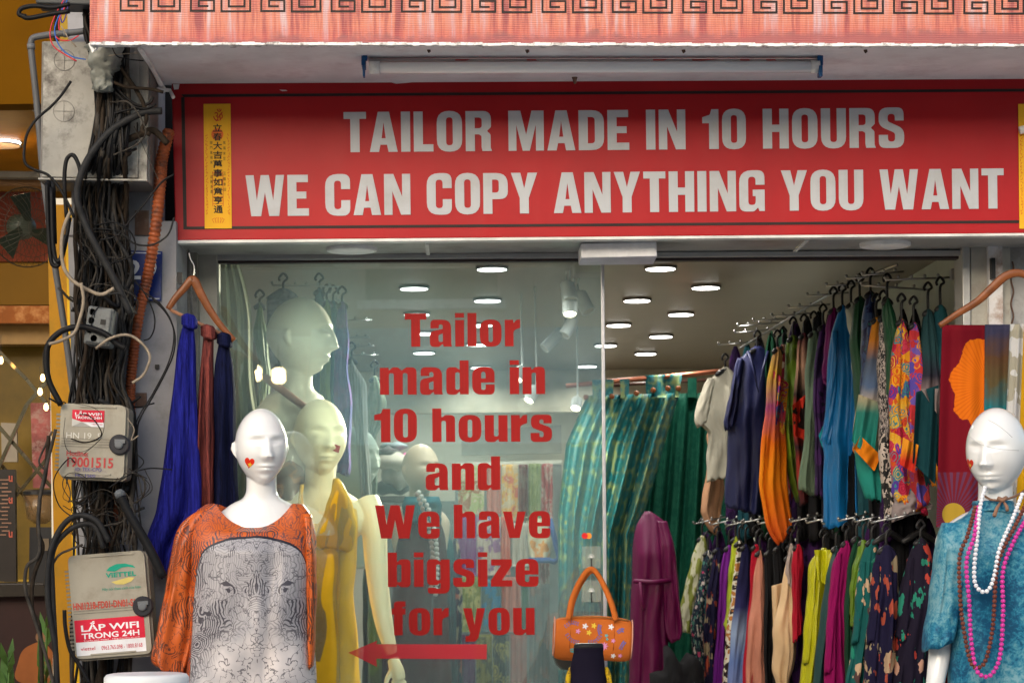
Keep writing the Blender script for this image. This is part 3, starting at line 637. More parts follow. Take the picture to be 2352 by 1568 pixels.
# soffit under the sign, door head, jambs
GREYM = mat('grey_soffit_panel', (.36, .36, .35), .35, .2, .12, 4, dirt=(.2, .19, .18), ds=6)
sf = thing('sign_soffit', (0.4, 6.85, EYE + .93), 'grey metal soffit panels under the red sign above the entrance', 'soffit')
zs = S(1376, 545, YS).z
def hz(x, y): """world point on the soffit plane under picture (x,y)"""; d = S(x, y, 1) - Vector((0, 0, EYE)); k = (zs - EYE) / d.z; return Vector((0, 0, EYE)) + d * k
zr = -math.tan(ROLL)
def sl_(x, Y, dz=0): return Vector((x, Y, zs + .012 + dz - (x - .41) * math.tan(ROLL * -.6) * -1 * 0 ))
xs = [S(403, 552, YS).x, S(980, 552, YS).x, S(1860, 552, YS).x, S(2520, 552, YS).x]
for a, b_ in zip(xs[:-1], xs[1:]):
    G().box((a + .002, YS + .051, zs - .004), (b_ - .002, 7.08, zs + .012)).build('panel', GREYM, sf)
for a in xs[1:3]: G().box((a - .006, YS + .052, zs - .010), (a + .006, 7.0, zs - .0045)).build('seam', mat('sealant', (.6, .6, .58), .6), sf)
G().box((xs[0], YS + .002, zs - .006), (xs[-1], YS + .05, zs + .004)).build('drip_edge', mat('white_trim', (.7, .7, .69), .5), sf)
def disc_light(name, x, Y, z, r, label, lit, group=None, W=0):
    o = thing(name, (x, Y, z), label, 'ceiling light', group)
    G().lathe((x, Y, z - .010), [(0, r * .93), (0, r), (.012, r * 1.02)], 28).build('rim', mat('white_rim', (.75, .75, .75), .4) if not lit else mat('dull_rim', (.10, .09, .08), .4), o)
    G().lathe((x, Y, z - .0118), [(-.001, r * .5), (0, r * .9), (.0015, r * .9)], 28).build('diffuser', LITD if lit else mat('opal_diffuser', (.88, .88, .90), .3), o)
    if lit and W:
        l = bpy.data.lights.new('downlight', 'AREA'); l.shape = 'DISK'; l.size = r * 1.8; l.energy = W; l.color = (1, .95, .86); l.spread = R(150)
        lo = bpy.data.objects.new('lamp', l); sc.collection.objects.link(lo); lo.parent = o; lo.location = (0, 0, -.02)
    return o
LITD = emit('lit_diffuser', (1, .97, .92), 6)
for (xx, yy, lb) in ((808, 568, 'unlit white round light in the soffit under the left part of the sign'), (2033, 563, 'unlit white round light in the soffit under the right part of the sign')):
    p = S(xx, yy, 6.86); disc_light('soffit_light', p.x, 6.86, zs - .004, .078, lb, False, 'soffit lights')
fr_ = thing('door_frame', (.4, 7.0, .12), 'grey aluminium shop front frame around the glass and the opening', 'frame')
g = G(); g.slab([(498, 585), (2212, 574), (2212, 586), (498, 597)], 7.0, .07); bevel(g.build('head_rail', ALU, fr_), .002)
g = G(); g.slab([(498, 597), (2212, 586), (2212, 594), (498, 604)], 7.02, .04); g.build('dark_track', mat('dark_track', (.05, .035, .035), .5), fr_)
g = G(); g.slab([(450, 575), (498, 575), (520, 2400), (470, 2400)], 6.99, .10); bevel(g.build('jamb', mat('jamb_grey', (.44, .43, .38), .6, .2), fr_), .003)
g = G(); g.slab([(2210, 560), (2228, 560), (2250, 2400), (2231, 2400)], 6.97, .12); bevel(g.build('jamb', ALU, fr_), .003)
# side walls flanking the opening
wr = thing('right_pier', (1.95, 6.95, .12), 'flaking plaster pier on the right of the shop opening', 'wall')
g = G(); g.slab([(2229, 545), (2320, 545), (2340, 2400), (2249, 2400)], 6.98, .2); g.build('plaster_face', mat('pier_plaster', (.42, .41, .37), .8, var=.35, vs=6, bs=18, bst=.6, dirt=(.25, .22, .19), ds=10), wr)
g = G(); g.slab([(2270, 545), (2302, 545), (2322, 2400), (2290, 2400)], 6.955, .03)
g.build('paint_ridge', mat('flaked_white', (.66, .65, .66), .8, var=.2, bs=30, bst=.8, dirt=(.35, .25, .2), ds=12), wr)
g = G(); g.slab([(2320, 545), (2700, 545), (2700, 2400), (2340, 2400)], 6.99, .2); g.build('plaster_face', PLASTER, wr)
g = G().tube([S(2325 + 3 * math.sin(i * .9), 600 + i * 8, 6.97) for i in range(22)], .003, 5); g.build('crack_cable', mat('rusty_iron', (.12, .07, .05), .8), wr)
sb = tag(G().slab([(2277, 592), (2286, 592), (2287, 640), (2278, 640)], 6.93, .03).build('door_latch_plate', BLACKPL), 'small black latch box on the flaking pier right of the opening', 'latch')
# motion sensor box
ms = thing('sensor_box', S(1418, 600, 6.8), 'white box shaped door sensor hanging under the soffit', 'sensor')
g = G(); q = [(1334, 558), (1508, 554), (1509, 588), (1335, 592)]; g.slab(q, 6.78, .16); bevel(g.build('housing', mat('white_plastic', (.84, .84, .87), .4), ms), .004)
g = G(); a = [S(1335, 592, 6.781), S(1509, 588, 6.781), S(1500, 607, 6.93), S(1330, 609, 6.93)]; g.hexa(a + [v + Vector((0, .004, .02)) for v in a]); g.build('cover', mat('lilac_plastic', (.60, .59, .68), .4), ms)
# ================================================================== GLASS PANE WITH LETTERS
YG = 7.03
m = bpy.data.materials.new('shop_glass'); m.use_nodes = True; t = m.node_tree; t.nodes.remove(t.nodes['Principled BSDF']); o = t.nodes['Material Output']
tr = N(t, 'BsdfTransparent'); tr.inputs[0].default_value = (.89, .95, .945, 1); gl = N(t, 'BsdfGlossy'); gl.inputs['Roughness'].default_value = .01; gl.inputs[0].default_value = (.95, 1, 1, 1)
fn = N(t, 'Fresnel'); fn.inputs[0].default_value = 1.62
mx = N(t, 'MixShader'); t.links.new(math_(t, 'MULTIPLY', fn.outputs[0], 1.9), mx.inputs[0]); t.links.new(tr.outputs[0], mx.inputs[1]); t.links.new(gl.outputs[0], mx.inputs[2])
df = N(t, 'BsdfDiffuse'); df.inputs[0].default_value = (.36, .54, .58, 1); mx2 = N(t, 'MixShader')
v = coords(t, (1, 1, .6)); grime_haze = ramp(t, noise(t, v, 2.2, 8, .65), [(.35, (.045,) * 3), (.7, (.15,) * 3)])  # teal veil: some dirt, plus reflected street haze put into the colour
sm_ = ramp(t, noise(t, coords(t, (9, 1, 2), rot=(0, .5, 0)), 2, 8, .75), [(.62, (0, 0, 0)), (.75, (.08,) * 3)])
t.links.new(math_(t, 'ADD', grime_haze, sm_), mx2.inputs[0]); t.links.new(mx.outputs[0], mx2.inputs[1]); t.links.new(df.outputs[0], mx2.inputs[2]); t.links.new(mx2.outputs[0], o.inputs[0]); GLASS = m
gp = thing('glass_door', S(944, 1568, YG), 'large hazy glass pane covered with red tailor lettering', 'glass door')
g = G(); g.slab([(498, 600), (1380, 594), (1394, 2400), (522, 2400)], YG, .010); g.build('pane', GLASS, gp)
g = G(); g.slab([(1380, 594), (1388, 594), (1402, 2400), (1394, 2400)], YG - .004, .018); bevel(g.build('edge_strip', mat('bright_aluminium', (.55, .55, .58), .35, .6), gp), .002)
REDL = mat('red_vinyl_letter', (.31, .006, .005), .5, var=.08)
for txt, x0, x1, yb, h in (('Tailor', 930, 1195, 796, 76), ('made in', 873, 1252, 906, 77), ('10 hours', 860, 1268, 1015, 76), ('and', 978, 1149, 1125, 76), ('We have', 862, 1264, 1236, 76), ('bigsize', 891, 1237, 1347, 78), ('for you', 900, 1228, 1458, 77)):
    hh = h; line(txt, GS, x0, x1, yb, yb - (x1 - x0) * .004, hh, hh, YG, REDL, gp, 10, 'vinyl_lettering', .004, .0006, .0012)
fr = Frame(1000, 1497, YG - .001, .006)
g = G(); fr.poly(g, [(-200, 2), (-134, -26), (-136, -18), (118, -19), (118, 15), (-136, 15), (-134, 34)], .0005)
m, t, bs = nt('translucent_red_film'); bs.inputs['Base Color'].default_value = (.5, .015, .03, 1); bs.inputs['Alpha'].default_value = .82; bs.inputs['Roughness'].default_value = .35; g.build('arrow', m, gp)
fr = Frame(1347, 1230, YG - .001)
def circ(cx, cy, r, n=20): return [(cx + r * math.cos(-2 * math.pi * i / n), cy + r * math.sin(-2 * math.pi * i / n)) for i in range(n)]
g = G(); fr.poly(g, circ(-4, 0, 7), .0006); g.build('payment_sticker_dot', mat('logo_red', (.6, .02, .02), .5), gp)
g = G(); fr.poly(g, circ(5, 0, 7), .0003); g.build('payment_sticker_dot', mat('logo_orange', (.8, .25, .03), .5), gp)
# adhesive hooks
m, t, bs = nt('clear_hook_film'); bs.inputs['Base Color'].default_value = (.5, .5, .42, 1); bs.inputs['Alpha'].default_value = .16; FILM = m
for i, yy in enumerate((1282, 1360, 1440)):
    hk = thing('adhesive_hook', S(1358, yy + 20, YG - .01), ['upper clear adhesive hook pad on the glass holding the orange bag', 'middle clear adhesive hook pad between the handles of the orange bag', 'lowest clear adhesive hook pad just above the orange bag'][i], 'hook')
    fr = Frame(1358, yy, YG - .002); g = G(); fr.box(g, -22, -28, 22, 22, .0, .001); g.build('pad', FILM, hk)
    g = G()
    for a in range(11): an = math.pi * (a / 10); g.tube([fr(0, -2, .002), fr(8 * math.cos(an), -2 - 9 * math.sin(an), .002)], .0006, 4)
    g.build('dandelion_print', mat('white_print', (.8, .8, .78), .5), hk)
    g = G(); g.tube([fr(0, 0, .002), fr(0, 16, .003), fr(0, 22, .010), fr(0, 18, .018), fr(0, 12, .020)], .0022, 7); g.build('hook', mat('dark_steel', (.06, .06, .06), .3, .8), hk)
# ================================================================== LEFT: PILLAR, BOXES, CABLES
lp = thing('left_pillar', S(280, 1568, 6.66), 'grimy pale plaster pillar behind the cable tangle left of the shop', 'wall')
g = G(); g.slab([(150, -200), (345, -200), (345, 508), (165, 508)], 6.66, .5); g.slab([(155, 508), (404, 508), (418, 2400), (205, 2400)], 6.66, .5); g.build('plaster_face', mat('grimy_plaster', (.29, .29, .31), .8, var=.18, vs=4, bs=26, bst=.35, dirt=(.20, .20, .20), ds=7), lp)
G().slab([(300, 60), (404, 60), (404, 560), (300, 560)], 7.0, .15).build('dark_cavity', mat('shaded_cavity', (.02, .018, .017), .9), lp)  # flat dark slab, the shade of the void beside the sign painted in
g = G(); g.slab([(405, 552), (452, 552), (470, 2400), (418, 2400)], 6.93, .2); g.build('recess_face', mat('recess_paint', (.25, .24, .21), .7, var=.3, dirt=(.1, .09, .08)), lp)
g = G(); g.slab([(148, 540), (218, 538), (218, 541), (148, 543)], 6.655, .004); g.build('plaster_joint', mat('dark_joint', (.12, .11, .12), .9), lp)
for i, (a, b_, w_, h_) in enumerate(((326, 512, 16, 28), (361, 842, 5, 5), (325, 918, 12, 16), (375, 1250, 22, 5))):
    fr = Frame(a, b_, 6.655); g = G(); fr.box(g, -w_, -h_, w_, h_, -.001, .003)
    tag(g.build('wall_plate' if w_ > 10 else 'wall_hole', mat('rust_plate', (.10, .06, .045), .8, dirt=(.25, .2, .17)) if w_ > 10 else BLACKPL), ['rusty square junction plate with holes on the pillar beside the orange conduit', 'small round hole in the pillar right of the orange conduit', 'little dark metal plate on the pillar near the cream cable', 'short dark bar on the pillar beside the blue scarf'][i], 'plate')
# house number plate
hn = thing('house_number_plate', S(322, 625, 6.65), 'blue enamel house number plate half hidden by cables and orange conduit', 'sign')
fr = Frame(326, 628, 6.652, R(1.5)); g = G(); fr.box(g, -46, -52, 46, 62, 0, .003); bevel(g.build('plate', mat('blue_enamel', (.012, .03, .16), .3, dirt=(.05, .06, .1)), hn), .002)
g = G(); fr.box(g, -42, -48, 42, -46, .003, .0034); fr.box(g, -42, 56, 42, 58, .003, .0034); put_text(g, fr, '2', -36, -30, -2, 14, .0042, .02); put_text(g, fr, '9', 6, -30, 34, 14, .0042, .02); g.build('digits', mat('white_enamel', (.6, .62, .66), .4), hn)
# yellow post of the neighbour
g = G(); g.slab([(108, 470), (168, 470), (205, 2400), (146, 2400)], 6.80, .4)
yp = tag(g.build('yellow_wall_end', mat('yellow_paint', (.36, .17, .004), .6, var=.15, vs=4, dirt=(.25, .14, .01), ds=10), loc=S(140, 1568, 6.8)), 'narrow yellow painted wall end between the neighbouring shop and the cables', 'wall')
g = G(); g.slab([(150, 480), (168, 480), (206, 2400), (188, 2400)], 6.785, .02)
tag(g.build('yellow_trim', mat('bright_yellow_paint', (.60, .36, .01), .5)), 'bright yellow edge trim beside the grey pipe', 'trim')
# big meter cabinet
mc = thing('meter_cabinet', S(220, 412, 6.5), 'large dirty grey metal meter cabinet high on the pillar behind cables', 'box')
fr = Frame(207, 255, 6.46, .012)
CAB = mat('cabinet_paint', (.34, .33, .30), .6, var=.3, vs=5, bs=50, dirt=(.10, .09, .08), ds=11)
g = G(); fr.box(g, -108, -158, 112, 153, -.02, .004); fr.box(g, 112, -150, 132, 158, -.17, -.002); bevel(g.build('door', CAB, mc), .002)
g = G(); fr.box(g, -116, -162, 136, 162, -.19, -.021); bevel(g.build('housing', mat('cabinet_side', (.18, .17, .16), .6, dirt=(.12, .11, .1)), mc), .003)
g = G()
for cy in (-115, 2):
    g.tube([fr(-60 + 24 * math.cos(a * .3), cy + 24 * math.sin(a * .3), .005) for a in range(22)], .0011, 5)
    g.tube([fr(-84, cy, .005), fr(-36, cy, .005)], .0009, 5); g.tube([fr(-60, cy - 24, .005), fr(-60, cy + 24, .005)], .0009, 5)
stuff(g.build('meter_marking', mat('pencil_ring', (.22, .21, .20), .7), mc))
g = G(); fr.box(g, -116, 156, 134, 160, -.02, .010); g.build('drip_lip', CAB, mc)
# plastic wrapped joint
g = G(); r_ = [(236, 95, 30), (240, 115, 30), (238, 150, 26), (236, 180, 22), (234, 210, 18)]
rr = cr([(a, b_, c) for a, b_, c in r_], 5)
g.tube([S(a, b_, 6.36) for a, b_, c in rr], [c * px(6.36) * (1.25 if i < 12 else 1.0) for i, (a, b_, c) in enumerate(rr)], 22)
_w = random.Random(2); g.v = [v + Vector((_w.gauss(0, .0045) + .006 * math.sin(v.z * 60 + v.y * 90), _w.gauss(0, .004), 0)) for v in g.v]
m = mat('grimy_plastic_wrap', (.20, .21, .19), .35, var=.4, vs=20, bs=30, bst=.8); tag(g.build('plastic_wrap', m, smooth=True), 'cloudy grey plastic wrap around the cable joint beside the canopy corner', 'wrapping')
# pvc pipe
P = [(205, 70), (168, 75), (125, 79), (96, 83), (76, 88), (71, 100), (71, 112), (79, 183), (88, 275), (99, 403), (114, 513), (126, 608), (139, 693), (154, 795), (168, 905), (190, 1100), (205, 1300), (220, 1620)]
pp = thing('grey_pipe', S(170, 1568, 6.7), 'grey plastic pipe running down beside the yellow wall end', 'pipe')
g = G().tube(ptube(P, 6.62, 0, sub=4), .0098, 12); g.build('pipe', mat('grey_pvc', (.09, .093, .10), .45, var=.2), pp, True)
for a, b_, c, d in ((146, 77.5, 158, 76.5), (71, 102, 71.8, 114), (113, 505, 114, 516)):
    g = G().tube([S(a, b_, 6.62), S(c, d, 6.62)], .0118, 12); g.build('coupling', mat('grey_pvc2', (.13, .135, .145), .45), pp, True)
# orange corrugated conduit
P = cr([(388, 300, 6.60), (372, 366, 6.58), (368, 421, 6.56), (361, 494, 6.56), (350, 574, 6.58), (337, 645, 6.6), (322, 707, 6.6), (311, 773, 6.6), (305, 828, 6.61), (300, 883, 6.62), (300, 940, 6.63), (302, 1100, 6.63), (262, 1180, 6.62), (262, 1300, 6.62)], 30)
rad = [.0165 - .004 * min(1, i / 390) + (.0026 if (i // 2) % 2 else 0) for i in range(len(P))]
g = G().tube([S(*p) for p in P], rad, 16)
tag(g.build('corrugated_conduit', mat('orange_conduit', (.30, .075, .025), .5, var=.35, vs=14, dirt=(.08, .04, .03), ds=20), smooth=True, loc=S(300, 883, 6.62)), 'orange brown corrugated conduit curving down behind the cables beside the sign', 'conduit')
# splitter box
bx = thing('splitter_box', S(235, 780, 6.5), 'small grimy grey splitter box with round knockouts among the cables', 'box')
fr = Frame(222, 752, 6.40, R(8)); g = G(); fr.box(g, -26, -48, 34, 40, -.09, .0); GB = mat('grimy_grey_plastic', (.17, .18, .18), .5, var=.35, vs=18, dirt=(.05, .05, .05), ds=18); bevel(g.build('housing', GB, bx), .006)
g = G(); fr.box(g, -22, -44, 30, 36, .0, .008); bevel(g.build('lid', GB, bx), .004)
g = G(); fr.box(g, 8, -20, 20, -8, .008, .0095); g.build('marking', mat('black_print2', (.02, .02, .02), .5), bx)
for a, b_ in ((-14, -34), (-14, -14), (-14, 8), (-2, 26)):
    G().lathe(fr(a, b_, .008), [(-.006, .0085), (0, .010), (.0, .0085)], 12, ax=fr.n).build('knockout', mat('knockout', (.10, .105, .105), .5), bx)

# telecom boxes
CREAM = mat('aged_cream_plastic', (.33, .305, .245), .5, var=.14, vs=5, bs=60, bst=.15, dirt=(.26, .23, .18), ds=12)
CREAM2 = mat('aged_cream_edge', (.22, .20, .16), .5, var=.2, dirt=(.12, .10, .08), ds=14)
def rr_box(g, fr, x0, y0, x1, y1, r, d0, d1):
    pts = rp([(x0, y0, r), (x0, y1, r), (x1, y1, r), (x1, y0, r)], 6); flat(g, [[[(a, -b_) for a, b_ in pts]]], lambda a, b_: fr(a, -b_, d0), fr.n * (d1 - d0))
def wifi(tt, fr, x0, y0, x1, y1, peel=False):
    w, h = x1 - x0, y1 - y0
    g = G(); fr.box(g, x0, y0, x1, y1, .0, .0008); g.build('white_sticker', mat('white_sticker', (.78, .78, .80), .4), tt)
    g = G(); hh = .62 if not peel else .72; fr.box(g, x0, y0, x1, y0 + h * hh, .0008, .0013); g.build('red_band', mat('red_sticker', (.62, .02, .05), .4), tt)
    g = G(); put_text(g, fr, 'LẮP WIFI', x0 + w * .09, y0 + h * .05, x1 - w * .08, y0 + h * .33, .0017, .022)
    put_text(g, fr, 'TRONG 24H', x0 + w * .09, y0 + h * .38, x1 - w * .08, y0 + h * .54 , .0017, .022)
    if not peel: put_text(g, fr, 'Truyền hình TV360 - Tặng Camera an ninh', x0 + w * .11, y0 + h * .56, x1 - w * .08, y0 + h * .615, .0017)
    g.build('white_lettering', mat('white_ink', (.8, .8, .82), .4), tt)
    g = G()
    if not peel:
        put_text(g, fr, 'viettel', x0 + w * .06, y0 + h * .76, x0 + w * .27, y0 + h * .86, .0012, .01); put_text(g, fr, '0963.765.098 - 1800.8168', x0 + w * .36, y0 + h * .76, x1 - w * .05, y0 + h * .88, .0012, .01)
    else: put_text(g, fr, '1800.8168', x0 + w * .62, y0 + h * .80, x1 - w * .05, y0 + h * .88, .0012)
    g.build('red_lettering', mat('red_ink2', (.55, .03, .06), .5), tt)
def telecom(cx, cy, w, h, rot, label, Y=6.40):
    tt = thing('telecom_box', S(cx, cy + h / 2, Y), label, 'box', 'cream telecom boxes on the pillar')
    fr = Frame(cx, cy, Y, rot)
    g = G(); rr_box(g, fr, -w / 2 + 3, -h / 2 + 2, w / 2 + 6, h / 2 + 6, 16, -.10, -.012); g.build('housing', CREAM2, tt)
    g = G(); rr_box(g, fr, -w / 2, -h / 2, w / 2, h / 2, 16, -.012, .0); bevel(g.build('door', CREAM, tt), .002)
    g = G()
    for k in range(4): fr.box(g, -w / 2 + 4, h * .02 + k * 6 - 8, w / 2 - 18, h * .02 + k * 6 - 6.2, .0, .0012)
    g.build('ribbing', CREAM2, tt)
    g = G(); fr.box(g, -w * .22, -h / 2 + 4, w / 2 - 22, -h / 2 + 8, .0, .003); fr.box(g, -w * .3, h / 2 - 10, w * .3, h / 2 - 6, .0, .003); bevel(g.build('moulded_edge', CREAM, tt), .001)
    for k in range(int(h * .82 / 9)):
        q = G(); fr.box(q, -w / 2 - 10, -h * .36 + k * 9, -w / 2 + 1, -h * .36 + k * 9 + 4.5, -.03, -.004); q.build('hinge_rib', CREAM2, tt)
    g = G(); c = fr(w / 2 - 12, h * .04, 0); g.lathe(c, [(-.02, .030), (.006, .030), (.010, .026), (.010, .018)], 24, ax=fr.n); g.build('lock_surround', mat('black_lock', (.03, .03, .035), .4), tt)
    g = G(); g.lathe(c + fr.n * .010, [(0, .013), (.006, .012), (.008, .008)], 16, ax=fr.n); fr.box(g, w / 2 - 22, h * .04 - 12, w / 2 + 2, h * .04 - 3, .012, .017); g.build('lock_knob', mat('grey_knob', (.16, .17, .18), .35, .3), tt)
    return tt, fr
t1, fr = telecom(212, 1012, 150, 168, R(2), 'smaller cream telecom box with peeling red sticker and red hotline number')
wifi(t1, Frame(*(0,) * 3) if 0 else fr, -48, -70, 26, -32, True)
g = G(); put_text(g, fr, 'Hotline:', -58, 24, -8, 36, .0018, .02); put_text(g, fr, '19001515', -56, 38, 50, 62, .0018, .025); g.build('hotline_print', mat('faded_red_print', (.45, .06, .06), .6), t1)
g = G(); put_text(g, fr, 'HN 19  5', -60, -18, 20, -4, .0018); g.build('chalk_marking', mat('chalk', (.62, .60, .54), .8), t1)
g = G(); fr.poly(g, [(-40, 66), (-20, 60), (10, 62), (34, 68), (40, 78), (18, 84), (-14, 80), (-38, 82)], .0014); g.build('torn_paper', mat('torn_paper', (.30, .27, .23), .8, var=.5, vs=30), t1)
g = G(); put_text(g, fr, 'ID: TEK-CPO', -36, 62, 24, 70, .003); put_text(g, fr, 'HC.1500', -36, 76, 10, 84, .003); g.build('blue_stamp', mat('blue_stamp', (.06, .06, .25), .7), t1)
g = G(); g.add([fr(-48, -50, .0015), fr(-48, -32, .0015), fr(0, -31, .0015), fr(-24, -42, .008)], [(0, 1, 3), (1, 2, 3), (0, 3, 2)]); g.build('peeled_corner', mat('peeled_grey', (.5, .49, .46), .6), t1)
t2_, fr = telecom(252, 1388, 176, 238, -R(4.5), 'larger cream telecom box with green logo and big red sticker at lower left')
wifi(t2_, fr, -84, 30, 76, 112)
g = G(); pts = [(-2, -78), (6, -86), (22, -92), (42, -92), (60, -86), (66, -80), (48, -84), (34, -83), (24, -78), (18, -75)]
fr.poly(g, pts[::-1], .0006); put_text(g, fr, 'VIETTEL', -4, -73, 66, -62, .0014, .03); put_text(g, fr, 'Hãy nói theo cách của bạn', -14, -40, 74, -31, .0014); g.build('green_logo', mat('green_print', (.01, .30, .20), .5), t2_)
g = G(); fr.poly(g, [(8, -52), (30, -56), (48, -60), (62, -58), (54, -50), (36, -44), (18, -46)][::-1], .0006); g.build('gold_logo', mat('gold_print', (.62, .50, .15), .5), t2_)
g = G(); put_text(g, fr, 'HNI1218-FD01-DN01-S1002', -84, -10, 82, 7, .0016, .03); g.build('red_marker_writing', mat('red_marker', (.50, .07, .05), .6), t2_)

# ---------------- cables
CB = [DARKRUB, mat('grey_cable', (.020, .020, .021), .6, var=.5, vs=30, spec=.15), mat('brown_cable', (.028, .020, .014), .75, var=.6, vs=30, spec=.1), mat('dusty_cable', (.050, .044, .038), .8, var=.7, vs=25, spec=.1)]
CREAMC = mat('cream_cable', (.26, .21, .155), .6, var=.4, vs=30)
def cable(pts, Y, r, m, label, group=None, sub=6, n=8, jit=0):
    g = G().tube(ptube(pts, Y, 0, sub=sub, jit=jit), r, n); zmin = min(v.z for v in g.v)
    return tag(g.build('cable', m, smooth=True), label, 'cable', group)
rnd = random.Random(11)
def thick(r): return 'hair thin' if r < .0012 else 'thin' if r < .0028 else 'slender' if r < .0038 else 'medium' if r < .005 else 'thick' if r < .006 else 'very thick'
spine = [(248, -60), (246, 60), (252, 150), (258, 260), (246, 360), (236, 450), (232, 540), (240, 620), (238, 700), (232, 790), (226, 870), (232, 940), (240, 1060), (236, 1160), (240, 1260), (236, 1400), (228, 1640)]
wid = [52, 46, 36, 34, 38, 50, 54, 58, 58, 54, 50, 66, 66, 60, 64, 64, 60]
for i in range(112):
    o_ = rnd.gauss(0, .5); o_ = max(-1, min(1, o_)); Y0 = rnd.uniform(6.50, 6.645); pts = []; s0 = rnd.choice((0, 0, 0, 1, 4)); s1 = rnd.choice((17, 17, 12, 14, 9)); y_off = rnd.uniform(-12, 12)
    rr0 = rnd.choice((.0022, .003, .0035, .0042, .0055, .007)); ci = rnd.choice((0, 0, 1, 2, 3)); o_mean = o_
    for k in range(s0, min(s1, 17)):
        o_ = max(-1.1, min(1.1, o_ + rnd.gauss(0, .36))); yy = Y0 + rnd.uniform(-.015, .015)
        if 180 < spine[k][1] < 420: yy = min(yy, 6.44) - rnd.uniform(0, .05)
        if spine[k][1] <= 180: yy -= .12
        pts.append((spine[k][0] + o_ * wid[k], spine[k][1] + y_off, yy))
    if s0 > 0: pts.insert(0, (pts[0][0] + rnd.uniform(-30, 40), pts[0][1] - 20, pts[0][2] + .02))
    if s1 < 17: pts.append((pts[-1][0] + rnd.uniform(-50, 50), pts[-1][1] + rnd.uniform(-40, 30), pts[-1][2] - .02))
    cable(pts, 6.5, rr0, CB[ci], '%s %s tangle cable, %s, %s' % (thick(rr0), ['black', 'dark grey', 'brown', 'dusty grey'][ci], ['far left edge', 'left half', 'in the middle', 'right half', 'far right edge'][max(0, min(4, int((o_mean + 1.1) / 2.2 * 5)))], ['running full height', 'starting beside the cabinet'][s0 > 0] if s1 == 17 else 'ending %s' % {14: 'above larger telecom box', 12: 'behind smaller telecom box', 9: 'below cabinet'}[s1]), 'cables of the main tangle', n=6, sub=5)
def thick(r): return 'hair thin' if r < .0012 else 'thin' if r < .0028 else 'slender' if r < .0038 else 'medium' if r < .005 else 'thick' if r < .006 else 'very thick'
for i in range(46):   # thin looping strands around the boxes
    cx, cy, w_, h_, wh_ = rnd.choice(((250, 640, 70, 60, 'above the splitter box'), (250, 720, 60, 60, 'around the splitter box'), (190, 980, 60, 70, 'over the smaller telecom box'), (230, 1170, 70, 50, 'between the two telecom boxes'), (240, 1210, 80, 50, 'just above the larger telecom box'), (170, 1120, 40, 60, 'left under the smaller telecom box'), (300, 1130, 40, 70, 'beside the rubber tube top'), (240, 560, 60, 50, 'beside the number plate'), (270, 300, 60, 60, 'in front of the cabinet')))
    r3 = rnd.choice((.0009, .0013, .0018, .0026)); c3 = rnd.choice((0, 1, 2, 3, 3)); r3 *= 1 + .001 * i
    a0 = rnd.uniform(0, 6.28); n_ = rnd.randint(4, 7); dr = rnd.choice((-1, 1)); Yb = rnd.uniform(6.36, 6.5); if_ = rnd.uniform(.5, 1.1)
    pts = [(cx + rnd.uniform(-16, 16) + w_ * if_ * math.cos(a0 + dr * k * .8), cy + rnd.uniform(-10, 10) + h_ * if_ * math.sin(a0 + dr * k * .8), Yb + rnd.uniform(-.02, .02)) for k in range(n_)]
    cable(pts, 6.4, r3, CB[c3], '%s %s wire looping %s' % (thick(r3), ['black', 'dark grey', 'brown', 'dusty grey'][c3], wh_), 'thin looping wires', n=5, sub=5)
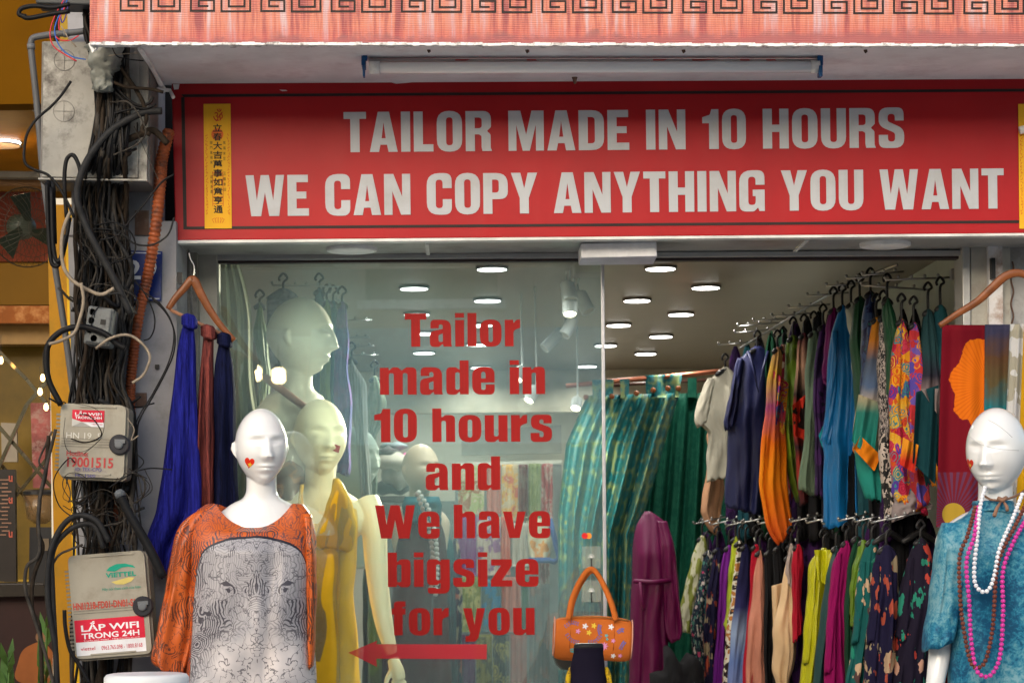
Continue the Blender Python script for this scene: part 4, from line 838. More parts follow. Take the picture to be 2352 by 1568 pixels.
L = [
 ([(372, 255), (345, 256), (319, 263), (264, 293), (227, 330), (198, 373), (180, 421), (178, 461), (192, 505), (218, 560), (262, 640), (300, 720)], 6.38, .0105, 1, 'thick dark cable bending down from behind the sign across the meter cabinet'),
 ([(385, 330), (352, 300), (320, 310), (280, 325), (240, 332)], 6.42, .010, 2, 'thick brown cable stub running left from the sign corner over the cabinet'),
 ([(163, 187), (140, 220), (117, 245), (90, 268), (73, 288), (60, 315), (55, 355), (60, 378), (80, 390), (110, 402), (135, 430), (154, 463), (170, 500)], 6.36, .0042, 0, 'single thin black cable looping out left over the grey pipe'),
 ([(153, 500), (148, 420), (152, 370), (166, 356), (178, 372), (184, 400), (178, 460)], 6.40, .0062, 0, 'black cable making a narrow upside down loop below the cabinet centre'),
 ([(163, 483), (147, 522), (141, 564), (146, 612), (168, 645), (205, 667), (234, 676), (262, 662)], 6.37, .0055, 9, 'cream cable hanging in an open loop above the splitter box'),
 ([(220, 800), (253, 777), (293, 769), (326, 788), (344, 817), (338, 845), (325, 865), (304, 879)], 6.36, .0042, 9, 'cream cable bowing out right below the splitter box'),
 ([(112, 790), (140, 782), (170, 765), (184, 730), (192, 690), (186, 650)], 6.35, .0050, 9, 'cream cable with taped end crossing the grey pipe'),
 ([(288, 800), (267, 788), (240, 766), (194, 751), (146, 758), (113, 788), (106, 828), (113, 876), (140, 930)], 6.38, .0090, 0, 'thick black cable arching left from below the splitter box'),
 ([(293, 626), (330, 670), (352, 715), (355, 750), (345, 775), (330, 782)], 6.5, .0022, 0, 'thin black wire curving over the pillar right of the conduit'),
 ([(350, 685), (384, 722), (401, 765), (399, 810), (381, 854), (352, 909), (326, 953), (315, 990), (312, 1100), (330, 1260), (336, 1330)], 6.5, .0026, 0, 'thin dark wire sweeping down the bare pillar beside the blue scarf'),
 ([(330, 670), (370, 700), (396, 745), (398, 790), (384, 840), (350, 905), (322, 950), (300, 1000)], 6.52, .0022, 1, 'thin grey wire following the dark one down the bare pillar'),
 ([(128, 1640), (128, 1500), (110, 1380), (113, 1280), (135, 1220), (165, 1188), (198, 1184), (228, 1202), (250, 1244)], 6.34, .0085, 1, 'outer thick dark cable arching over the larger telecom box'),
 ([(132, 1568), (120, 1340), (122, 1264), (152, 1222), (190, 1203), (220, 1210), (238, 1258)], 6.35, .0080, 1, 'inner thick dark cable arching over the larger telecom box'),
 ([(112, 1000), (104, 1090), (92, 1140), (88, 1220), (98, 1260), (76, 1330), (74, 1400), (92, 1450), (98, 1640)], 6.34, .0062, 2, 'brown vine like cable hanging left of the cream boxes'),
 ([(128, 985), (100, 1100), (88, 1180), (90, 1270), (62, 1300), (58, 1350), (72, 1400), (95, 1470), (122, 1568), (130, 1640)], 6.33, .0050, 3, 'dusty brown cable wandering over the yellow wall end'),
 ([(120, 990), (96, 1040), (90, 1062), (104, 1080)], 6.34, .003, 3, 'short dusty cable sticking out left of the smaller telecom box'),
 ([(308, 290), (360, 405), (362, 408)], 6.4, .0010, 3, 'hair thin wire slanting down across the cabinet door'),
 ([(228, 120), (270, 150), (308, 200), (330, 240), (336, 275), (326, 298), (345, 310)], 6.38, .0062, 2, 'brown cable looping down over the right half of the cabinet'),
 ([(262, 195), (290, 225), (320, 243), (345, 236), (352, 222)], 6.38, .0040, 0, 'black cable sagging between the tangle and the sign corner'),
 ([(262, 210), (295, 238), (330, 250), (358, 240)], 6.37, .0030, 0, 'thinner black cable sagging just below its twin by the sign'),
 ([(262, 190), (290, 200), (345, 205), (375, 212)], 6.36, .0048, 2, 'brown cable running right to the broken canopy corner'),
 ([(262, 262), (283, 255), (320, 250), (345, 262)], 6.38, .0032, 0, 'short black cable crossing beside the thick bent cable'),
 ([(400, 400), (370, 420), (330, 470), (300, 505), (270, 540), (230, 552)], 6.46, .0030, 0, 'black wire slanting from the sign edge to the tangle'),
 ([(400, 500), (385, 540), (350, 562), (310, 560), (280, 535)], 6.5, .0028, 1, 'grey wire sagging across the conduit below the cabinet'),
 ([(112, 545), (112, 415)], 6.45, .0070, 0, 'first straight black cable beside the grey pipe below the cabinet'),
 ([(126, 560), (122, 415)], 6.44, .0068, 0, 'second straight black cable beside the grey pipe below the cabinet'),
 ([(108, 420), (110, 500), (116, 590), (124, 610), (136, 606), (148, 570), (160, 500)], 6.43, .0065, 0, 'black cable turning up in a tight loop at the yellow wall top'),
 ([(118, 430), (122, 560), (130, 598), (140, 590), (152, 540)], 6.42, .006, 0, 'second black cable turning up inside the tight loop'),
 ([(232, 30), (262, 120), (290, 135), (330, 140)], 6.3, .0018, 0, 'thin black wire from the tangle to the canopy underside'),
 ([(250, 128), (290, 124), (318, 122)], 6.3, .0012, 9, 'thin pale wire under the canopy corner'),
 ([(205, 1568), (190, 1540), (178, 1520), (160, 1490), (150, 1440), (148, 1400)], 6.36, .0060, 0, 'dark cable curling under the larger telecom box'),
 ([(100, 1345), (130, 1280), (160, 1262), (190, 1250)], 6.36, .0035, 3, 'dusty cable slanting up to the larger telecom box corner'),
 ([(300, 1085), (345, 1075), (395, 1078)], 6.4, .0020, 0, 'short twig like wire poking right towards the blue scarf'),
 ([(250, 1120), (280, 1100), (312, 1080), (330, 1060), (312, 1040)], 6.36, .0018, 0, 'thin wire curling under the smaller telecom box lock'),
 ([(293, 960), (308, 985), (302, 1010), (318, 1000)], 6.36, .0018, 9, 'frayed pale wire beside the smaller telecom box lock'),
 ([(60, 38), (44, 34), (50, 20), (80, 14), (120, 18), (160, 10)], 6.3, .0065, 0, 'upper black cable loop against the yellow fascia at top left'),
 ([(160, 26), (110, 34), (66, 42), (50, 36)], 6.3, .0070, 0, 'lower black cable loop against the yellow fascia at top left'),
]
for p, Y, r, c, lab in L: cable(p, Y, r, CREAMC if c == 9 else CB[c], lab)
RW = mat('red_wire', (.55, .03, .05), .4); BW = mat('blue_wire', (.03, .12, .45), .4); PW = mat('violet_wire', (.07, .05, .22), .4)
for p, mm, lab in (([(150, -5), (128, 33), (115, 73), (122, 105), (148, 125), (176, 141)], RW, 'red wire hanging in the longest bow beside the grey pipe elbow'), ([(155, 0), (132, 45), (126, 75), (138, 108), (165, 130), (197, 137)], BW, 'blue wire bowing beside the red wire over the cabinet top'), ([(154, 7), (138, 40), (135, 60), (137, 71)], RW, 'short red wire hanging from the top of the tangle'), ([(181, 82), (161, 93), (138, 92), (128, 84)], RW, 'red wire crossing the pipe almost level'), ([(150, -5), (140, 30), (142, 52), (150, 40), (158, 5)], PW, 'violet wire loop at the top of the tangle'), ([(141, 60), (157, 88), (175, 108)], CREAMC, 'bare white wire slanting down over the cabinet top')):
    cable(p, 6.3, .0019, mm, lab)
g = G().tube(ptube([(274, 1134), (293, 1172), (322, 1222), (352, 1276), (374, 1325)], 6.30, 0), .0135, 14); t_ = thing('rubber_tube', S(374, 1325, 6.3), 'thick black rubber tube slanting between the blue scarf and the larger box', 'tube')
g.build('tube', DARKRUB, t_, True); G().lathe(S(274, 1132, 6.3), [(-.012, .0150), (0, .0155), (.007, .012), (.010, .006)], 14, ax=S(274, 1134, 6.3) - S(293, 1172, 6.3)).build('end_cap', mat('grey_cap', (.10, .11, .12), .4), t_, True)
g = G()
for i in range(3): g.tube(ptube([(280 + i * 8, 1140), (286 + i * 12, 1190), (282 + i * 9, 1250)], 6.4, 0), .0035, 6)
stuff(tag(g.build('cable_ties', CB[3]), 'bunch of dusty cable ends hanging under the smaller telecom box', 'cable ends'))
g = G(); g.slab([(80, -20), (235, -20), (232, 12), (82, 8)], 6.32, .1); bevel(tag(g.build('junction_box', mat('dark_box', (.04, .045, .05), .4)), 'dark junction box cut off by the top edge above the tangle', 'box'), .004)

# ================================================================== NEIGHBOURING SHOP
struct(G().box((-4.5, 9.2, .12), (-1.4, 9.3, 4)).build('wall_neighbour_back', mat('neighbour_wall', (.36, .24, .03), .7, var=.2)))
struct(G().box((-4.5, 6.6, .1), (-1.4, 9.2, .125)).build('neighbour_floor', mat('neighbour_floor', (.12, .08, .05), .4)))
struct(G().slab([(-600, -400), (140, -400), (118, 238), (-600, 248)], 7.0, .1).build('wall_neighbour_fascia', mat('amber_paint', (.115, .048, .0008), .75, spec=.04, var=.14, vs=3)))
zc2 = S(0, 240, 7.1).z
struct(G().box((-4.5, 7.1, zc2), (-1.38, 9.2, zc2 + .1)).build('neighbour_ceiling', mat('amber_ceiling', (.28, .13, .006), .5)))
nl = thing('neighbour_downlight', (S(5, 362, 7.75).x, 7.75, zc2), 'lit round downlight in the amber ceiling of the neighbouring shop', 'ceiling light')
G().lathe((S(5, 362, 7.75).x, 7.75, zc2 - .012), [(0, .062), (.012, .066)], 28).build('diffuser', LITD, nl)
G().lathe((S(5, 362, 7.75).x, 7.75, zc2 - .014), [(0, .072), (.0, .063), (.013, .063), (.013, .072)], 28).build('rim', WHITEP, nl)
l = bpy.data.lights.new('neighbour_lamp', 'AREA'); l.shape = 'DISK'; l.size = .12; l.energy = 4.5; l.color = (1, .72, .4)
lo = bpy.data.objects.new('lamp', l); sc.collection.objects.link(lo); lo.parent = nl; lo.location = (0, 0, -.03)
def nbox(name, q, Y, d, m, label, cat, bv=0):
    o = tag(G().slab(q, Y, d).build(name, m), label, cat)
    if bv: bevel(o, bv)
    return o
nbox('ceiling_beam', [(-60, 392), (104, 394), (106, 408), (-60, 406)], 7.6, .1, mat('grey_beam', (.20, .19, .17), .5), 'thin grey beam edge below the lit downlight next door', 'beam')
nbox('under_beam_rail', [(-60, 408), (106, 410), (108, 428), (-60, 426)], 7.65, .1, mat('brown_rail', (.16, .08, .03), .5), 'brown wooden rail directly under the grey beam next door', 'rail')  # brown strip directly below the grey beam
nbox('picture_panel', [(-60, 440), (110, 440), (112, 600), (-60, 600)], 8.6, .05, mat('pink_panel', (.20, .04, .025), .6, var=.6, vs=5), 'reddish picture panel behind the fan next door', 'panel')
nbox('yellow_header', [(-60, 604), (118, 606), (120, 700), (-60, 700)], 8.2, .1, mat('yellow_header', (.085, .045, .001), .7, var=.1), 'yellow header board under the fan next door', 'board')
nbox('shelf_board', [(-60, 702), (120, 702), (122, 742), (-60, 742)], 8.15, .2, mat('brown_reflective', (.16, .055, .015), .15, dirt=(.3, .16, .07)), 'glossy brown shelf board below the yellow header', 'shelf')
nbox('shelf_board', [(-60, 744), (122, 744), (123, 790), (-60, 790)], 8.25, .1, mat('tan_shelf', (.25, .15, .05), .4), 'tan lower shelf board above the mirror strips', 'shelf')
fan = thing('wall_fan', S(60, 610, 7.5), 'dark wire caged fan in the neighbouring shop, seen at an angle', 'fan')
FANM = mat('fan_wire', (.035, .03, .02), .5)
c = S(62, 522, 7.5); ax = Vector((.55, -.75, -.12)).normalized(); u = ax.orthogonal().normalized(); w = ax.cross(u)
g = G(); RF = .135
for k in range(36):
    a = 2 * math.pi * k / 36; d = u * math.cos(a) + w * math.sin(a); g.tube([c + ax * .07 + d * .02, c + ax * .055 + d * RF * .6, c + d * RF, c - ax * .04 + d * RF * .8, c - ax * .05 + d * .04], .0008, 3, cap=False)
stuff(g.build('wire_cage', FANM, fan))
for rr_, hh in ((RF, 0), (RF * .75, .04), (RF * .45, .062), (RF * .2, .07)):
    G().tube([c + ax * hh + (u * math.cos(a * .2094) + w * math.sin(a * .2094)) * rr_ for a in range(31)], .0022 if hh == 0 else .001, 5, cap=False).build('cage_ring', FANM, fan)
for k in range(3):
    a = 2.1 * k; d = u * math.cos(a) + w * math.sin(a); e = ax.cross(d)
    G().add([c + d * .02, c + d * .11 + e * .05 + ax * .01, c + d * .115 - e * .03, c + d * .02 - e * .02, c + d * .02 - ax * .003, c + d * .11 + e * .05 + ax * .007, c + d * .115 - e * .03 - ax * .003, c + d * .02 - e * .02 - ax * .003], [(0, 1, 2, 3), (7, 6, 5, 4), (0, 4, 5, 1), (1, 5, 6, 2), (2, 6, 7, 3), (3, 7, 4, 0)]).build('blade', mat('fan_blade', (.012, .018, .012), .5, spec=.2), fan)
G().lathe(c - ax * .10, [(0, .03), (.03, .045), (.09, .04), (.10, .02)], 16, ax=ax).build('motor', mat('fan_motor', (.04, .05, .04), .4), fan, True)
MIR = mat('mirror_strip', (.35, .29, .18), .12, .9, var=.5, vs=6)
for i, (a, b_, c_, d_) in enumerate(((-20, 1110, 60, 1000 - 70), (60, 930, 128, 850), (-10, 800, 60, 870), (60, 870, 135, 960), (-20, 960, 50, 1040), (50, 1040, 128, 1130), (0, 1180, 60, 1110), (60, 1110, 135, 1020), (-10, 1050, 28, 1100), (28, 1100, 70, 1160))):
    v = Vector((c_ - a, d_ - b_)); n_ = Vector((-v.y, v.x)).normalized() * 4
    tag(G().slab([(a + n_.x, b_ + n_.y), (c_ + n_.x, d_ + n_.y), (c_ - n_.x, d_ - n_.y), (a - n_.x, b_ - n_.y)], 7.9 + i * .004, .012).build('mirror_strip', MIR), ['lowest left', 'lower right', 'upper left', 'upper right', 'middle left', 'middle right', 'bottom left', 'bottom right', 'short left', 'short bright'][i] + ' shiny mirror strip of the criss cross lattice next door', 'mirror strip', 'mirror strips of the lattice')
nbox('amber_panel', [(-60, 792), (122, 792), (140, 1330), (-60, 1330)], 8.4, .05, mat('ochre_panel', (.11, .07, .008), .35, var=.5, vs=4), 'ochre wall panel behind the mirror lattice', 'panel')
nbox('poster', [(70, 925), (118, 925), (122, 1120), (76, 1120)], 8.2, .02, mat('poster_pink', (.22, .06, .06), .5, var=.8, vs=9, dirt=(.25, .2, .18)), 'pinkish poster between the mirror lattice and the yellow wall end', 'poster')
nbox('notice', [(2, 970), (38, 972), (40, 1060), (4, 1060)], 8.2, .02, mat('pale_notice', (.2, .18, .15), .6), 'pale paper notice behind the mirror lattice', 'notice')
mb = thing('menu_board', S(15, 1320, 7.6), 'black menu board with small printed drinks at the left edge', 'menu board')
G().slab([(-60, 1076), (34, 1078), (37, 1335), (-60, 1335)], 7.6, .03).build('board', mat('black_board', (.02, .016, .014), .4), mb)
g = G(); fr = Frame(12, 1170, 7.598)
for i in range(15):
    a = -12 + 4 * (i % 2); fr.box(g, a, -70 + i * 9, a + random.choice((14, 18, 22)), -67 + i * 9, 0, .001)
g.build('menu_print', mat('menu_ink', (.22, .12, .08), .6), mb); g = G()
for yy in (-78, -28, 50): put_text(g, fr, 'u', 8, yy, 17, yy + 14, .001, .03)
g.build('drink_picture', mat('menu_red', (.35, .08, .05), .6), mb)
cg = thing('coffee_grinder', S(90, 1330, 7.7), 'dark coffee grinder with a clear hopper beside the menu board', 'coffee grinder')
c = S(92, 1150, 7.7); 
m, t, bs = nt('smoky_hopper'); bs.inputs['Base Color'].default_value = (.2, .12, .06, 1); bs.inputs['Alpha'].default_value = .55; bs.inputs['Roughness'].default_value = .1
G().lathe(c + Vector((0, 0, -.08)), [(0, .02), (.02, .05), (.10, .06)], 20).build('hopper', m, cg, True)
G().lathe(c + Vector((0, 0, .021)), [(0, .063), (.012, .063), (.018, .05)], 20).build('lid', BLACKPL, cg)
G().slab([(68, 1210), (120, 1210), (124, 1350), (66, 1350)], 7.66, .12).build('body', BLACKPL, cg)
g = G(); fr = Frame(100, 1250, 7.656); fr.box(g, -12, -14, 12, 14, 0, .001); g.build('label_plate', mat('brown_label', (.12, .09, .06), .5), cg)
cf = thing('shop_counter', S(40, 1700, 7.45), 'dark counter front with painted orange cartoon like shapes', 'counter')
bevel(G().slab([(-60, 1340), (135, 1338), (136, 1368), (-60, 1372)], 7.4, .5).build('counter_top', mat('dark_counter_edge', (.03, .025, .02), .25), cf), .004)
G().slab([(-60, 1372), (135, 1368), (150, 2000), (-60, 2000)], 7.45, .05).build('panel', mat('dark_maroon', (.02, .006, .005), .5, var=.3), cf)
fr = Frame(40, 1500, 7.448); g = G(); fr.poly(g, rp([(-10, 60, 20), (10, -10, 40), (60, -34, 30), (90, 10, 30), (100, 100)], 6)[::-1], .0006); g.build('orange_shape', mat('orange_shape', (.20, .06, .012), .6), cf)
g = G(); fr.poly(g, circ(56, -38, 14), .0022); fr.poly(g, circ(74, 40, 16), .0022); g.build('round_shape', mat('peach_shape', (.16, .08, .04), .6), cf)
LEAF = mat('leaf_green', (.06, .13, .03), .5, var=.4, vs=12)
for k, (bx_, top, lab) in enumerate(((18, 1480, 'green spiky plant at the lower left edge'), (104, 1400, 'taller green leafy plant against the yellow wall end'), (240, 1540, 'small green leaf tuft under the larger telecom box'))):
    pl = thing('potted_plant', S(bx_, 1800, 7.0), lab, 'plant'); rnd = random.Random(k)
    G().tube([S(bx_, 1800, 7.0), S(bx_ + 3, top + 40, 7.0)], .004, 6).build('stem', LEAF, pl)
    for i in range(16):
        yy = 1640 - (1640 - top) * i / 16; sx = rnd.choice((-1, 1)); l_ = rnd.uniform(14, 24); p0 = (bx_, yy + 30); p1 = (bx_ + sx * l_ * .5, yy + 4); p2 = (bx_ + sx * l_ * .75, yy - 26); dy_ = rnd.uniform(-.04, .04); Yp = 7.0
        a = S(*p0, Yp); b_ = S(*p1, Yp + dy_); c_ = S(*p2, Yp + dy_ * 1.6); w_ = Vector((.010, .004, .004))
        o_ = Vector((0, .0015, 0))
        G().add([a, b_ - w_, b_ + w_, c_, a + o_, b_ - w_ + o_, b_ + w_ + o_, c_ + o_], [(0, 2, 1), (1, 2, 3), (4, 5, 6), (5, 7, 6), (0, 1, 5, 4), (1, 3, 7, 5), (3, 2, 6, 7), (2, 0, 4, 6)]).build('leaf', LEAF, pl)
# small warm bulbs reflected/hanging next door
for i, (a, b_) in enumerate(((98, 868), (92, 900), (106, 935), (2, 828))):
    o = thing('pendant_bulb', S(a, b_, 7.8), ['warm bulb nearest the yellow wall end, upper', 'warm bulb just below the upper one by the wall end', 'small warm bulb behind the poster top', 'warm bulb at the far left edge of the picture'][i], 'light bulb')
    G().lathe(S(a, b_, 7.8), [(-.012, .004), (-.004, .009), (.006, .008), (.014, .004)], 10).build('bulb', emit('warm_bulb%d' % i, (1, .62, .25), 4), o, True)
    G().tube([S(a, b_ - 6, 7.8), S(a, b_ - 60, 7.8)], .001, 4).build('cord', BLACKPL, o)
# ================================================================== INTERIOR LIGHTS
def ceil_pt(x, y):
    d = S(x, y, 1) - Vector((0, 0, EYE)); return Vector((0, 0, EYE)) + d * ((CZ - EYE) / d.z)
rows = [((1517, 612), (1463, 686), (1421, 743), (1391, 790)), ((1621, 656), (1564, 718), (1518, 769), (1483, 809), (1436, 856)), ((1130, 613), (1120, 686), (1103, 743), (1097, 788), (1104, 841), (1098, 877)),
        ((951, 658), (957, 718), (976, 762), (974, 807), (990, 858)), ((1348, 838), (1331, 877))]
nm = ['inner row over the open doorway', 'outer row over the open doorway', 'middle row behind the glass lettering', 'left row behind the glass', 'pair behind the glass beside its right edge']
od = ['nearest', 'second', 'third', 'fourth', 'fifth', 'sixth']
for i, r in enumerate(rows):
    for j, (x, y) in enumerate(r):
        p = ceil_pt(x, y); disc_light('ceiling_downlight', p.x, p.y, CZ, .061, 'lit round downlight, %s of the %s' % (od[j], nm[i]), True, 'downlights in the shop ceiling', W=2.4 if i < 2 else 3.6)
# spotlight cluster behind glass
SPM = mat('spot_white', (.62, .64, .62), .4)
for i, (x, y, dx, dy, lit) in enumerate(((1312, 690, -10, -40, 0), (1309, 722, 0, -38, 1), (1352, 716, -22, -42, 0), (1296, 770, 22, -38, 0), (1250, 800, 40, -40, 0), (1214, 920, 16, -30, 1), (1322, 938, 4, -22, 1), (1188, 872, 10, -26, 1))):
    Y = 8.3 + .25 * (i // 2); o = thing('track_spotlight', S(x, y, Y), ['unlit white spotlight at the top of the hanging cluster', 'brightly lit white spotlight below the top of the cluster', 'unlit spotlight right of the lit one', 'spotlight turned away in the middle of the cluster', 'boxy spotlight lowest left in the cluster', 'lit spotlight between the words made in and hours', 'lone lit spotlight left of the glass edge', 'small lit spotlight over the word in'][i], 'spotlight', 'spotlights behind the glass')
    a = S(x, y, Y); b_ = S(x + dx, y + dy, Y + .03); ax = (a - b_).normalized(); L_ = (a - b_).length; r = .026 * (1.1 if i < 3 else .9)
    G().lathe(b_, [(0, r * .8), (.006, r), (L_, r), (L_, r * .85), (L_ - .006, r * .8)], 18, ax=ax).build('housing', SPM, o, False)
    G().lathe(b_ + ax * (L_ - .005), [(0, r * .8), (.003, r * .7)], 16, ax=ax).build('lens', emit('spot_lens%d' % i, (1, .85, .6), 9) if lit else mat('spot_lens_off', (.5, .48, .42), .3), o)
    if i in (1, 5, 6):
        l = bpy.data.lights.new('spot', 'SPOT'); l.energy = (190, 110, 50)[(1, 5, 6).index(i)]; l.color = (1, .88, .68); l.spot_size = R(62); l.spot_blend = .7; l.shadow_soft_size = .03
        lo = bpy.data.objects.new('lamp', l); sc.collection.objects.link(lo); lo.parent = o; tg = (S(740, 1040, 7.2), S(840, 1400, 7.2), S(1180, 1250, 11))[(1, 5, 6).index(i)]
        lo.location = a + (tg - a).normalized() * .05 - ORG[o.name]; lo.rotation_euler = (a - tg).to_track_quat('Z', 'Y').to_euler()
    G().tube([b_, S(x + dx * 1.2, y + dy * 1.5, Y + .05), Vector((b_.x, b_.y, CZ))], .004, 6).build('arm', SPM, o)

# ================================================================== FABRICS
F = {
 'cream': cloth('cream_linen', 'plain', [(.52, .49, .40)]), 'tan': cloth('tan_cotton', 'plain', [(.62, .34, .20)]), 'navy': cloth('navy_silk', 'plain', [(.014, .018, .085)], rough=.5),
 'orange_p': cloth('orange_scarf_print', 'ombre', [(.70, .10, .02), (.85, .20, .01), (.9, .27, .01), (.80, .16, .01), (.35, .06, .18), (.75, .45, .05), (.25, .05, .25)], scale=.78, distort=.25),
 'maroon_p': cloth('maroon_lace_print', 'floral', [(.17, .012, .025), (.50, .40, .33), (.45, .30, .22), (.24, .02, .03)], 24),
 'olive': cloth('olive_satin', 'blotch', [(.085, .13, .012), (.14, .24, .015), (.04, .07, .01)], 9, rough=.4), 'blackflower': cloth('black_peach_print', 'ombre', [(.02, .015, .02), (.30, .03, .02), (.02, .015, .02), (.55, .04, .02), (.02, .02, .02), (.60, .33, .22), (.10, .02, .03)], scale=.62, distort=.3),
 'sage': cloth('sage_linen', 'plain', [(.14, .20, .14)]), 'purple': cloth('dark_purple_cloth', 'blotch', [(.022, .010, .045), (.05, .015, .09), (.012, .008, .03)], 14), 'magenta': cloth('magenta_cloth', 'plain', [(.16, .006, .11)], rough=.6),
 'blue': cloth('bright_blue_satin', 'plain', [(.005, .16, .45)], rough=.35), 'pale': cloth('pale_cloth', 'plain', [(.5, .52, .47)]), 'green': cloth('emerald_cloth', 'plain', [(.006, .07, .028)], rough=.45),
 'inky': cloth('inky_sequin', 'blotch', [(.015, .02, .09), (.05, .09, .22), (.02, .02, .07), (.02, .12, .12)], 20, rough=.3),
 'tealombre': cloth('teal_orange_ombre', 'ombre', [(.02, .22, .19), (.02, .24, .20), (.03, .20, .17), (.50, .42, .26), (.55, .46, .36), (.10, .16, .30), (.10, .13, .20), (.60, .22, .03), (.65, .28, .03)], scale=.62, distort=.16),
 'speckle': cloth('black_white_speckle', 'speck', [(.025, .025, .03), (.48, .42, .40)], 150, distort=0, stretch=(1, 1, .5)),
 'inkpaint': cloth('black_cream_ink', 'blotch', [(.03, .03, .03), (.55, .47, .42), (.03, .03, .03)], 30),
 'paisley': cloth('paisley_multicolour', 'cells', [(.65, .10, .02), (.80, .35, .02), (.45, .02, .06), (.10, .05, .35), (.75, .45, .05), (.05, .25, .30), (.60, .05, .10)], 30, distort=.9),
 'paisley2': cloth('paisley_violet', 'cells', [(.10, .07, .38), (.55, .04, .05), (.75, .30, .03), (.16, .10, .45), (.55, .06, .06)], 34, distort=.9),
 'darkteal': cloth('dark_teal_cloth', 'blotch', [(.012, .06, .08), (.014, .075, .095), (.01, .03, .05)], 6), 'tealsplit': cloth('teal_grey_block', 'ombre', [(.02, .09, .10), (.02, .09, .10), (.02, .10, .11), (.40, .30, .30), (.03, .03, .05), (.02, .06, .07), (.02, .06, .07)], scale=.5, distort=.04),
 'greyhem': cloth('grey_mauve', 'plain', [(.30, .25, .25)]), 'black': cloth('black_cloth', 'plain', [(.010, .010, .012)]),
 'ikat': cloth('green_cream_ikat', 'blotch', [(.24, .27, .06), (.55, .54, .38), (.30, .32, .08)], 16, stretch=(1.6, 1, .6)),
 'darkfloral': cloth('dark_small_floral', 'floral', [(.02, .03, .05), (.60, .45, .45), (.45, .06, .14), (.08, .22, .18), (.55, .5, .45)], 40),
 'tealfloral': cloth('teal_bird_floral', 'floral', [(.012, .11, .11), (.50, .38, .22), (.02, .26, .18), (.60, .42, .28), (.10, .05, .05)], 11, distort=.8),
 'navyfloral': cloth('navy_leaf_floral', 'floral', [(.016, .014, .045), (.03, .24, .17), (.52, .36, .23), (.40, .08, .05), (.35, .28, .18)], 10, distort=.9),
 'coral': cloth('black_coral_branch', 'floral', [(.018, .014, .03), (.62, .10, .05), (.62, .35, .25), (.03, .26, .18), (.55, .07, .05)], 11, distort=.9),
 'teal': cloth('teal_cloth', 'plain', [(.01, .12, .16)]), 'violet': cloth('violet_cloth', 'plain', [(.15, .015, .22)]), 'lime': cloth('lime_satin', 'plain', [(.42, .50, .02)], rough=.35),
 'block': cloth('brown_white_block', 'blotch', [(.45, .18, .05), (.7, .65, .55), (.03, .02, .02), (.40, .16, .05)], 14, stretch=(.5, 1, 2)),
 'blueombre': cloth('blue_ombre', 'ombre', [(.35, .36, .50), (.20, .26, .55), (.14, .22, .52), (.30, .40, .62), (.03, .03, .12), (.015, .015, .06)], scale=.55, distort=.02), 'red': cloth('red_cloth', 'plain', [(.42, .01, .03)]),
 'salmon': cloth('salmon_cloth', 'plain', [(.60, .25, .18)]), 'peach': cloth('cream_peach_silk', 'plain', [(.72, .50, .30)], rough=.5), 'yellowlime': cloth('yellow_lime_silk', 'plain', [(.46, .46, .006)], rough=.35),
 'brightlime': cloth('bright_green_silk', 'plain', [(.12, .24, .008)], rough=.4), 'deepteal': cloth('deep_teal_silk', 'plain', [(.004, .045, .050)], rough=.5), 'fuchsia': cloth('fuchsia_wool', 'plain', [(.27, .006, .10)]),
 'forest': cloth('forest_green', 'plain', [(.007, .045, .022)]),
}
def Yx(x): return max(7.2, 7.3 + (2030 - x) * .0056)
HM = BLACKPL
def hanger_thing(x, y, Y, hw, label, top=None, m=None, yaw=.5, group='black hangers on the wall racks', r=.0046):
    """shoulder point at (x,y); hook reaching up to picture height top"""
    top = y - 40 if top is None else top; o = S(x, y, Y); g = G(); k = px(Y); hh = (y - top) * k
    dx = Vector((math.cos(yaw), math.sin(yaw), 0)); w = hw * k / max(.25, math.cos(yaw))
    up = Vector((0, 0, 1)); R_ = .016
    pts = [o, o + up * (hh - R_ * 2), o + up * (hh - R_) + dx * R_, o + up * hh, o + up * (hh - R_) - dx * R_, o + up * (hh - R_ * 1.7) - dx * R_ * .8]
    g.tube([Vector(tuple(float(c) for c in p)) for p in cr([tuple(p) for p in pts], 4)], r, 6)
    g.tube([o + dx * w - up * w * .45, o + dx * w * .5 - up * w * .2, o + up * .004, o - dx * w * .5 - up * w * .2, o - dx * w - up * w * .45], [r * 1.6, r * 2.4, r * 2.4, r * 2.4, r * 1.6], 7)
    return tag(g.build('clothes_hanger', m or HM, smooth=True, loc=o), label, 'hanger', group)
SLV = {'navy blue collared': [[(822, 1694, 1706), (860, 1684, 1704), (930, 1671, 1696), (974, 1661, 1688), (982, 1664, 1686)]], 'cream linen short': [[(868, 1626, 1640), (900, 1610, 1636), (945, 1597, 1628), (966, 1595, 1624), (974, 1602, 1622)]],
 'bright yellow green': [[(1280, 1866, 1878), (1340, 1856, 1874), (1440, 1848, 1868), (1520, 1842, 1862)]], 'dark fuchsia pink': [[(1268, 1922, 1934), (1340, 1908, 1926), (1460, 1896, 1916), (1540, 1894, 1912)]], 'bright blue satin': [[(760, 1912, 1924), (860, 1906, 1922), (980, 1892, 1916), (1016, 1883, 1910)]],
 'black kimono with': [[(1280, 2084, 2100), (1360, 2070, 2096), (1470, 2054, 2088)]], 'navy silk dress': [[(1290, 2006, 2022), (1380, 1998, 2020), (1470, 1990, 2014)]], 'teal and beige': [[(1290, 1976, 1990), (1380, 1966, 1984), (1470, 1956, 1976)]]}
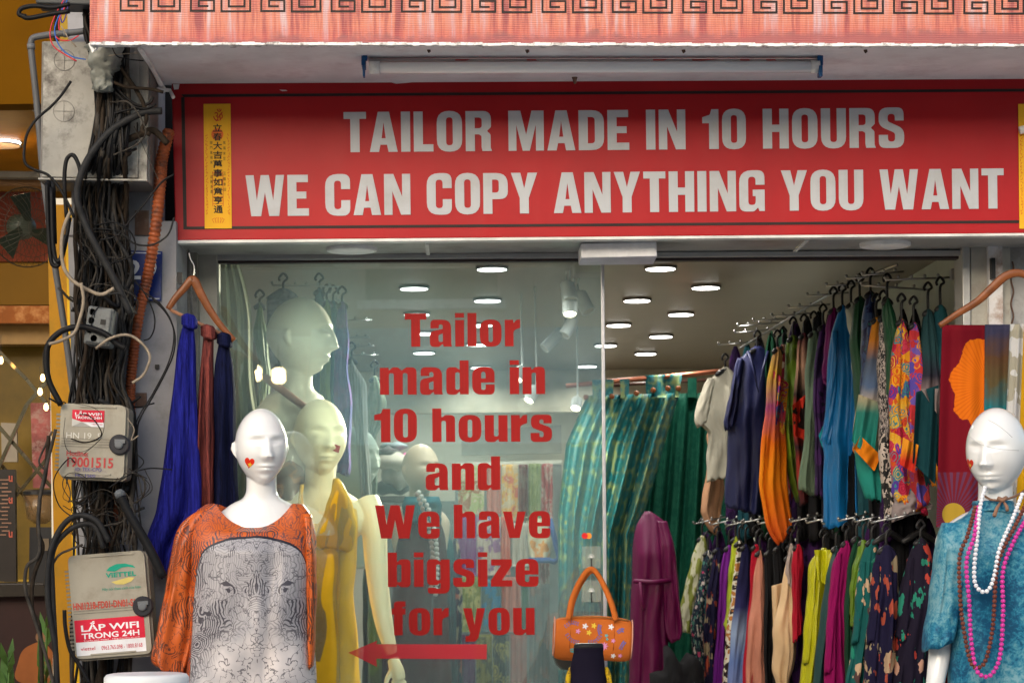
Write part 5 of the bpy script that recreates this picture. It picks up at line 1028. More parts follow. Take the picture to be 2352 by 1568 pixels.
def garment(name, fab, rows, label, Y=None, dy=.075, hang=True, short=None, seed=None, folds=5, amp=.010, railY=None, m=46, cat='garment', group=None):
    Y = Yx((rows[0][1] + rows[0][2]) / 2) if Y is None else Y; seed = int(rows[0][1] * 7 + rows[0][0]) if seed is None else seed
    # narrow shoulder before the first measured row
    y0, a, b_ = rows[0][:3]; c = (a + b_) / 2; w = (b_ - a) / 2
    if hang and rows[0][0] < 1000: rows = [(r[0], (r[1] + r[2]) / 2 - (r[2] - r[1]) * .60 * (.8 if k == 0 else 1), (r[1] + r[2]) / 2 + (r[2] - r[1]) * .60 * (.8 if k == 0 else 1)) if r[2] - r[1] < 60 else r for k, r in enumerate(rows)]
    w2 = (rows[1][2] - rows[1][1]) / 2; c2 = (rows[1][1] + rows[1][2]) / 2
    R_ = [(y0 - 5, c - w * .22, c + w * .22), (y0 + 2, c - w * .62, c + w * .62), (y0 + 12, c - w * .95, c + w * .95)] + [r for r in rows[1:]]
    g = loft(R_, Y, dy * .75, folds=folds + 1, amp=amp * .9, seed=seed, m=m + 10, n=64, edge=.0055, taper=2, sq=.9)
    o = g.build(name, F[fab] if isinstance(fab, str) else fab, smooth=True, loc=S(c, rows[-1][0], Y)); tag(o, label, cat, group)
    for sl_rows in SLV.get(' '.join(label.split()[:3]), []):
        loft(sl_rows, Y - .02, .03, folds=2, amp=.006, seed=seed + 1, n=30, m=26, taper=2, sq=.9).build('sleeve', F[fab] if isinstance(fab, str) else fab, o, True)
    if hang:
        hanger_thing(c, y0 + 2, Y, max(12, w * .9), 'black hanger holding the ' + (short or label), top=y0 - ((railY or 38) if rows[0][0] > 1000 or Y > 7.7 and c < 1200 else 34 + 34 * max(0, (c - 1640)) / 500))
    return o
# ------------------------------------------------------------------ wall racks
def rack(name, arms, label, drop=0):
    o = thing(name, S(*arms[0][:2], arms[0][3]), label, 'rack')
    for (x0, y0, x1, Y, nb, slope) in arms:
        g = G(); y1 = y0 - slope; a = S(x0, y0, Y); b_ = S(x1, y1, Y); g.tube([a, b_], .0032, 7)
        am = g.build('rack_arm', CHROME, o, True)
        for k in range(nb):
            t = k / max(1, nb - 1) * .8; p = a.lerp(b_, t) + Vector((0, 0, .0085)); q = G(); q.ball(p, .0058, 8, 6); q.tube([p, p - Vector((0, 0, .008))], .002, 5); q.build('rack_ball', CHROME, am, True)
    return o
up = []
for (x, y) in ((1650, 792), (1687, 764), (1694, 749), (1730, 738), (1773, 727), (1811, 707), (1854, 680), (1898, 657), (1944, 640), (1980, 632)):
    up.append((x, y, x + 95, Yx(x + 40), 4, 8))
up += [(2033, 643, 2185, 7.22, 5, 6), (1978, 655, 2130, 7.32, 4, -10)]
rk = rack('upper_wall_rack', up, 'chrome waterfall rack arms high on the right wall carrying the upper clothes')
g = G().tube([S(1700, 800, 9.3), S(1830, 720, 8.5), S(1960, 645, 7.8), S(2060, 608, 7.25)], .005, 8); g.build('back_rail', CHROME, rk, True)
g = G(); g.slab([(2185, 617), (2207, 614), (2207, 640), (2185, 642)], 7.18, .03); bevel(g.build('wall_bracket', CHROME, rk), .002)
lo_ = []
for i in range(13): x = 1593 + i * 37; y = 1203 + (i % 3) * 3 - i * .8; lo_.append((x, y, x + 78, Yx(x + 40) - .05, 4, 18))
rack('lower_wall_rack', lo_, 'chrome waterfall rack arms at mid height carrying the lower clothes')
# ------------------------------------------------------------------ upper row, far to near
U = [
 ('trousers', 'tan', [(985, 1622, 1662), (1060, 1626, 1664), (1120, 1618, 1662), (1175, 1608, 1656), (1205, 1622, 1655), (1215, 1640, 1652)], 'tan cotton trousers showing below the cream top', 0),
 ('short_sleeve_top', 'cream', [(848, 1640, 1692), (880, 1622, 1700), (925, 1602, 1698), (958, 1594, 1694), (974, 1606, 1690), (990, 1626, 1690), (1050, 1628, 1684), (1098, 1630, 1680)], 'cream linen short sleeve top at the far left end of the upper rack', 1),
 ('tunic', 'navy', [(800, 1712, 1768), (830, 1694, 1772), (900, 1680, 1770), (975, 1662, 1764), (988, 1672, 1760), (1100, 1668, 1752), (1172, 1664, 1748)], 'navy blue collared tunic next to the cream top', 1),
 ('long_scarf', 'orange_p', [(802, 1772, 1800), (870, 1764, 1792), (950, 1760, 1796), (1050, 1752, 1802), (1110, 1744, 1806), (1160, 1750, 1814), (1200, 1760, 1817), (1232, 1778, 1812), (1240, 1788, 1804)], 'vivid orange printed silk scarf hanging lowest of the upper row', 1),
 ('long_scarf', 'maroon_p', [(796, 1786, 1812), (900, 1776, 1808), (1000, 1777, 1817), (1100, 1788, 1836), (1190, 1806, 1846), (1225, 1818, 1840)], 'maroon scarf with pale leaf print and beige border', 1),
 ('blouse', 'olive', [(775, 1806, 1838), (850, 1804, 1834), (985, 1803, 1832), (1080, 1812, 1846), (1160, 1828, 1852)], 'shiny olive green blouse between the maroon scarf and the floral black one', 1),
 ('blouse', 'blackflower', [(770, 1834, 1860), (880, 1828, 1862), (950, 1822, 1858), (1020, 1830, 1856), (1150, 1838, 1872)], 'black blouse with peach and red flower print', 1),
 ('tunic', 'sage', [(765, 1855, 1884), (850, 1854, 1880), (950, 1852, 1878), (1050, 1846, 1876), (1110, 1838, 1880), (1132, 1840, 1886)], 'pale sage green linen tunic left of the bright blue dress', 1),
 ('dress', 'purple', [(750, 1878, 1904), (880, 1872, 1900), (1020, 1874, 1898), (1140, 1876, 1900)], 'dark purple dress half hidden behind the sage tunic', 1),
 ('blouse', 'magenta', [(712, 1902, 1928), (780, 1896, 1922), (880, 1892, 1916)], 'magenta blouse peeping out above the bright blue dress', 1),
 ('dress', 'blue', [(706, 1922, 1948), (760, 1912, 1954), (860, 1906, 1962), (960, 1898, 1966), (1018, 1884, 1968), (1035, 1892, 1970), (1120, 1890, 1974), (1204, 1892, 1978)], 'bright blue satin dress hanging in the middle of the upper row', 1),
 ('blouse', 'pale', [(700, 1942, 1968), (760, 1952, 1974), (860, 1962, 1972)], 'pale grey green blouse just behind the bright blue dress', 1),
 ('dress', 'green', [(686, 1962, 1988), (780, 1956, 1986), (900, 1964, 1990), (1060, 1970, 1992)], 'emerald green dress right of the bright blue dress', 1),
 ('blouse', 'inky', [(674, 1985, 2014), (740, 1984, 2012), (860, 1978, 2006), (960, 1980, 2010)], 'inky blue sequinned blouse high behind the ombre scarf', 1),
 ('silk_blouse', 'tealombre', [(734, 2004, 2022), (800, 1996, 2022), (880, 1984, 2024), (940, 1970, 2026), (1010, 1958, 2026), (1050, 1966, 2030), (1090, 1978, 2036), (1148, 1990, 2034)], 'silk blouse fading from orange through cream to teal', 1),
 ('orange_hem_scarf', cloth('orange_hem', 'plain', [(.75, .22, .01)]), [(1002, 1958, 1976), (1030, 1960, 2006), (1056, 1970, 2018), (1080, 1986, 2016)], 'orange folded hem piece at the foot of the teal ombre blouse', 0),
 ('blouse', 'speckle', [(728, 2018, 2040), (820, 2019, 2044), (920, 2020, 2050), (1010, 2022, 2050)], 'black and white speckled blouse with narrow fall', 1),
 ('blouse', 'inkpaint', [(1000, 2018, 2048), (1050, 2016, 2052), (1090, 2024, 2050), (1180, 2030, 2062)], 'black and cream ink painted skirt below the speckled blouse', 0),
 ('dress', 'green', [(690, 2026, 2050), (760, 2034, 2058), (900, 2040, 2056)], 'second emerald dress behind the speckled blouse', 1),
 ('silk_shirt', 'paisley', [(738, 2060, 2082), (820, 2052, 2088), (930, 2044, 2088), (1010, 2048, 2098), (1090, 2054, 2110), (1150, 2050, 2126), (1164, 2056, 2130)], 'orange and red paisley silk shirt near the right end of the upper rack', 1),
 ('silk_shirt', 'paisley2', [(746, 2086, 2112), (850, 2080, 2120), (960, 2074, 2116), (1040, 2084, 2124), (1110, 2090, 2130), (1160, 2104, 2132)], 'violet and red paisley silk shirt right of the orange paisley one', 1),
 ('skirt', 'greyhem', [(1130, 2052, 2130), (1160, 2050, 2142), (1176, 2050, 2136)], 'mauve grey scalloped hem below the paisley shirts', 0),
 ('tunic', 'tealsplit', [(716, 2118, 2146), (800, 2116, 2152), (900, 2110, 2158), (1000, 2104, 2160), (1050, 2100, 2162), (1100, 2122, 2160)], 'dark teal tunic with mauve block and orange trim on the upper rack', 1),
 ('tunic', 'darkteal', [(706, 2146, 2174), (800, 2152, 2178), (930, 2148, 2174), (1080, 2140, 2166)], 'dark slate tunic last on the upper rack', 1),
 ('trim_piece', cloth('orange_hem2', 'plain', [(.72, .24, .02)]), [(1048, 2122, 2140), (1064, 2126, 2150), (1096, 2136, 2156), (1104, 2142, 2156)], 'small orange hem corner under the dark teal tunic', 0),
]
for i, (nme, fab, rws, lab, hg) in enumerate(U):
    extra = 0; Y = Yx((rws[0][1] + rws[0][2]) / 2)
    if nme in ('orange_hem_scarf', 'trim_piece'): Y -= .09
    if fab == 'orange_p': Y -= .22
    if nme == 'trousers': Y += .05
    garment(nme, fab, rws, lab, Y, dy=.05 if nme not in ('tunic', 'dress') else .06, hang=bool(hg), railY=30 + (i * 7) % 14, folds=2 + i % 4, short=(' '.join(lab.split()[:6])))
# ------------------------------------------------------------------ lower row
Lw = [
 ('dress', 'ikat', [(1234, 1602, 1624), (1280, 1588, 1624), (1350, 1572, 1616), (1440, 1556, 1600), (1450, 1560, 1596)], 'green and cream ikat dress first on the left of the lower rack'),
 ('dress', 'darkfloral', [(1268, 1614, 1640), (1340, 1604, 1630), (1420, 1586, 1622), (1490, 1590, 1622), (1620, 1604, 1636)], 'dark dress with tiny pink flowers next to the ikat one'),
 ('dress', 'navyfloral', [(1262, 1636, 1660), (1360, 1624, 1648), (1480, 1616, 1640), (1620, 1620, 1640)], 'navy leafy dress in the left part of the lower row'),
 ('blouse', 'teal', [(1330, 1622, 1646), (1420, 1618, 1640), (1530, 1616, 1636), (1545, 1620, 1634)], 'teal satin panel dress low in the left of the lower row'),
 ('dress', 'violet', [(1256, 1662, 1688), (1330, 1654, 1676), (1450, 1646, 1666), (1640, 1634, 1658)], 'deep violet dress in the lower row'),
 ('blouse', 'lime', [(1236, 1680, 1700), (1310, 1676, 1688), (1450, 1664, 1674)], 'thin lime green strip of a blouse beside the violet dress'),
 ('dress', 'block', [(1246, 1690, 1706), (1350, 1680, 1700), (1470, 1668, 1690), (1640, 1652, 1676)], 'brown black and white block print dress in the lower row'),
 ('dress', 'blueombre', [(1254, 1700, 1726), (1340, 1692, 1726), (1440, 1682, 1720), (1522, 1674, 1712), (1640, 1664, 1708)], 'long pale blue ombre dress in the lower row'),
 ('dress', 'red', [(1254, 1726, 1748), (1350, 1722, 1742), (1480, 1712, 1732), (1640, 1702, 1724)], 'plain red dress between the blue ombre and the salmon one'),
 ('dress', 'salmon', [(1268, 1738, 1754), (1310, 1732, 1757), (1400, 1724, 1758), (1500, 1716, 1760), (1640, 1708, 1764)], 'salmon pink long dress in the lower row'),
 ('trousers', 'black', [(1268, 1754, 1780), (1400, 1756, 1784), (1640, 1756, 1784)], 'plain black trousers right of the salmon dress'),
 ('trousers', 'black', [(1258, 1776, 1800), (1400, 1780, 1804), (1640, 1776, 1806)], 'black trousers hanging left of the cream draped blouse'),
 ('blouse', cloth('pinkish_grey', 'plain', [(.45, .36, .34)]), [(1252, 1808, 1826), (1300, 1806, 1826), (1350, 1808, 1826)], 'pinkish grey blouse shoulder above the cream draped blouse'),
 ('draped_blouse', 'peach', [(1278, 1806, 1820), (1330, 1798, 1822), (1390, 1786, 1824), (1450, 1774, 1828), (1490, 1778, 1828), (1545, 1774, 1818), (1552, 1780, 1812), (1640, 1790, 1816)], 'cream silk draped blouse with zigzag hem in the lower row'),
 ('dress', 'red', [(1254, 1820, 1846), (1350, 1820, 1840), (1460, 1822, 1840)], 'dark red satin dress behind the cream draped blouse'),
 ('long_coat', 'yellowlime', [(1262, 1872, 1912), (1290, 1860, 1918), (1350, 1856, 1906), (1440, 1850, 1894), (1520, 1844, 1884), (1640, 1830, 1870)], 'bright yellow green silk long coat with open collar'),
 ('dress', 'deepteal', [(1258, 1912, 1930), (1320, 1896, 1926), (1420, 1886, 1912), (1520, 1872, 1902), (1640, 1856, 1894)], 'deep teal dress right of the yellow green coat'),
 ('long_coat', 'fuchsia', [(1246, 1930, 1958), (1290, 1914, 1950), (1380, 1904, 1940), (1480, 1898, 1944), (1640, 1892, 1950)], 'dark fuchsia pink long coat in the lower row'),
 ('dress', 'forest', [(1236, 1958, 1978), (1300, 1946, 1964), (1420, 1942, 1956), (1640, 1940, 1956)], 'narrow forest green dress right of the fuchsia coat'),
 ('blouse', 'brightlime', [(1244, 1970, 1996), (1300, 1958, 1980), (1380, 1954, 1968), (1430, 1952, 1962)], 'bright grass green blouse right of the forest green dress'),
 ('silk_robe', 'tealfloral', [(1242, 1986, 2020), (1300, 1972, 2018), (1400, 1966, 2012), (1480, 1956, 1998), (1560, 1944, 1988), (1600, 1950, 1984)], 'teal and beige large floral silk robe'),
 ('silk_dress', 'navyfloral', [(1256, 2012, 2060), (1330, 2004, 2064), (1420, 1998, 2066), (1500, 1990, 2064), (1640, 1976, 2060)], 'navy silk dress with big green and beige leaves'),
 ('kimono', 'coral', [(1240, 2096, 2134), (1300, 2080, 2144), (1380, 2064, 2146), (1480, 2056, 2142), (1640, 2044, 2134)], 'black kimono with coral branches nearest the blue dressed mannequin'),
]
for i, (nme, fab, rws, lab) in enumerate(Lw):
    Y = Yx((rws[0][1] + rws[0][2]) / 2) - .08; big = (rws[1][2] - rws[1][1]) > 40
    garment(nme, fab, rws, lab, Y, dy=.06 if not big else .08, railY=44 + (i * 5) % 12, folds=3 + i % 4, amp=.010 if not big else .014, short=(' '.join(lab.split()[:7])), seed=i * 13 + 3)
# dark clothes packed behind
def near(T, x):
    r = min(T, key=lambda q: abs((q[2][0][1] + q[2][0][2]) / 2 - x)); return ' '.join(r[3].split()[:4]).replace(' of', '').replace(' at', '').replace(' with', '')
rnd = random.Random(4)
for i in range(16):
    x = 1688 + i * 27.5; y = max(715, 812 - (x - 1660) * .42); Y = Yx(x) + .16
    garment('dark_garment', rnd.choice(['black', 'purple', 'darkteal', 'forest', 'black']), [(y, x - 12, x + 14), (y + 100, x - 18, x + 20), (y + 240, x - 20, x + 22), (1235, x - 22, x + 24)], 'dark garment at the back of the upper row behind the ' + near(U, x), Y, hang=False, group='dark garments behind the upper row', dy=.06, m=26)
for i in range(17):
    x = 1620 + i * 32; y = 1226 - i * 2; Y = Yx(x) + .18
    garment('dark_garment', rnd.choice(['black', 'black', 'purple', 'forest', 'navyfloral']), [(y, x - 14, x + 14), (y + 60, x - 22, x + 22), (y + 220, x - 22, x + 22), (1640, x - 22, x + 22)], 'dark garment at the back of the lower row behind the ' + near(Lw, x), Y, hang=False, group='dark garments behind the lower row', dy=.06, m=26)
# flat folded pieces that overlap their neighbours at an angle
for i, (a, b_, c_, d_, fb, lab) in enumerate((
 ((1972, 905), (2022, 925), (1956, 1012), (2006, 1062), 'tealombre', 'angular silk sleeve with teal lower part folded over the ombre blouse'),
 ((1976, 1000), (2024, 1046), (1960, 1030), (2008, 1082), cloth('orange_hem', 'plain', [(.75, .22, .01)]), 'bright orange slanted border of the teal silk sleeve'),
 ((2074, 1004), (2110, 1022), (2066, 1066), (2100, 1086), cloth('orange_red_border', 'ombre', [(.6, .03, .02), (.65, .04, .02), (.8, .30, .02), (.8, .32, .03)], scale=.12, distort=.02), 'orange and red slanted sleeve border on the paisley shirt'),
 ((2104, 900), (2156, 884), (2096, 1062), (2148, 1112), cloth('deep_slate_silk', 'plain', [(.010, .060, .075)]), 'flat slate coloured sleeve at the right end of the upper rack'),
 ((2116, 894), (2158, 892), (2130, 916), (2152, 950), 'greyhem', 'small mauve triangle on the slate sleeve'),
 ((1820, 930), (1858, 900), (1824, 1000), (1852, 1012), cloth('red_black_ring', 'blotch', [(.55, .03, .015), (.02, .01, .01), (.6, .05, .02)], 7), 'red and black patterned sleeve in the middle of the upper row'),
 ((1768, 960), (1800, 1000), (1762, 1060), (1822, 1235), cloth('cream_border', 'blotch', [(.42, .32, .25), (.10, .05, .04), (.45, .36, .28)], 40), 'narrow cream and brown border strip crossing the maroon scarf'),
 ((1776, 850), (1812, 880), (1770, 960), (1800, 1000), 'paisley', 'bunched multicoloured sleeve above the orange scarf'),
 ((1880, 1000), (1912, 930), (1888, 1026), (1918, 1030), cloth('turquoise_lining', 'plain', [(.01, .30, .38)]), 'turquoise lining corner at the left of the bright blue dress'),
 ((1772, 1345), (1822, 1330), (1776, 1450), (1826, 1392), 'peach', 'upper cascading fold of the cream draped blouse'),
 ((2000, 1290), (2026, 1262), (2030, 1385), (2046, 1392), cloth('emerald_satin_panel', 'plain', [(.015, .20, .14)], rough=.35), 'shiny emerald neckline panel on the navy leaf dress'),
 ((1870, 1262), (1914, 1262), (1878, 1330), (1896, 1342), cloth('lime_collar', 'plain', [(.62, .62, .01)], rough=.3), 'open pointed collar of the yellow green coat'))):
    xm = (a[0] + b_[0]) / 2; Yk = Yx(xm) - (.14 if i != 6 and i != 7 else .20)
    gq = sheet(a, b_, c_, d_, Yk, 1.3, .012, 36, 26, seed=90 + i)
    tag(gq.build('folded_scarf', F[fb] if isinstance(fb, str) else fb, smooth=True), lab, 'garment')
# fashion details: collar of the navy tunic, open hanger
g = G(); g.tube([S(1718, 806, 8.86), S(1732, 850, 8.84), S(1742, 900, 8.83), S(1752, 850, 8.84), S(1764, 806, 8.86)], .006, 6); tag(g.build('collar_trim', F['navy'], smooth=True), 'dark collar edge at the neck of the navy tunic', 'collar')
hanger_thing(2045, 1225, 7.3, 44, 'bare black hanger with straight bar above the navy leaf dress', top=1175)
hanger_thing(2112, 1222, 7.28, 44, 'bare black hanger above the coral branch kimono', top=1172)
# ------------------------------------------------------------------ curtains and robe
m, t, bs = nt('teal_brocade'); v = coords(t, (1.25, 1, .9), .02, 9)
vo = N(t, 'TexVoronoi'); vo.inputs['Scale'].default_value = 17; vo.inputs['Randomness'].default_value = .45; t.links.new(v, vo.inputs['Vector'])
f = math_(t, 'ADD', vo.outputs['Distance'], math_(t, 'MULTIPLY', noise(t, v, 60, 3), .28)); c = ramp(t, f, [(0, (.42, .34, .12)), (.22, (.28, .29, .11)), (.31, (.02, .16, .165)), (.64, (.003, .10, .13)), (.80, (.20, .26, .11))], 'LINEAR')
sn = math_(t, 'SINE', math_(t, 'MULTIPLY', vo.outputs['Distance'], 42)); c = mixc(t, math_(t, 'MULTIPLY', math_(t, 'GREATER_THAN', sn, .5), .45), c, (.05, .24, .24))
t.links.new(c, bs.inputs['Base Color']); bs.inputs['Roughness'].default_value = .42; bs.inputs['Specular IOR Level'].default_value = .3; BROC = m
YCu = 9.9
cu = thing('brocade_curtain', S(1450, 1568, YCu), 'teal and gold brocade tab top curtain pulled to the left in the doorway', 'curtain')
def gat(x, y, s, t):
    R0 = float(np.interp(y, [900, 1000, 1080, 1170, 1228, 1430, 1568, 1640], [1562, 1532, 1510, 1483, 1462, 1455, 1447, 1445])); L0 = float(np.interp(y, [900, 1020, 1180, 1640], [1352, 1300, 1282, 1282]))
    return L0 + (R0 - L0) * (s ** .95)
sheet((1300, 908), (1562, 902), (1240, 1640), (1480, 1640), YCu, 4.2, .085, 200, 60, seed=2, gather=gat).build('fabric', BROC, cu, True)
sheet((1482, 862), (1567, 858), (1484, 912), (1560, 912), YCu - .02, 1.5, .02, 40, 10, seed=4).build('top_flap', BROC, cu, True)
for i, x in enumerate((1360, 1388, 1424)):
    q = G(); q.slab([(x, 872 - i * .8), (x + 22, 872 - i * .8), (x + 20, 914), (x + 2, 914)], YCu - .03, .012); q.slab([(x, 872 - i * .8), (x + 22, 872 - i * .8), (x + 20, 914), (x + 2, 914)], YCu + .03, .01); q.build('curtain_tab', BROC, cu)
for x, y in ((1346, 912), (1405, 910), (1462, 903), (1500, 896), (1534, 892), (1558, 892)): G().lathe(S(x, y, YCu - .05), [(0, .013), (.006, .011), (.008, .006)], 12, ax=Vector((0, -1, 0))).build('wooden_button', WOOD, cu, True)
g = G().tube([S(1300, 886, YCu), S(1400, 876, YCu), S(1580, 860, YCu), S(1680, 850, YCu)], .011, 12); tag(g.build('curtain_rod', mat('copper_rod', (.40, .14, .08), .35, .6), smooth=True), 'copper coloured curtain rod behind the cream top', 'curtain rod')
g = G().tube([S(1380, 886, YCu + .3), S(1700, 868, YCu + .3)], .008, 10); tag(g.build('curtain_rod', mat('dark_rod', (.08, .04, .03), .4), smooth=True), 'thinner dark curtain rod just behind the copper one', 'curtain rod')
dk = cloth('dark_green_curtain', 'speck', [(.008, .085, .055), (.015, .11, .07)], 30, rough=.6, distort=.5)
c2 = thing('green_curtain', S(1600, 1568, YCu + .3), 'plain dark green curtain behind the brocade one', 'curtain')
sheet((1480, 905), (1700, 900), (1400, 1640), (1700, 1640), YCu + .32, 6, .03, 120, 40, seed=8).build('fabric', dk, c2, True)
for x in (1580, 1640): G().slab([(x, 868), (x + 20, 867), (x + 20, 912), (x, 912)], YCu + .28, .02).build('curtain_tab', dk, c2)
rb_ = thing('robe_display', S(1500, 1568, 9.3), 'magenta silk robe with tied waist on a display form beside the brocade curtain', 'robe')
MAG = cloth('magenta_silk', 'plain', [(.125, .002, .058)], rough=.45)
loft([(1174, 1480, 1494), (1184, 1474, 1512), (1197, 1464, 1531), (1216, 1458, 1538), (1260, 1452, 1540), (1320, 1452, 1545), (1332, 1454, 1540), (1345, 1452, 1542), (1420, 1448, 1532), (1568, 1444, 1536), (1660, 1440, 1540)], 9.3, .12, folds=4, amp=.012, seed=5).build('body', MAG, rb_, True)
loft([(1196, 1508, 1532), (1240, 1512, 1546), (1320, 1518, 1556), (1400, 1522, 1564), (1450, 1526, 1568), (1470, 1536, 1560)], 9.22, .05, folds=3, amp=.010, seed=6).build('sleeve', MAG, rb_, True)
g = G().tube([S(1456, 1334, 9.17), S(1500, 1336, 9.15), S(1540, 1332, 9.18)], .010, 8); g.tube([S(1470, 1336, 9.15), S(1474, 1380, 9.15), S(1480, 1400, 9.15)], .007, 7); g.build('belt', MAG, rb_, True)
g = G().ball((0, 0, 0), 1, 28, 18); _c = S(1560, 1640, 9.0); g.v = [_c + Vector((v.x * .13, v.y * .12, v.z * .26)) * (1 + .12 * math.sin(v.x * 9 + v.z * 5) + .08 * math.sin(v.z * 17 + v.x * 4)) for v in g.v]; tag(g.build('dark_bag', F['black'], smooth=True), 'dark cloth bag heaped on the floor beside the magenta robe', 'bag')

# ------------------------------------------------------------------ BEHIND THE GLASS
ct = thing('cream_curtain', S(560, 1568, 7.4), 'cream curtain hanging inside the window at its left edge', 'curtain')
sheet((505, 598), (535, 598), (520, 1640), (625, 1640), 7.42, 3, .014, 80, 60, seed=3, gather=lambda x, y, s, t: 508 + s * (38 + 60 * math.sin(min(1, t * 2.2) * 1.5) + 10 * math.sin(t * 17))).build('fabric', cloth('cream_drape', 'plain', [(.52, .52, .38)]), ct, True)
lr = [(625, 655, 790, 7.9, 6, -4), (700, 690, 790, 8.3, 3, 0), (790, 735, 855, 8.9, 3, 0), (800, 775, 850, 9.3, 3, 0), (800, 795, 860, 9.6, 3, 0), (810, 815, 870, 9.9, 3, 0)]
rack('left_wall_rack', lr, 'chrome rack arms inside the window on the left wall')
B = [
 ('long_scarf', cloth('moss_silk', 'plain', [(.10, .17, .04)], rough=.5), [(700, 590, 604), (760, 582, 612), (850, 600, 618), (940, 592, 618), (1000, 586, 600)], 'moss green silk scarf beside the cream curtain inside the window', 7.6),
 ('lace_blouse', cloth('sheer_black_lace', 'speck', [(.04, .035, .045), (.16, .13, .15)], 40), [(668, 612, 690), (760, 615, 668), (880, 620, 660), (1000, 618, 664)], 'dark lace blouse hanging left of the large mannequin head', 7.75),
 ('blouse', F['darkteal'], [(668, 722, 745), (760, 715, 760), (900, 712, 770), (1000, 712, 774)], 'dark teal blouse on the left rack behind the mannequin head', 8.1),
 ('blouse', cloth('moss2', 'plain', [(.16, .24, .05)]), [(694, 742, 760), (800, 736, 758), (1000, 735, 756)], 'moss green blouse on the left rack', 8.0),
 ('blouse', F['teal'], [(696, 756, 775), (800, 752, 776), (1000, 752, 772)], 'teal blouse on the left rack', 8.05),
 ('dress', cloth('violet_blue_print', 'blotch', [(.06, .06, .22), (.13, .07, .25), (.08, .10, .30)], 20), [(698, 776, 796), (780, 770, 800), (860, 768, 798), (930, 772, 806), (1020, 766, 800), (1070, 762, 806), (1085, 770, 800)], 'long violet blue printed dress on the left rack', 7.8),
 ('shawl', cloth('white_fringed', 'stripe', [(.5, .52, .5), (.32, .35, .33)], 30), [(826, 802, 814), (880, 804, 838), (980, 816, 842), (1080, 826, 850), (1180, 836, 852)], 'white fringed shawl hanging inside the window', 8.2),
 ('blouse', cloth('pale_green_lace', 'speck', [(.22, .30, .20), (.34, .38, .28)], 90), [(868, 850, 872), (920, 846, 886), (972, 848, 880), (1000, 846, 862), (1180, 850, 866)], 'pale green patterned blouse on a dark hanger inside the window', 8.8),
]
for i, (nme, fab, rws, lab, Y) in enumerate(B):
    garment(nme, fab, rws, lab, Y, dy=.05, short=' '.join(lab.split()[:6]), folds=4, seed=40 + i, railY=40)
# mannequins inside
BEIGE = mat('mannequin_grey_beige', (.50, .47, .38), .4, var=.05, coat=.2); SKIN = mat('mannequin_cream', (.80, .68, .46), .35, var=.04, coat=.3)
def arm(g, pts, rad, n=16): 
    q = cr([tuple(p) + (r,) for p, r in zip(pts, rad)], 6); g.tube([Vector(tuple(float(v) for v in a[:3])) for a in q], [float(a[3]) for a in q], n)
mq = thing('profile_mannequin', S(690, 1100, 7.35), 'large pale bald mannequin in profile behind the glass, facing right', 'mannequin')
mannequin_body('body', 690, 775, 7.35, 184, R(78), BEIGE, mq, .0042, bodyyaw=R(35), low=-.5, shoulders=.82, width=.8)
g = G(); c = S(660, 905, 7.30); ring = [c + Vector((.072 * math.cos(a * .2618), .060 * math.sin(a * .2618), -.055 * math.cos(a * .2618))) for a in range(25)]
g.tube(ring, .013, 8, cap=False); g.build('leather_collar', mat('brown_leather', (.17, .06, .03), .6), mq, True)
loft([(1045, 640, 690), (1070, 600, 705), (1120, 596, 712), (1300, 590, 720)], 7.33, .12, folds=4, amp=.012, seed=9).build('top', cloth('brown_marble_silk', 'blotch', [(.10, .03, .01), (.35, .12, .02), (.16, .05, .01), (.40, .16, .03)], 14, rough=.35), mq, True)
ym = thing('yellow_dress_mannequin', S(770, 1568, 7.22), 'cream mannequin in a golden yellow halter dress just behind the glass', 'mannequin')
def arms_y(g):
    Y = 7.24; P_ = [S(842, 1150, Y + .03), S(858, 1200, Y), S(864, 1290, Y - .01), S(872, 1370, Y - .02), S(884, 1440, Y - .04), S(900, 1500, Y - .06)]
    arm(g, P_, [.044, .043, .038, .034, .029, .019])
    h = S(902, 1512, Y - .06); arm(g, [h, S(912, 1540, Y - .07), S(918, 1560, Y - .07)], [.019, .024, .020])
    for k in range(4): f0 = S(904 + k * 8, 1562, Y - .07 + k * .004); arm(g, [f0, S(908 + k * 7, 1590, Y - .075), S(904 + k * 6, 1614, Y - .07)], [.0088, .0078, .006], 9)
    arm(g, [S(906, 1530, Y - .075), S(890, 1556, Y - .08), S(886, 1580, Y - .085)], [.010, .009, .007], 9)
mannequin_body('body', 735, 1005, 7.22, 178, R(22), SKIN, ym, .0036, extra=arms_y, low=-.34, shoulders=.93, width=.52, bodyyaw=R(5))
YD = cloth('golden_satin', 'plain', [(1.0, .56, .015)], rough=.35)
loft([(1168, 676, 818), (1200, 664, 824), (1290, 660, 820), (1360, 668, 810), (1420, 664, 816), (1568, 656, 828), (1680, 652, 836)], 7.19, .16, folds=3, amp=.012, seed=12, front=(.05, .14, .35, -.25)).build('dress', YD, ym, True)
g = G(); a = [S(770, 1105, 7.22), S(796, 1130, 7.12), S(812, 1190, 7.085), S(806, 1240, 7.08)]; 
for side in (0, 1):
    pass
loft([(1098, 766, 778), (1120, 764, 792), (1150, 752, 808), (1190, 738, 820), (1225, 728, 818), (1260, 722, 812)], 7.05, .02, folds=3, amp=.006, seed=14, n=30, m=30).build('halter_strap', YD, ym, True)
loft([(1112, 690, 698), (1140, 686, 694), (1200, 684, 700), (1250, 686, 712)], 7.13, .02, folds=2, amp=.004, seed=15, n=30, m=20).build('halter_strap', YD, ym, True)
YMB = [o for o in ym.children if o.name.startswith('body')][0]
tm = thing('teal_head_mannequin', S(820, 1200, 8.3), 'pale grey green mannequin head looking right behind the yellow dress', 'mannequin')
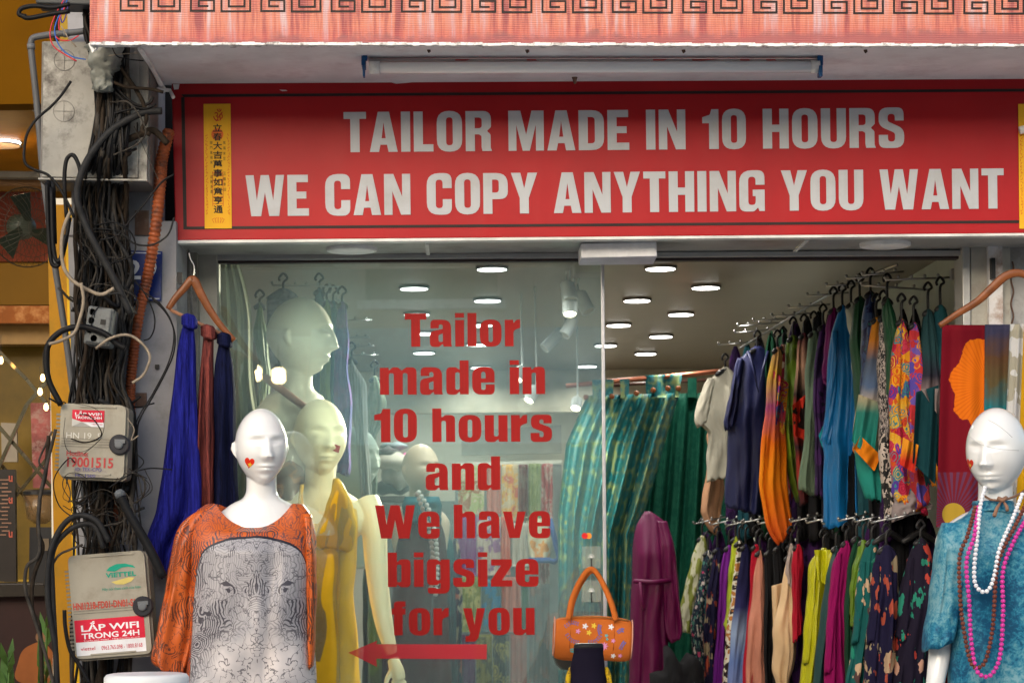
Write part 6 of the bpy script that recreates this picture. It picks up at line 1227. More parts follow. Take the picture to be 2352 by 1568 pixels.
mannequin_body('body', 815, 1055, 8.3, 150, R(50), mat('mannequin_green_grey', (.38, .46, .40), .4, var=.05), tm, .0045, low=-.4, shoulders=.7, width=.7)
bm = thing('brown_dress_mannequin', S(960, 1568, 9.4), 'bald mannequin in a long brown dress with pearl strands deep inside', 'mannequin')
mannequin_body('body', 966, 1078, 9.4, 118, R(35), mat('mannequin_tan', (.52, .42, .30), .4, var=.05), bm, .005, low=-.5, shoulders=.85, width=.8)
BR = cloth('brown_crepe', 'plain', [(.060, .020, .022)])
loft([(1196, 935, 1010), (1225, 915, 1022), (1300, 905, 1028), (1400, 898, 1030), (1568, 890, 1036), (1680, 885, 1040)], 9.38, .13, folds=4, amp=.014, seed=21).build('dress', BR, bm, True)
loft([(1140, 930, 1008), (1165, 922, 1016), (1200, 930, 1012)], 9.38, .09, folds=4, amp=.008, seed=22, n=40, m=20).build('collar', F['teal'], bm, True)
def necklace(name, pts, Y, rb, m, label, step=None, cat='necklace', group=None):
    o = thing(name, S(pts[len(pts) // 2][0], pts[len(pts) // 2][1], Y), label, cat, group)
    q = [S(float(a[0]), float(a[1]), float(a[2]) if len(a) > 2 else Y) for a in cr(pts, 24)]
    acc = 0; last = q[0]; me = None; pos = [q[0]]; step = step or rb * 2.05
    for p in q[1:]:
        d = (p - last).length
        while acc + d >= step:
            t_ = (step - acc) / d; last = last.lerp(p, t_); pos.append(last.copy()); d = (p - last).length; acc = 0
        acc += d; last = p
    b0 = G().ball((0, 0, 0), rb, 12, 8); org = ORG[o.name]
    for k, p in enumerate(pos):
        if me is None:
            me = bpy.data.meshes.new('bead'); me.from_pydata([v for v in b0.v], [], b0.f); me.materials.append(m); me.polygons.foreach_set('use_smooth', [True] * len(me.polygons))
        bo = bpy.data.objects.new('bead', me); sc.collection.objects.link(bo); bo.parent = o; bo.location = p - org; bo.rotation_euler = (k * .7, k * 1.3, 0)
    return o
necklace('pearl_strand', [(962, 1130), (985, 1170), (1000, 1230), (1004, 1300), (1000, 1370)], 9.22, .0105, mat('pearl_grey', (.5, .5, .46), .3), 'outer grey pearl strand on the brown dress', step=.021)
necklace('pearl_strand', [(958, 1135), (975, 1180), (990, 1240), (994, 1300), (990, 1350)], 9.22, .0105, mat('pearl_brown', (.35, .24, .2), .4), 'inner brownish bead strand on the brown dress', step=.021)
# hanging cloths on the rear display
D = [(1052, 1068, 1112, 1180, 'cells', [(.5, .42, .3), (.35, .16, .08), (.4, .45, .2), (.6, .5, .35)], 'beige flowered cloth'), (1118, 1068, 1150, 1180, 'plain', [(.55, .22, .18)], 'rose pink cloth'), (1152, 1066, 1190, 1196, 'blotch', [(.65, .55, .38), (.75, .45, .12), (.6, .15, .1), (.7, .6, .42)], 'cream cloth with orange swirls'),
     (1192, 1066, 1212, 1196, 'speck', [(.16, .04, .05), (.22, .14, .12)], 'maroon rose cloth'), (1214, 1064, 1242, 1190, 'blotch', [(.25, .30, .12), (.35, .40, .2), (.12, .16, .06)], 'olive leaf cloth'), (1244, 1064, 1270, 1190, 'cells', [(.42, .08, .09), (.55, .40, .36), (.4, .06, .07)], 'red checked cloth'),
     (1052, 1186, 1094, 1320, 'plain', [(.20, .03, .20)], 'purple cloth'), (1096, 1186, 1150, 1320, 'blotch', [(.5, .42, .36), (.28, .14, .28), (.52, .45, .4)], 'lilac blossom cloth'), (1150, 1186, 1172, 1320, 'plain', [(.65, .22, .17)], 'coral cloth'), (1176, 1200, 1214, 1300, 'blotch', [(.5, .47, .42), (.3, .32, .34)], 'grey patterned cloth'), (1206, 1186, 1226, 1310, 'speck', [(.55, .48, .3), (.06, .05, .03)], 'leopard spotted cloth'), (1240, 1290, 1262, 1360, 'speck', [(.35, .12, .12), (.5, .4, .35)], 'small red mosaic cloth'),
     (1060, 1324, 1104, 1450, 'blotch', [(.20, .22, .06), (.4, .38, .14), (.10, .10, .04)], 'olive gold cloth'), (1106, 1330, 1150, 1450, 'blotch', [(.12, .18, .2), (.05, .2, .35), (.3, .2, .1)], 'blue brown cloth'), (1152, 1324, 1196, 1450, 'plain', [(.42, .16, .13)], 'dusty pink cloth'), (1198, 1330, 1214, 1450, 'plain', [(.03, .12, .06)], 'thin green cloth'), (1216, 1340, 1262, 1568, 'floral', [(.10, .09, .09), (.22, .18, .16), (.2, .1, .08), (.12, .1, .1)], 'dark flowered cloth'),
     (1060, 1456, 1092, 1600, 'plain', [(.10, .02, .10)], 'dark plum cloth'), (1094, 1456, 1130, 1600, 'blotch', [(.2, .18, .05), (.08, .07, .03), (.3, .26, .1)], 'brown gold cloth'), (1132, 1456, 1170, 1600, 'cells', [(.04, .04, .04), (.3, .26, .08), (.06, .05, .05)], 'black and gold cloth'), (1172, 1456, 1210, 1600, 'plain', [(.30, .11, .09)], 'brick pink cloth')]
for i, (x0, y0, x1, y1, md_, cols, lab) in enumerate(D):
    sheet((x0, y0), (x1, y0), (x0 + random.uniform(-2, 2), y1), (x1 + random.uniform(-2, 2), y1), 11 - .02 * (y0 > 1180) - .04 * (y0 > 1320), 2.5, .010, 30, 14, seed=i)
    o = sheet((x0, y0), (x1, y0), (x0, y1), (x1, y1), 11 - .05 * (y0 > 1180) - .05 * (y0 > 1320) + (i % 3) * .012, 2.5, .010, 30, 14, seed=i).build('hanging_cloth', cloth('display_cloth%d' % i, md_, cols, 16), smooth=True)
    tag(o, '%s hanging on the rear display behind the glass lettering' % lab, 'cloth', 'folded cloths on the rear display')
rd = thing('cloth_display_stand', S(1170, 1700, 11.1), 'grey display stand with a pale rail behind the hanging cloths', 'display stand')
G().slab([(1045, 1062), (1290, 1056), (1290, 1064), (1045, 1068)], 11.1, .04).build('rail', mat('pale_rail', (.55, .55, .5), .5), rd)
G().slab([(1045, 1070), (1290, 1066), (1290, 1700), (1045, 1700)], 11.2, .05).build('panel', mat('display_back', (.22, .24, .24), .6), rd)
bl = thing('kimono_display', S(1240, 1290, 10.8), 'small cream kimono with blue border hung on the rear display', 'kimono')
loft([(1190, 1224, 1262), (1200, 1214, 1268), (1230, 1212, 1270), (1286, 1216, 1262)], 10.85, .03, folds=2, amp=.006, seed=50).build('body', cloth('kimono_cream', 'blotch', [(.6, .55, .4), (.65, .3, .08), (.6, .55, .42)], 10), bl, True)
g = G().tube([S(a, b_, 10.79) for a, b_ in ((1214, 1286), (1262, 1286), (1272, 1290), (1285, 1280), (1272, 1230), (1262, 1190))], .014, 8); g.build('blue_border', cloth('kimono_blue', 'plain', [(.05, .10, .30)]), bl, True)
g = G()
PB = mat('pile_cream', (.55, .50, .40), .8, var=.3, vs=9)
for i, (x, y, w_, h_, c_) in enumerate(((905, 1060, 44, 20, (.55, .50, .42)), (890, 1040, 30, 14, (.07, .06, .06)), (920, 1090, 46, 30, (.50, .48, .44)), (960, 1075, 20, 14, (.20, .26, .28)), (935, 1052, 16, 12, (.6, .05, .25)), (900, 1120, 50, 16, (.12, .12, .13)), (905, 1025, 34, 10, (.25, .3, .32)))):
    g = G().ball((0, 0, 0), 1, 14, 9); c = S(x, y, 10.2 + i * .05); k = px(10.2); g.v = [c + Vector((v.x * w_ * k, v.y * .12, v.z * h_ * k * (1 + .25 * math.sin(v.x * 7 + i)))) for v in g.v]
    tag(g.build('folded_bundle', mat('bundle%d' % i, c_, .8, var=.4, vs=10), smooth=True), '%s cloth bundle on the high shelf left of the bald tan mannequin' % ['cream', 'black', 'off white', 'grey teal', 'hot pink', 'charcoal', 'slate blue'][i], 'bundle', 'bundles on the high shelf')
nbox('high_shelf', [(800, 1140), (930, 1138), (930, 1148), (800, 1150)], 10.2, .5, mat('dark_shelf', (.10, .10, .10), .5), 'dark high shelf under the cloth bundles inside the window', 'shelf')
nbox('shelf_unit', [(860, 1150), (1045, 1150), (1045, 1700), (850, 1700)], 10.9, .05, mat('shelf_back', (.09, .11, .11), .6), 'dark shelf unit behind the brown dressed mannequin', 'shelf')
for i, (x, c_) in enumerate(((862, 'olive'), (880, 'black'), (1032, 'darkteal'), (850, 'forest'), (1046, 'navyfloral'))):
    garment('hanging_dress', c_, [(1240, x - 10, x + 10), (1350, x - 16, x + 16), (1640, x - 18, x + 18)], ['olive dress behind the yellow mannequin arm', 'black dress behind the brown mannequin', 'dark teal dress right of the brown mannequin', 'forest green dress beside the yellow mannequin arm', 'navy leaf dress left of the cloth display'][i], 9.9 + i * .05, hang=False, dy=.05)
nbox('roller_blind', [(1060, 990), (1290, 975), (1290, 1040), (1060, 1045)], 12.4, .05, mat('grey_blind', (.38, .38, .35), .6), 'pale grey roller blind above the rear display', 'blind')
# ================================================================== FOREGROUND
WM = mat('glossy_white_mannequin', (.78, .78, .77), .30, var=.03, vs=14, coat=1.0)
def heart(fr, g, s, t=.0008):
    pts = [(s * .9 * 16 * math.sin(a) ** 3 / 16, -s * (13 * math.cos(a) - 5 * math.cos(2 * a) - 2 * math.cos(3 * a) - math.cos(4 * a)) / 15) for a in [k * 2 * math.pi / 30 for k in range(30)]]
    fr.poly(g, pts, 0, t)
def decal(name, body, fr, pts, m, parent, off=.0008):
    """thin sticker pressed onto the surface of a body: points are dropped along the frame normal"""
    dg = bpy.context.evaluated_depsgraph_get(); dg.update(); mw = ORG[body.parent.name]
    from mathutils.bvhtree import BVHTree
    bt = BVHTree.FromPolygons([v.co + mw for v in body.data.vertices], [tuple(p.vertices) for p in body.data.polygons])
    n = len(pts); cx = sum(p[0] for p in pts) / n; cy = sum(p[1] for p in pts) / n; g = G(); rings = 5
    def drop(x, y):
        p = fr(x, y, .15); h = bt.ray_cast(p, -fr.n)
        return (h[0] + fr.n * off) if h[0] is not None else fr(x, y, 0)
    g.v.append(drop(cx, cy))
    for r in range(1, rings + 1):
        for x, y in pts: g.v.append(drop(cx + (x - cx) * r / rings, cy + (y - cy) * r / rings))
    for k in range(n): g.f.append((0, 1 + (k + 1) % n, 1 + k))
    for r in range(1, rings):
        for k in range(n): a = 1 + (r - 1) * n; b_ = a + n; g.f.append((a + k, a + (k + 1) % n, b_ + (k + 1) % n, b_ + k))
    return g.build(name, m, parent, True)
def heart_pts(s): return [(s * .88 * math.sin(a) ** 3, -s * (13 * math.cos(a) - 5 * math.cos(2 * a) - 2 * math.cos(3 * a) - math.cos(4 * a)) / 16) for a in [k * 2 * math.pi / 36 for k in range(36)]]
def star_pts(s): return [((s if k % 2 == 0 else s * .42) * math.sin(k * math.pi / 5), -(s if k % 2 == 0 else s * .42) * math.cos(k * math.pi / 5)) for k in range(10)]
HR = mat('sticker_red', (.70, .03, .01), .4); ST = mat('sticker_yellow', (.85, .55, .05), .4)
decal('flag_sticker', YMB, Frame(776, 1032, 7.22, R(18)), [(-7, -8), (-7, 8), (7, 8), (7, -8)], mat('flag_red', (.35, .03, .03), .5), ym)
# ---- mannequin in the orange and grey dress
Y1 = 6.42
m1 = thing('dressed_mannequin', S(590, 1568, Y1), 'white bald mannequin with a heart sticker in an orange and grey line print dress', 'mannequin')
b1 = mannequin_body('body', 600, 1027, Y1, 178, R(17), WM, m1, .0026, bodyyaw=R(6), low=-.42, shoulders=.92, width=.9)
decal('heart_sticker', b1, Frame(578, 1064, Y1, R(12), yaw=R(0)), heart_pts(13.5), HR, m1)
decal('star_sticker', b1, Frame(579, 1069, Y1, R(12)), star_pts(6.5), ST, m1, .0016)
# dress material: orange yoke and sleeves, pale grey panel, black piping, drawn line work
def line_print(name, panel):
    m, t, bs = nt(name); tc = N(t, 'TexCoord'); sp = N(t, 'SeparateXYZ'); t.links.new(tc.outputs['Object'], sp.inputs[0])
    x, z = sp.outputs[0], sp.outputs[2]
    mx_ = math_(t, 'ABSOLUTE', math_(t, 'SUBTRACT', x, .0135)); cb = N(t, 'CombineXYZ'); t.links.new(mx_, cb.inputs[0]); t.links.new(z, cb.inputs[2]); v = cb.outputs[0]
    if not panel: v = tc.outputs['Object']
    nz = N(t, 'TexNoise'); nz.inputs['Scale'].default_value = 14; t.links.new(v, nz.inputs['Vector']); mA = N(t, 'VectorMath', operation='MULTIPLY_ADD'); mA.inputs[1].default_value = (.05,) * 3; t.links.new(nz.outputs['Color'], mA.inputs[0]); t.links.new(v, mA.inputs[2]); v = mA.outputs[0]
    vo = N(t, 'TexVoronoi'); vo.inputs['Scale'].default_value = 15; t.links.new(v, vo.inputs['Vector'])
    s3 = N(t, 'SeparateColor'); t.links.new(vo.outputs['Color'], s3.inputs[0])
    arcs = math_(t, 'SINE', math_(t, 'MULTIPLY', vo.outputs['Distance'], 70)); 
    wv = N(t, 'TexWave'); wv.inputs['Scale'].default_value = 42; wv.inputs['Distortion'].default_value = 6; wv.inputs['Detail'].default_value = 1; wv.inputs['Detail Scale'].default_value = .6; t.links.new(v, wv.inputs['Vector'])
    vine = noise(t, v, 38, 2); vline = math_(t, 'LESS_THAN', math_(t, 'ABSOLUTE', math_(t, 'SUBTRACT', vine, .5)), .016)
    la = math_(t, 'GREATER_THAN', arcs, .25); lb = math_(t, 'GREATER_THAN', wv.outputs['Fac'], .62)
    sel = math_(t, 'GREATER_THAN', s3.outputs[0], .5); sel2 = math_(t, 'GREATER_THAN', s3.outputs[1], .42 if panel else .72)
    ln = math_(t, 'ADD', math_(t, 'MULTIPLY', la, sel), math_(t, 'MULTIPLY', lb, math_(t, 'SUBTRACT', 1, sel)))
    if panel:     # open, paler drawing in the lower middle
        nl_ = math_(t, 'MULTIPLY', math_(t, 'SUBTRACT', noise(t, cb.outputs[0], 16, 4), .5), .10); er = math_(t, 'ADD', math_(t, 'ADD', z, nl_), math_(t, 'MULTIPLY', mx_, 1.1)); low = ramp(t, er, [(.19, (1, 1, 1)), (.29, (0, 0, 0))]); dense = math_(t, 'SUBTRACT', 1, low)
        ln = math_(t, 'MULTIPLY', ln, dense); ln = math_(t, 'MULTIPLY', ln, math_(t, 'ADD', .35, math_(t, 'MULTIPLY', sel2, .65)))
    else: ln = math_(t, 'MULTIPLY', ln, sel2)
    ln = math_(t, 'MAXIMUM', ln, math_(t, 'MULTIPLY', vline, .8)); ln = math_(t, 'MULTIPLY', ln, .95)
    base_p = ramp(t, noise(t, tc.outputs['Object'], 7, 3), [(.35, (.36, .35, .37)), (.6, (.62, .57, .56))]); base_o = ramp(t, noise(t, tc.outputs['Object'], 5, 3), [(.3, (.48, .085, .014)), (.7, (.60, .125, .02))])
    if panel:
        # outline of the panel: an arch, measured in metres from the dress origin
        az = math_(t, 'SUBTRACT', z, .418); xx = math_(t, 'ADD', x, .004)
        ax_ = math_(t, 'ABSOLUTE', xx); pw = math_(t, 'ADD', math_(t, 'MULTIPLY', math_(t, 'MULTIPLY', ax_, ax_), 1.7), math_(t, 'MULTIPLY', math_(t, 'POWER', math_(t, 'DIVIDE', ax_, .176), 13), .2))
        top = math_(t, 'SUBTRACT', .008, pw); wob = math_(t, 'MULTIPLY', math_(t, 'SUBTRACT', noise(t, tc.outputs['Object'], 12, 2), .5), .012)
        d = math_(t, 'SUBTRACT', math_(t, 'ADD', top, wob), az)                  # > 0 inside the panel
        ins = math_(t, 'GREATER_THAN', d, 0); pip = math_(t, 'LESS_THAN', math_(t, 'ABSOLUTE', d), .0034)
        base_p = mixc(t, math_(t, 'MULTIPLY', dense, .75), base_p, (.33, .32, .34)); c = mixc(t, ins, base_o, base_p); c = mixc(t, ln, c, (.045, .040, .055)); c = mixc(t, pip, c, (.015, .012, .02))
    else:
        c = mixc(t, ln, base_o, (.10, .03, .02))
    t.links.new(c, bs.inputs['Base Color']); bs.inputs['Roughness'].default_value = .36; bs.inputs['Specular IOR Level'].default_value = .35; bump(t, bs, noise(t, coords(t, (1, 1, .25)), 24, 3), .3, .006); return m
LP, LO = line_print('line_print_panel', True), line_print('line_print_orange', False)
loft([(1157, 474, 698), (1166, 456, 708), (1186, 440, 716), (1230, 432, 724), (1300, 436, 724), (1400, 436, 724), (1440, 436, 722), (1500, 432, 724), (1568, 428, 726), (1700, 424, 736)], Y1 + .01, .125, n=96, m=80, folds=2.2, amp=.019, seed=31, front=(.068, .12, .78, .0)).build('dress', LP, m1, True)
loft([(1172, 456, 486), (1184, 434, 480), (1206, 414, 472), (1240, 400, 464), (1300, 388, 456), (1380, 374, 452), (1450, 362, 450), (1500, 350, 440), (1530, 348, 430), (1542, 362, 424)], Y1 - .01, .052, n=60, m=50, folds=2.5, amp=.010, seed=32).build('sleeve', LO, m1, True)
loft([(1180, 694, 716), (1240, 700, 724), (1300, 704, 726), (1400, 706, 726), (1500, 706, 724), (1530, 708, 722)], Y1 - .01, .06, n=40, m=40, folds=2, amp=.006, seed=33).build('sleeve', LO, m1, True)
# ---- mannequin in the blue dress
Y2 = 6.35
m2 = thing('dressed_mannequin', S(2290, 1568, Y2), 'white mannequin with closed eyes in a blue patterned dress wearing three bead necklaces', 'mannequin')
def arm_r(g): arm(g, [S(2160, 1440, Y2 + .02), S(2158, 1500, Y2 + .02), S(2148, 1570, Y2), S(2138, 1660, Y2)], [.034, .032, .027, .024])
b2 = mannequin_body('body', 2289, 1036, Y2, 200, R(-32), WM, m2, .0028, bodyyaw=R(-4), tilt=R(4), low=-.42, shoulders=.95, width=.9, extra=arm_r)
decal('heart_sticker', b2, Frame(2237, 1066, Y2, R(10), yaw=R(-30)), heart_pts(14), HR, m2)
decal('star_sticker', b2, Frame(2238, 1069, Y2, R(10), yaw=R(-30)), star_pts(5.5), ST, m2, .0016)
g = G()
for pts in ([(2226, 1000), (2250, 1018), (2290, 1030), (2340, 1034)], [(2270, 964), (2290, 975), (2310, 990), (2325, 1004)]):
    from mathutils.bvhtree import BVHTree
    bt = BVHTree.FromPolygons([v.co + ORG[m2.name] for v in b2.data.vertices], [tuple(p.vertices) for p in b2.data.polygons]); q = []
    for a in cr(pts, 6):
        s0 = S(a[0], a[1], 5.9); dd = (s0 - Vector((0, 0, EYE))).normalized(); h_ = bt.ray_cast(s0, dd)
        if h_[0]: q.append(h_[0])
    if len(q) > 2: g.tube(q, .0013, 6)
g.build('head_seam', mat('seam_white', (.60, .60, .60), .4), m2, True)
m, t, bs = nt('blue_jacquard'); v = coords(t, (1, 1, 1), .03, 20)
n1 = noise(t, v, 5, 3); n2 = noise(t, v, 60, 4, .7); vo = N(t, 'TexVoronoi'); vo.inputs['Scale'].default_value = 26; t.links.new(v, vo.inputs['Vector'])
wv = math_(t, 'SINE', math_(t, 'MULTIPLY', vo.outputs['Distance'], 30))
c = ramp(t, math_(t, 'ADD', math_(t, 'MULTIPLY', n1, .55), math_(t, 'ADD', math_(t, 'MULTIPLY', n2, .5), math_(t, 'MULTIPLY', wv, .015))), [(.44, (.006, .07, .15)), (.51, (.016, .16, .27)), (.56, (.06, .24, .32)), (.64, (.17, .34, .40))])
t.links.new(c, bs.inputs['Base Color']); bs.inputs['Roughness'].default_value = .45; bs.inputs['Specular IOR Level'].default_value = .2; bump(t, bs, n2, .15, .002); JQ = m
loft([(1163, 2236, 2320), (1172, 2232, 2324), (1182, 2226, 2340), (1194, 2200, 2370), (1206, 2176, 2400), (1230, 2166, 2410), (1300, 2172, 2412), (1400, 2184, 2420), (1480, 2186, 2430), (1568, 2180, 2440), (1700, 2174, 2450)], Y2 + .01, .12, n=80, m=70, folds=2, amp=.008, seed=41).build('dress', JQ, m2, True)
loft([(1200, 2164, 2212), (1230, 2152, 2216), (1300, 2146, 2212), (1360, 2138, 2206), (1420, 2128, 2198), (1470, 2118, 2190), (1480, 2120, 2186)], Y2 - .01, .07, n=60, m=44, folds=2, amp=.007, seed=42).build('sleeve', JQ, m2, True)
loft([(1150, 2238, 2322), (1160, 2236, 2326), (1176, 2232, 2330)], Y2 + .02, .075, n=60, m=12, folds=1, amp=.002, seed=43, taper=False).build('collar', JQ, m2, True)
Yn = Y2 - .135
necklace('bead_necklace', [(2262, 1120, Yn + .08), (2252, 1160, Yn + .04), (2244, 1240, Yn), (2238, 1300, Yn), (2240, 1340, Yn), (2256, 1358, Yn), (2272, 1352, Yn), (2284, 1320, Yn), (2296, 1260, Yn), (2326, 1190, Yn + .03), (2350, 1130, Yn + .08)], Yn, .0066, mat('pearl_white', (.78, .78, .82), .15, var=.03, coat=.6), 'shortest necklace of white pearls on the blue dress', step=.0128, cat='necklace')
necklace('bead_necklace', [(2240, 1165, Yn + .05), (2222, 1230, Yn), (2204, 1280, Yn), (2206, 1380, Yn), (2216, 1460, Yn), (2230, 1520, Yn), (2246, 1532, Yn), (2264, 1515, Yn), (2280, 1440, Yn), (2288, 1320, Yn), (2300, 1270, Yn), (2330, 1210, Yn + .02), (2360, 1150, Yn + .07)], Yn - .004, .0066, mat('wooden_bead', (.16, .045, .03), .4, var=.3, vs=40), 'long necklace of reddish brown wooden beads', step=.0131)
necklace('bead_necklace', [(2246, 1165, Yn + .05), (2238, 1230, Yn), (2220, 1290, Yn), (2226, 1380, Yn), (2230, 1460, Yn), (2240, 1530, Yn), (2258, 1552, Yn), (2280, 1545, Yn), (2298, 1500, Yn), (2304, 1400, Yn), (2304, 1310, Yn), (2330, 1240, Yn + .01), (2370, 1170, Yn + .06)], Yn - .012, .0068, mat('pink_bead', (.62, .05, .33), .3, var=.1), 'longest necklace of bright pink beads', step=.0136)
ck = thing('cord_choker', S(2300, 1150, Y2 - .08), 'brown cord tied in a knot around the neck above the blue dress', 'choker')
CT = mat('tan_cord', (.26, .14, .09), .8); g = G().tube([S(2256, 1136, Y2 - .03), S(2275, 1147, Y2 - .062), S(2300, 1150, Y2 - .07), S(2330, 1140, Y2 - .055), S(2356, 1125, Y2)], .0035, 7); g.build('cord', CT, ck, True)
G().tube([S(2292, 1144, Y2 - .08), S(2302, 1148, Y2 - .088), S(2312, 1143, Y2 - .08)], .007, 7).build('knot', CT, ck, True); G().tube([S(2300, 1150, Y2 - .08), S(2290, 1166, Y2 - .10), S(2284, 1184, Y2 - .12)], [.003, .005, .006], 7).build('loose_end', CT, ck, True); G().tube([S(2304, 1150, Y2 - .08), S(2312, 1162, Y2 - .10), S(2314, 1172, Y2 - .11)], [.003, .005, .005], 7).build('loose_end', CT, ck, True)
# ---- wooden hanger with three scarves
def wood_hanger(name, P, Y, label, bar=None, r0=.011, r1=.007):
    o = thing(name, S(*P[len(P) // 2], Y), label, 'hanger')
    q = cr([(a, b_, Y) for a, b_ in P], 8); n = len(q)
    g = G(); V = [S(*a) for a in q]
    for i, p in enumerate(V):
        t = abs(i / (n - 1) - .5) * 2; h = (.0135 - .005 * t) ; d = .006; tg = (V[min(i + 1, n - 1)] - V[max(i - 1, 0)]).normalized(); nn = Vector((-tg.z, 0, tg.x)); 
        if nn.z < 0: nn = -nn
        for a, b_ in ((-1, -.7), (-1, .7), (-.5, 1), (.5, 1), (1, .7), (1, -.7), (.5, -1), (-.5, -1)): g.v.append(p + nn * h * b_ + Vector((0, d * a, 0)))
    for i in range(n - 1):
        for k in range(8): g.f.append((i * 8 + k, i * 8 + (k + 1) % 8, (i + 1) * 8 + (k + 1) % 8, (i + 1) * 8 + k))
    g.f.append(tuple(range(8))[::-1]); g.f.append(tuple((n - 1) * 8 + k for k in range(8))); g.build('hanger_body', WOOD, o, True)
    if bar: G().tube([S(*bar[0], Y), S(*bar[1], Y)], .0052, 8).build('trouser_bar', mat('pale_wood_bar', (.34, .17, .10), .5), o, True)
    return o
wh = wood_hanger('wooden_hanger', [(386, 710), (402, 686), (425, 660), (443, 642), (458, 668), (478, 705), (505, 745), (538, 782)], 6.62, 'tilted varnished wooden hanger holding three scarves left of the window', bar=((392, 712), (512, 768)))
g = G().tube(ptube([(444, 636), (446, 612), (438, 596), (434, 580)], 6.66, 0), .0024, 7); g.build('hook', CHROME, wh, True)
ch = thing('hanging_chain', S(440, 570, 6.8), 'thin steel chain hanging beside the door jamb behind the wooden hanger', 'chain')
for i in range(26):
    c = S(434 + i * .3, 575 + i * 6.2, 6.85); q = [c + Vector(((.0042 * math.cos(a * .785)) if i % 2 else 0, 0 if i % 2 else .0042 * math.cos(a * .785), .0068 * math.sin(a * .785))) for a in range(9)]
    G().tube(q, .0013, 4, cap=False).build('chain_link', mat('dull_steel', (.22, .21, .20), .4, .8), ch)
tag(G().slab([(406, 625), (418, 625), (419, 652), (407, 652)], 6.63, .02).build('black_clip', BLACKPL), 'small black clip on the pillar edge above the wooden hanger', 'clip')
def crinkle(name, c, c2):
    if name in MATS: return MATS[name]
    m, t, bs = nt(name); v = coords(t, (1, 1, .06)); n_ = noise(t, v, 110, 4, .7); cc = ramp(t, n_, [(.35, c2), (.62, c)]); t.links.new(cc, bs.inputs['Base Color']); bs.inputs['Roughness'].default_value = .8; bs.inputs['Specular IOR Level'].default_value = .08; bump(t, bs, n_, .9, .012); MATS[name] = m; return m
SC = [
 ('royal blue crinkled scarf, leftmost and longest of the three on the wooden hanger', crinkle('royal_crinkle', (.022, .026, .30), (.006, .007, .085)), [(742, 418, 446), (800, 408, 449), (900, 396, 452), (1000, 384, 456), (1100, 372, 462), (1180, 358, 462), (1220, 340, 440), (1262, 332, 410), (1290, 352, 392), (1318, 372, 384)], (434, 735), 6.60),
 ('dusty pink crinkled scarf, middle one on the wooden hanger', crinkle('pink_crinkle', (.25, .06, .05), (.05, .018, .02)), [(766, 468, 490), (820, 462, 491), (900, 456, 491), (1000, 450, 492), (1100, 444, 491), (1180, 440, 492), (1240, 438, 488)], (478, 760), 6.63),
 ('dark navy crinkled scarf, rightmost on the wooden hanger', crinkle('navy_crinkle', (.008, .011, .048), (.003, .004, .014)), [(786, 498, 530), (840, 493, 536), (940, 490, 541), (1050, 488, 545), (1150, 484, 548), (1260, 480, 552)], (515, 778), 6.64)]
for i, (lab, mm, rws, kn, Y) in enumerate(SC):
    o = thing('crinkled_scarf', S(kn[0], rws[-1][0], Y), lab, 'scarf', 'scarves knotted on the wooden hanger')
    y0, a, b_ = rws[0]; c = (a + b_) / 2
    loft([(y0 - 12, c - 8, c + 8), (y0 + 6, c - 12, c + 13)] + rws[1:], Y, .032, n=90, m=70, folds=9, amp=.0065, seed=60 + i, edge=.002).build('fabric', mm, o, True)
    for j in range(4):
        q = G(); an = -.5 + j * .35; q.tube([S(kn[0] - 14, kn[1] - 2 + j * 5 - 6, Y - .015), S(kn[0] - 4, kn[1] - 8 + j * 6, Y - .032), S(kn[0] + 8, kn[1] - 4 + j * 6, Y - .03), S(kn[0] + 16, kn[1] + 4 + j * 4, Y - .01)], [.006, .011, .011, .006], 9); q.build('knot_fold', mm, o, True)
# ---- right wooden hanger with printed cloths
wh2 = wood_hanger('wooden_hanger', [(2158, 748), (2200, 720), (2245, 692), (2280, 660), (2310, 634), (2345, 628), (2385, 650), (2460, 700)], 6.66, 'varnished wooden hanger at the right edge above bright printed cloths')
m, t, bs = nt('hibiscus_print'); tc = N(t, 'TexCoord'); sp = N(t, 'SeparateXYZ'); t.links.new(tc.outputs['Object'], sp.inputs[0])
dx = math_(t, 'SUBTRACT', sp.outputs[0], .085); dz = math_(t, 'SUBTRACT', sp.outputs[2], .438); rad_ = math_(t, 'SQRT', math_(t, 'ADD', math_(t, 'MULTIPLY', dx, dx), math_(t, 'MULTIPLY', math_(t, 'MULTIPLY', dz, dz), .62))); an = math_(t, 'ARCTAN2', dz, dx)
pet = math_(t, 'ADD', .118, math_(t, 'ADD', math_(t, 'MULTIPLY', math_(t, 'SINE', math_(t, 'MULTIPLY', an, 7)), .007), math_(t, 'MULTIPLY', math_(t, 'SUBTRACT', noise(t, tc.outputs['Object'], 40, 2), .5), .02)))
ins = math_(t, 'LESS_THAN', rad_, pet); vein = math_(t, 'SINE', math_(t, 'MULTIPLY', an, 60)); org_ = mixc(t, math_(t, 'MULTIPLY', math_(t, 'MULTIPLY', math_(t, 'MAXIMUM', vein, 0), noise(t, tc.outputs['Object'], 30, 3)), .8), (.60, .13, .006), (.38, .055, .004))
dz2 = math_(t, 'SUBTRACT', sp.outputs[2], .04); dx2 = math_(t, 'SUBTRACT', sp.outputs[0], -.03); an2 = math_(t, 'ARCTAN2', dz2, dx2); r2 = math_(t, 'SQRT', math_(t, 'ADD', math_(t, 'MULTIPLY', dx2, dx2), math_(t, 'MULTIPLY', dz2, dz2)))
spk = mixc(t, math_(t, 'MULTIPLY', math_(t, 'GREATER_THAN', math_(t, 'SINE', math_(t, 'MULTIPLY', an2, 40)), .1), .6), (.15, .012, .02), (.085, .045, .11)); spk = mixc(t, math_(t, 'LESS_THAN', r2, .035), spk, (.40, .26, .03))
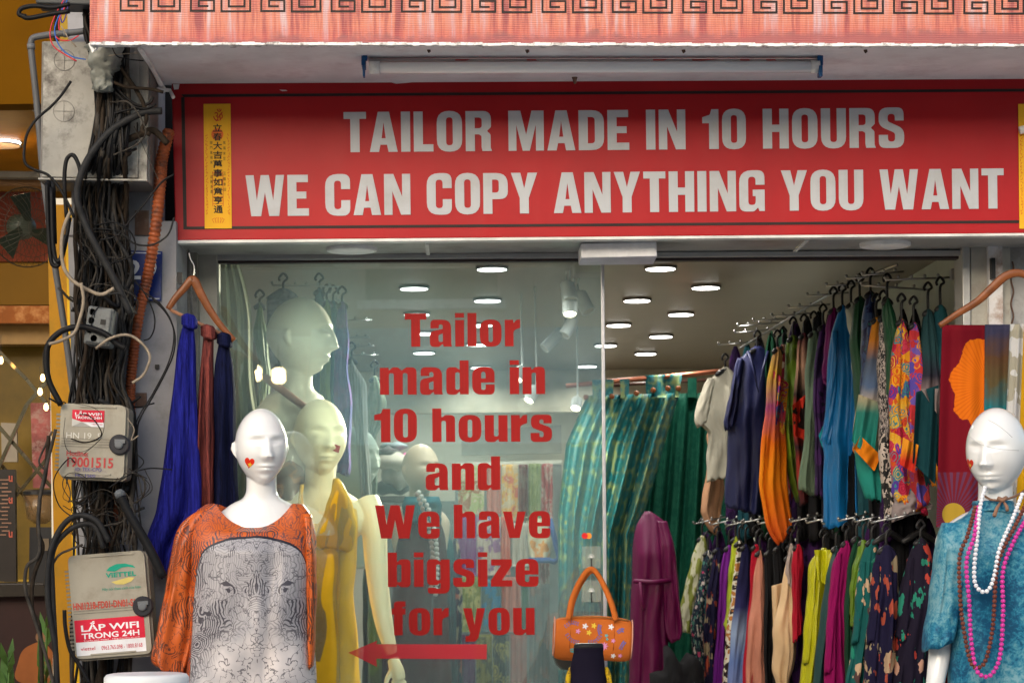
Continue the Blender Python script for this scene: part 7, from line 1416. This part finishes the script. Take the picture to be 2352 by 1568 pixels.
base = mixc(t, math_(t, 'LESS_THAN', sp.outputs[2], .17), (.14, .005, .012), spk); c = mixc(t, ins, base, org_)
t.links.new(c, bs.inputs['Base Color']); bs.inputs['Roughness'].default_value = .7; bs.inputs['Specular IOR Level'].default_value = .06; HIB = m
CL = [
 ('crimson cloth with a big orange hibiscus flower hanging right of the clothes racks', HIB, (2164, 746), (2262, 746), (2150, 1210), (2262, 1210), 6.80),
 ('cloth printed teal and brown hanging between the hibiscus cloth and the white one', cloth('teal_brown_cloth', 'ombre', [(.04, .20, .05), (.012, .22, .24), (.02, .24, .26), (.10, .09, .02), (.012, .21, .24), (.012, .20, .24), (.12, .09, .04), (.12, .06, .03), (.05, .05, .10)], scale=.60, distort=.35), (2262, 745), (2322, 745), (2258, 1210), (2322, 1210), 6.79),
 ('white cloth with grey leaf drawing at the right edge', cloth('white_leaf_cloth', 'blotch', [(.62, .62, .62), (.40, .38, .30), (.66, .66, .66)], 7), (2320, 744), (2356, 744), (2300, 1210), (2340, 1210), 6.77),
 ('mustard yellow cloth cut off by the right edge', cloth('mustard_cloth', 'plain', [(.62, .33, .01)]), (2352, 744), (2420, 744), (2332, 1210), (2420, 1210), 6.76)]
for i, (lab, mm, a, b_, c_, d_, Y) in enumerate(CL):
    tag(sheet(a, b_, c_, d_, Y, 1.4, .007, 60, 30, seed=70 + i).build('printed_cloth', mm, smooth=True, loc=S((a[0] + b_[0]) / 2, 1210, Y)), lab, 'cloth', 'cloths folded over the right wooden hanger')
loft([(1200, 2150, 2190), (1300, 2148, 2186), (1480, 2150, 2190), (1640, 2150, 2190)], 6.95, .05, folds=3, amp=.01, seed=77).build  # (shape only used below)
tag(loft([(1470, 2160, 2192), (1520, 2158, 2194), (1640, 2156, 2196)], 6.7, .04, folds=3, amp=.008, seed=78, m=24).build('red_cloth', cloth('red_yellow_print', 'blotch', [(.50, .03, .02), (.70, .40, .03), (.52, .04, .02)], 12), smooth=True), 'red and yellow cloth between the white forearm and the blue dress', 'cloth')
# ---- orange handbag
YB = 6.80
hb = thing('handbag', S(1362, 1508, YB), 'orange cloth handbag with embroidered flowers and two handles hanging on the glass edge', 'handbag')
ORC = cloth('orange_canvas', 'plain', [(.68, .17, .03)], rough=.8)
bfr = Frame(1361, 1464, YB, R(2.5))
g = G(); nn = 40; mm_ = 30
for i in range(nn):
    t_ = i / (nn - 1); X = (t_ - .5) * 180; e_ = max(0, 1 - abs(2 * t_ - 1) ** 7) ** .5; rr_ = (50 + 3 * math.sin(t_ * 3.1)) * (.80 + .20 * e_) * (1 if 0 < i < nn - 1 else .84)
    for k in range(mm_):
        a = 2 * math.pi * k / mm_; sag = 1 + .06 * math.sin(3 * a + t_ * 5)
        g.v.append(bfr(X, -math.sin(a) * rr_ * sag * (.92 if math.sin(a) > 0 else 1.02), math.cos(a) * .052 * (.8 + .2 * e_)))
for i in range(nn - 1):
    for k in range(mm_): g.f.append((i * mm_ + k, (i + 1) * mm_ + k, (i + 1) * mm_ + (k + 1) % mm_, i * mm_ + (k + 1) % mm_))
g.f.append(tuple(range(mm_))); g.f.append(tuple((nn - 1) * mm_ + k for k in range(mm_))[::-1]); bag = g.build('bag_body', ORC, hb, True)
G().tube([bfr(x, -49 + .0009 * x * x, .028) for x in range(-80, 81, 8)], .0016, 5).build('zip', mat('brass_zip', (.30, .16, .05), .4, .6), hb, True)
for x in (-52, 48): G().tube([bfr(x, -48, .030), bfr(x - 1, -10, .0525), bfr(x - 2, 24, .050)], .0008, 5).build('stitch_line', mat('dark_orange_thread', (.30, .06, .01), .8), hb, True)
for s in (-1, 1):
    g = G().tube([bfr(s * 89, -math.sin(a * .2618) * 44, math.cos(a * .2618) * .045) for a in range(25)], .0022, 6, cap=False); g.build('piping', mat('pale_piping', (.55, .28, .2), .7), hb, True)
for dd, w_ in ((.042, 1), (-.03, .96)):
    P_ = [(1305, 1420), (1312, 1380), (1326, 1345), (1342, 1318), (1354, 1307), (1366, 1310), (1382, 1335), (1398, 1370), (1408, 1400), (1414, 1424)]
    q = cr(P_, 6); g = G(); n = len(q); V = [S(a[0] + (0 if dd > 0 else 3), a[1] + (0 if dd > 0 else 4), YB - dd * (abs(a[1] - 1307) / 110) - .004 * (dd > 0)) for a in q]
    for i, p in enumerate(V):
        tg = (V[min(i + 1, n - 1)] - V[max(i - 1, 0)]).normalized(); nn_ = Vector((-tg.z, 0, tg.x)).normalized() * .0082
        g.v += [p + nn_, p + nn_ * .8 + Vector((0, -.004, 0)), p - nn_ * .8 + Vector((0, -.004, 0)), p - nn_, p + Vector((0, .003, 0))]
    for i in range(n - 1):
        for k in range(5): g.f.append((i * 5 + k, i * 5 + (k + 1) % 5, (i + 1) * 5 + (k + 1) % 5, (i + 1) * 5 + k))
    g.f.append(tuple(range(5))); g.f.append(tuple((n - 1) * 5 + k for k in range(5))); g.build('handle', ORC, hb, True)
EM = {'w': mat('thread_white', (.75, .7, .68), .8), 'y': mat('thread_yellow', (.75, .5, .05), .8), 'p': mat('thread_pink', (.65, .25, .45), .8), 'b': mat('thread_violet', (.16, .13, .32), .8), 't': mat('thread_teal', (.12, .35, .33), .8)}
def flower(c, x, y, s, pet=6):
    pts = []
    for k in range(pet * 4): a = k * 2 * math.pi / (pet * 4); rr_ = s * (.72 + .28 * math.cos(pet * a)); pts.append((x + rr_ * math.cos(a), y + rr_ * math.sin(a)))
    decal('embroidered_flower', bag, bfr, pts, EM[c], hb, .0016)
def sprig(c, pts):
    q = cr(pts, 3)
    for i, a in enumerate(q):
        t_ = Vector((q[min(i + 1, len(q) - 1)] - q[max(i - 1, 0)])[:2]).normalized()
        for s in (-1, 1):
            d = Vector((t_.x * .6 - s * t_.y, t_.y * .6 + s * t_.x)) * 5.0; n_ = Vector((-d.y, d.x)) * .28; o_ = Vector((a[0], a[1]))
            decal('embroidered_leaf', bag, bfr, [tuple(o_), tuple(o_ + d * .5 + n_), tuple(o_ + d), tuple(o_ + d * .5 - n_)], EM[c], hb, .0015)
for c, x, y, s in (('w', -20, -27, 7.5), ('w', 39, -28, 7.5), ('y', 0, -29, 7), ('y', -11, -13, 7), ('p', -36, -15, 6.5), ('p', 25, 16, 10), ('p', 45, 3, 5.5), ('w', 47, 38, 6.5), ('p', 63, 37, 5.5), ('t', 29, -8, 5), ('t', 31, 0, 4), ('t', -45, 32, 4)): flower(c, x, y, s, 8 if s > 9 else 5)
for c, p in (('b', [(-66, -24), (-52, -34), (-38, -32)]), ('b', [(-62, -8), (-50, 6), (-36, 10)]), ('b', [(-12, 8), (4, 6), (14, -6)]), ('b', [(14, -32), (12, -22), (14, -14)]), ('b', [(62, 22), (66, 12), (70, 6)]), ('b', [(54, -16), (62, -22), (66, -22)]), ('t', [(-52, 30), (-44, 28), (-36, 26)]), ('p', [(-40, 40), (-30, 36), (-20, 36)])): sprig(c, p)
# ---- dark neck display form with yellow strap
YN = 6.05
nf = thing('neck_display_form', S(1352, 1568, YN), 'dark velvet neck display form in front of the orange handbag', 'display form')
m = cloth('dark_velvet', 'plain', [(.014, .011, .024)], rough=.9); g = G()
prof = cr([(1481, 29, .0), (1486, 34, 0), (1497, 34, 0), (1503, 35, 0), (1520, 38, 0), (1550, 43, 0), (1580, 52, 0), (1620, 72, 0), (1700, 110, 0)], 5)
b_ = 0
for yy, rx, _ in prof:
    for k in range(36): a = 2 * math.pi * k / 36; g.v.append(S(1352 - (yy - 1490) * .06, yy, YN) + Vector((rx * px(YN) * math.cos(a), .75 * rx * px(YN) * math.sin(a), 0)))
for i in range(len(prof) - 1):
    for k in range(36): g.f.append((i * 36 + k, (i + 1) * 36 + k, (i + 1) * 36 + (k + 1) % 36, i * 36 + (k + 1) % 36))
g.f.append(tuple(range(36))); g.build('neck', m, nf, True)
G().lathe(S(1352, 1486, YN), [(-.006, .0405), (.006, .041), (.011, .037), (.012, .02)], 32, sy=.75).build('top_cap', mat('black_cap', (.012, .012, .014), .5), nf, True)
g = G()
for s in (-1, 1): G().tube(ptube([(1352 + s * 40, 1535, YN + .01), (1352 + s * 47, 1556, YN - .02), (1352 + s * 50, 1600, YN - .05)], YN, 0), .0075, 8).build('yellow_strap', cloth('yellow_strap', 'speck', [(.72, .45, .02), (.35, .2, .02)], 60), nf, True)
# ---- small dark mannequin head form at the left of the bag
o = thing('dark_head_form', S(1300, 1568, 6.9), 'small dark glossy head form with pale rim behind the neck display', 'display form')
G().lathe(S(1302, 1500, 6.9), [(-.05, .02), (-.035, .035), (-.01, .045), (.015, .044), (.03, .03), (.036, .01)], 24).build('head', mat('dark_gloss', (.05, .045, .035), .2, coat=.5), o, True)
# ---- white round seat top at the lower left
st = thing('white_plastic_stool', S(338, 1700, 5.9), 'white round plastic top with a rolled rim at the bottom edge', 'stool')
G().lathe(S(338, 1700, 5.9), [(0, .110), (.10, .112), (.155, .114), (.170, .1135), (.178, .107), (.180, .098), (.179, .06), (.1785, .01)], 64).build('seat', mat('white_gloss_plastic', (.80, .80, .79), .3, var=.03), st, True)
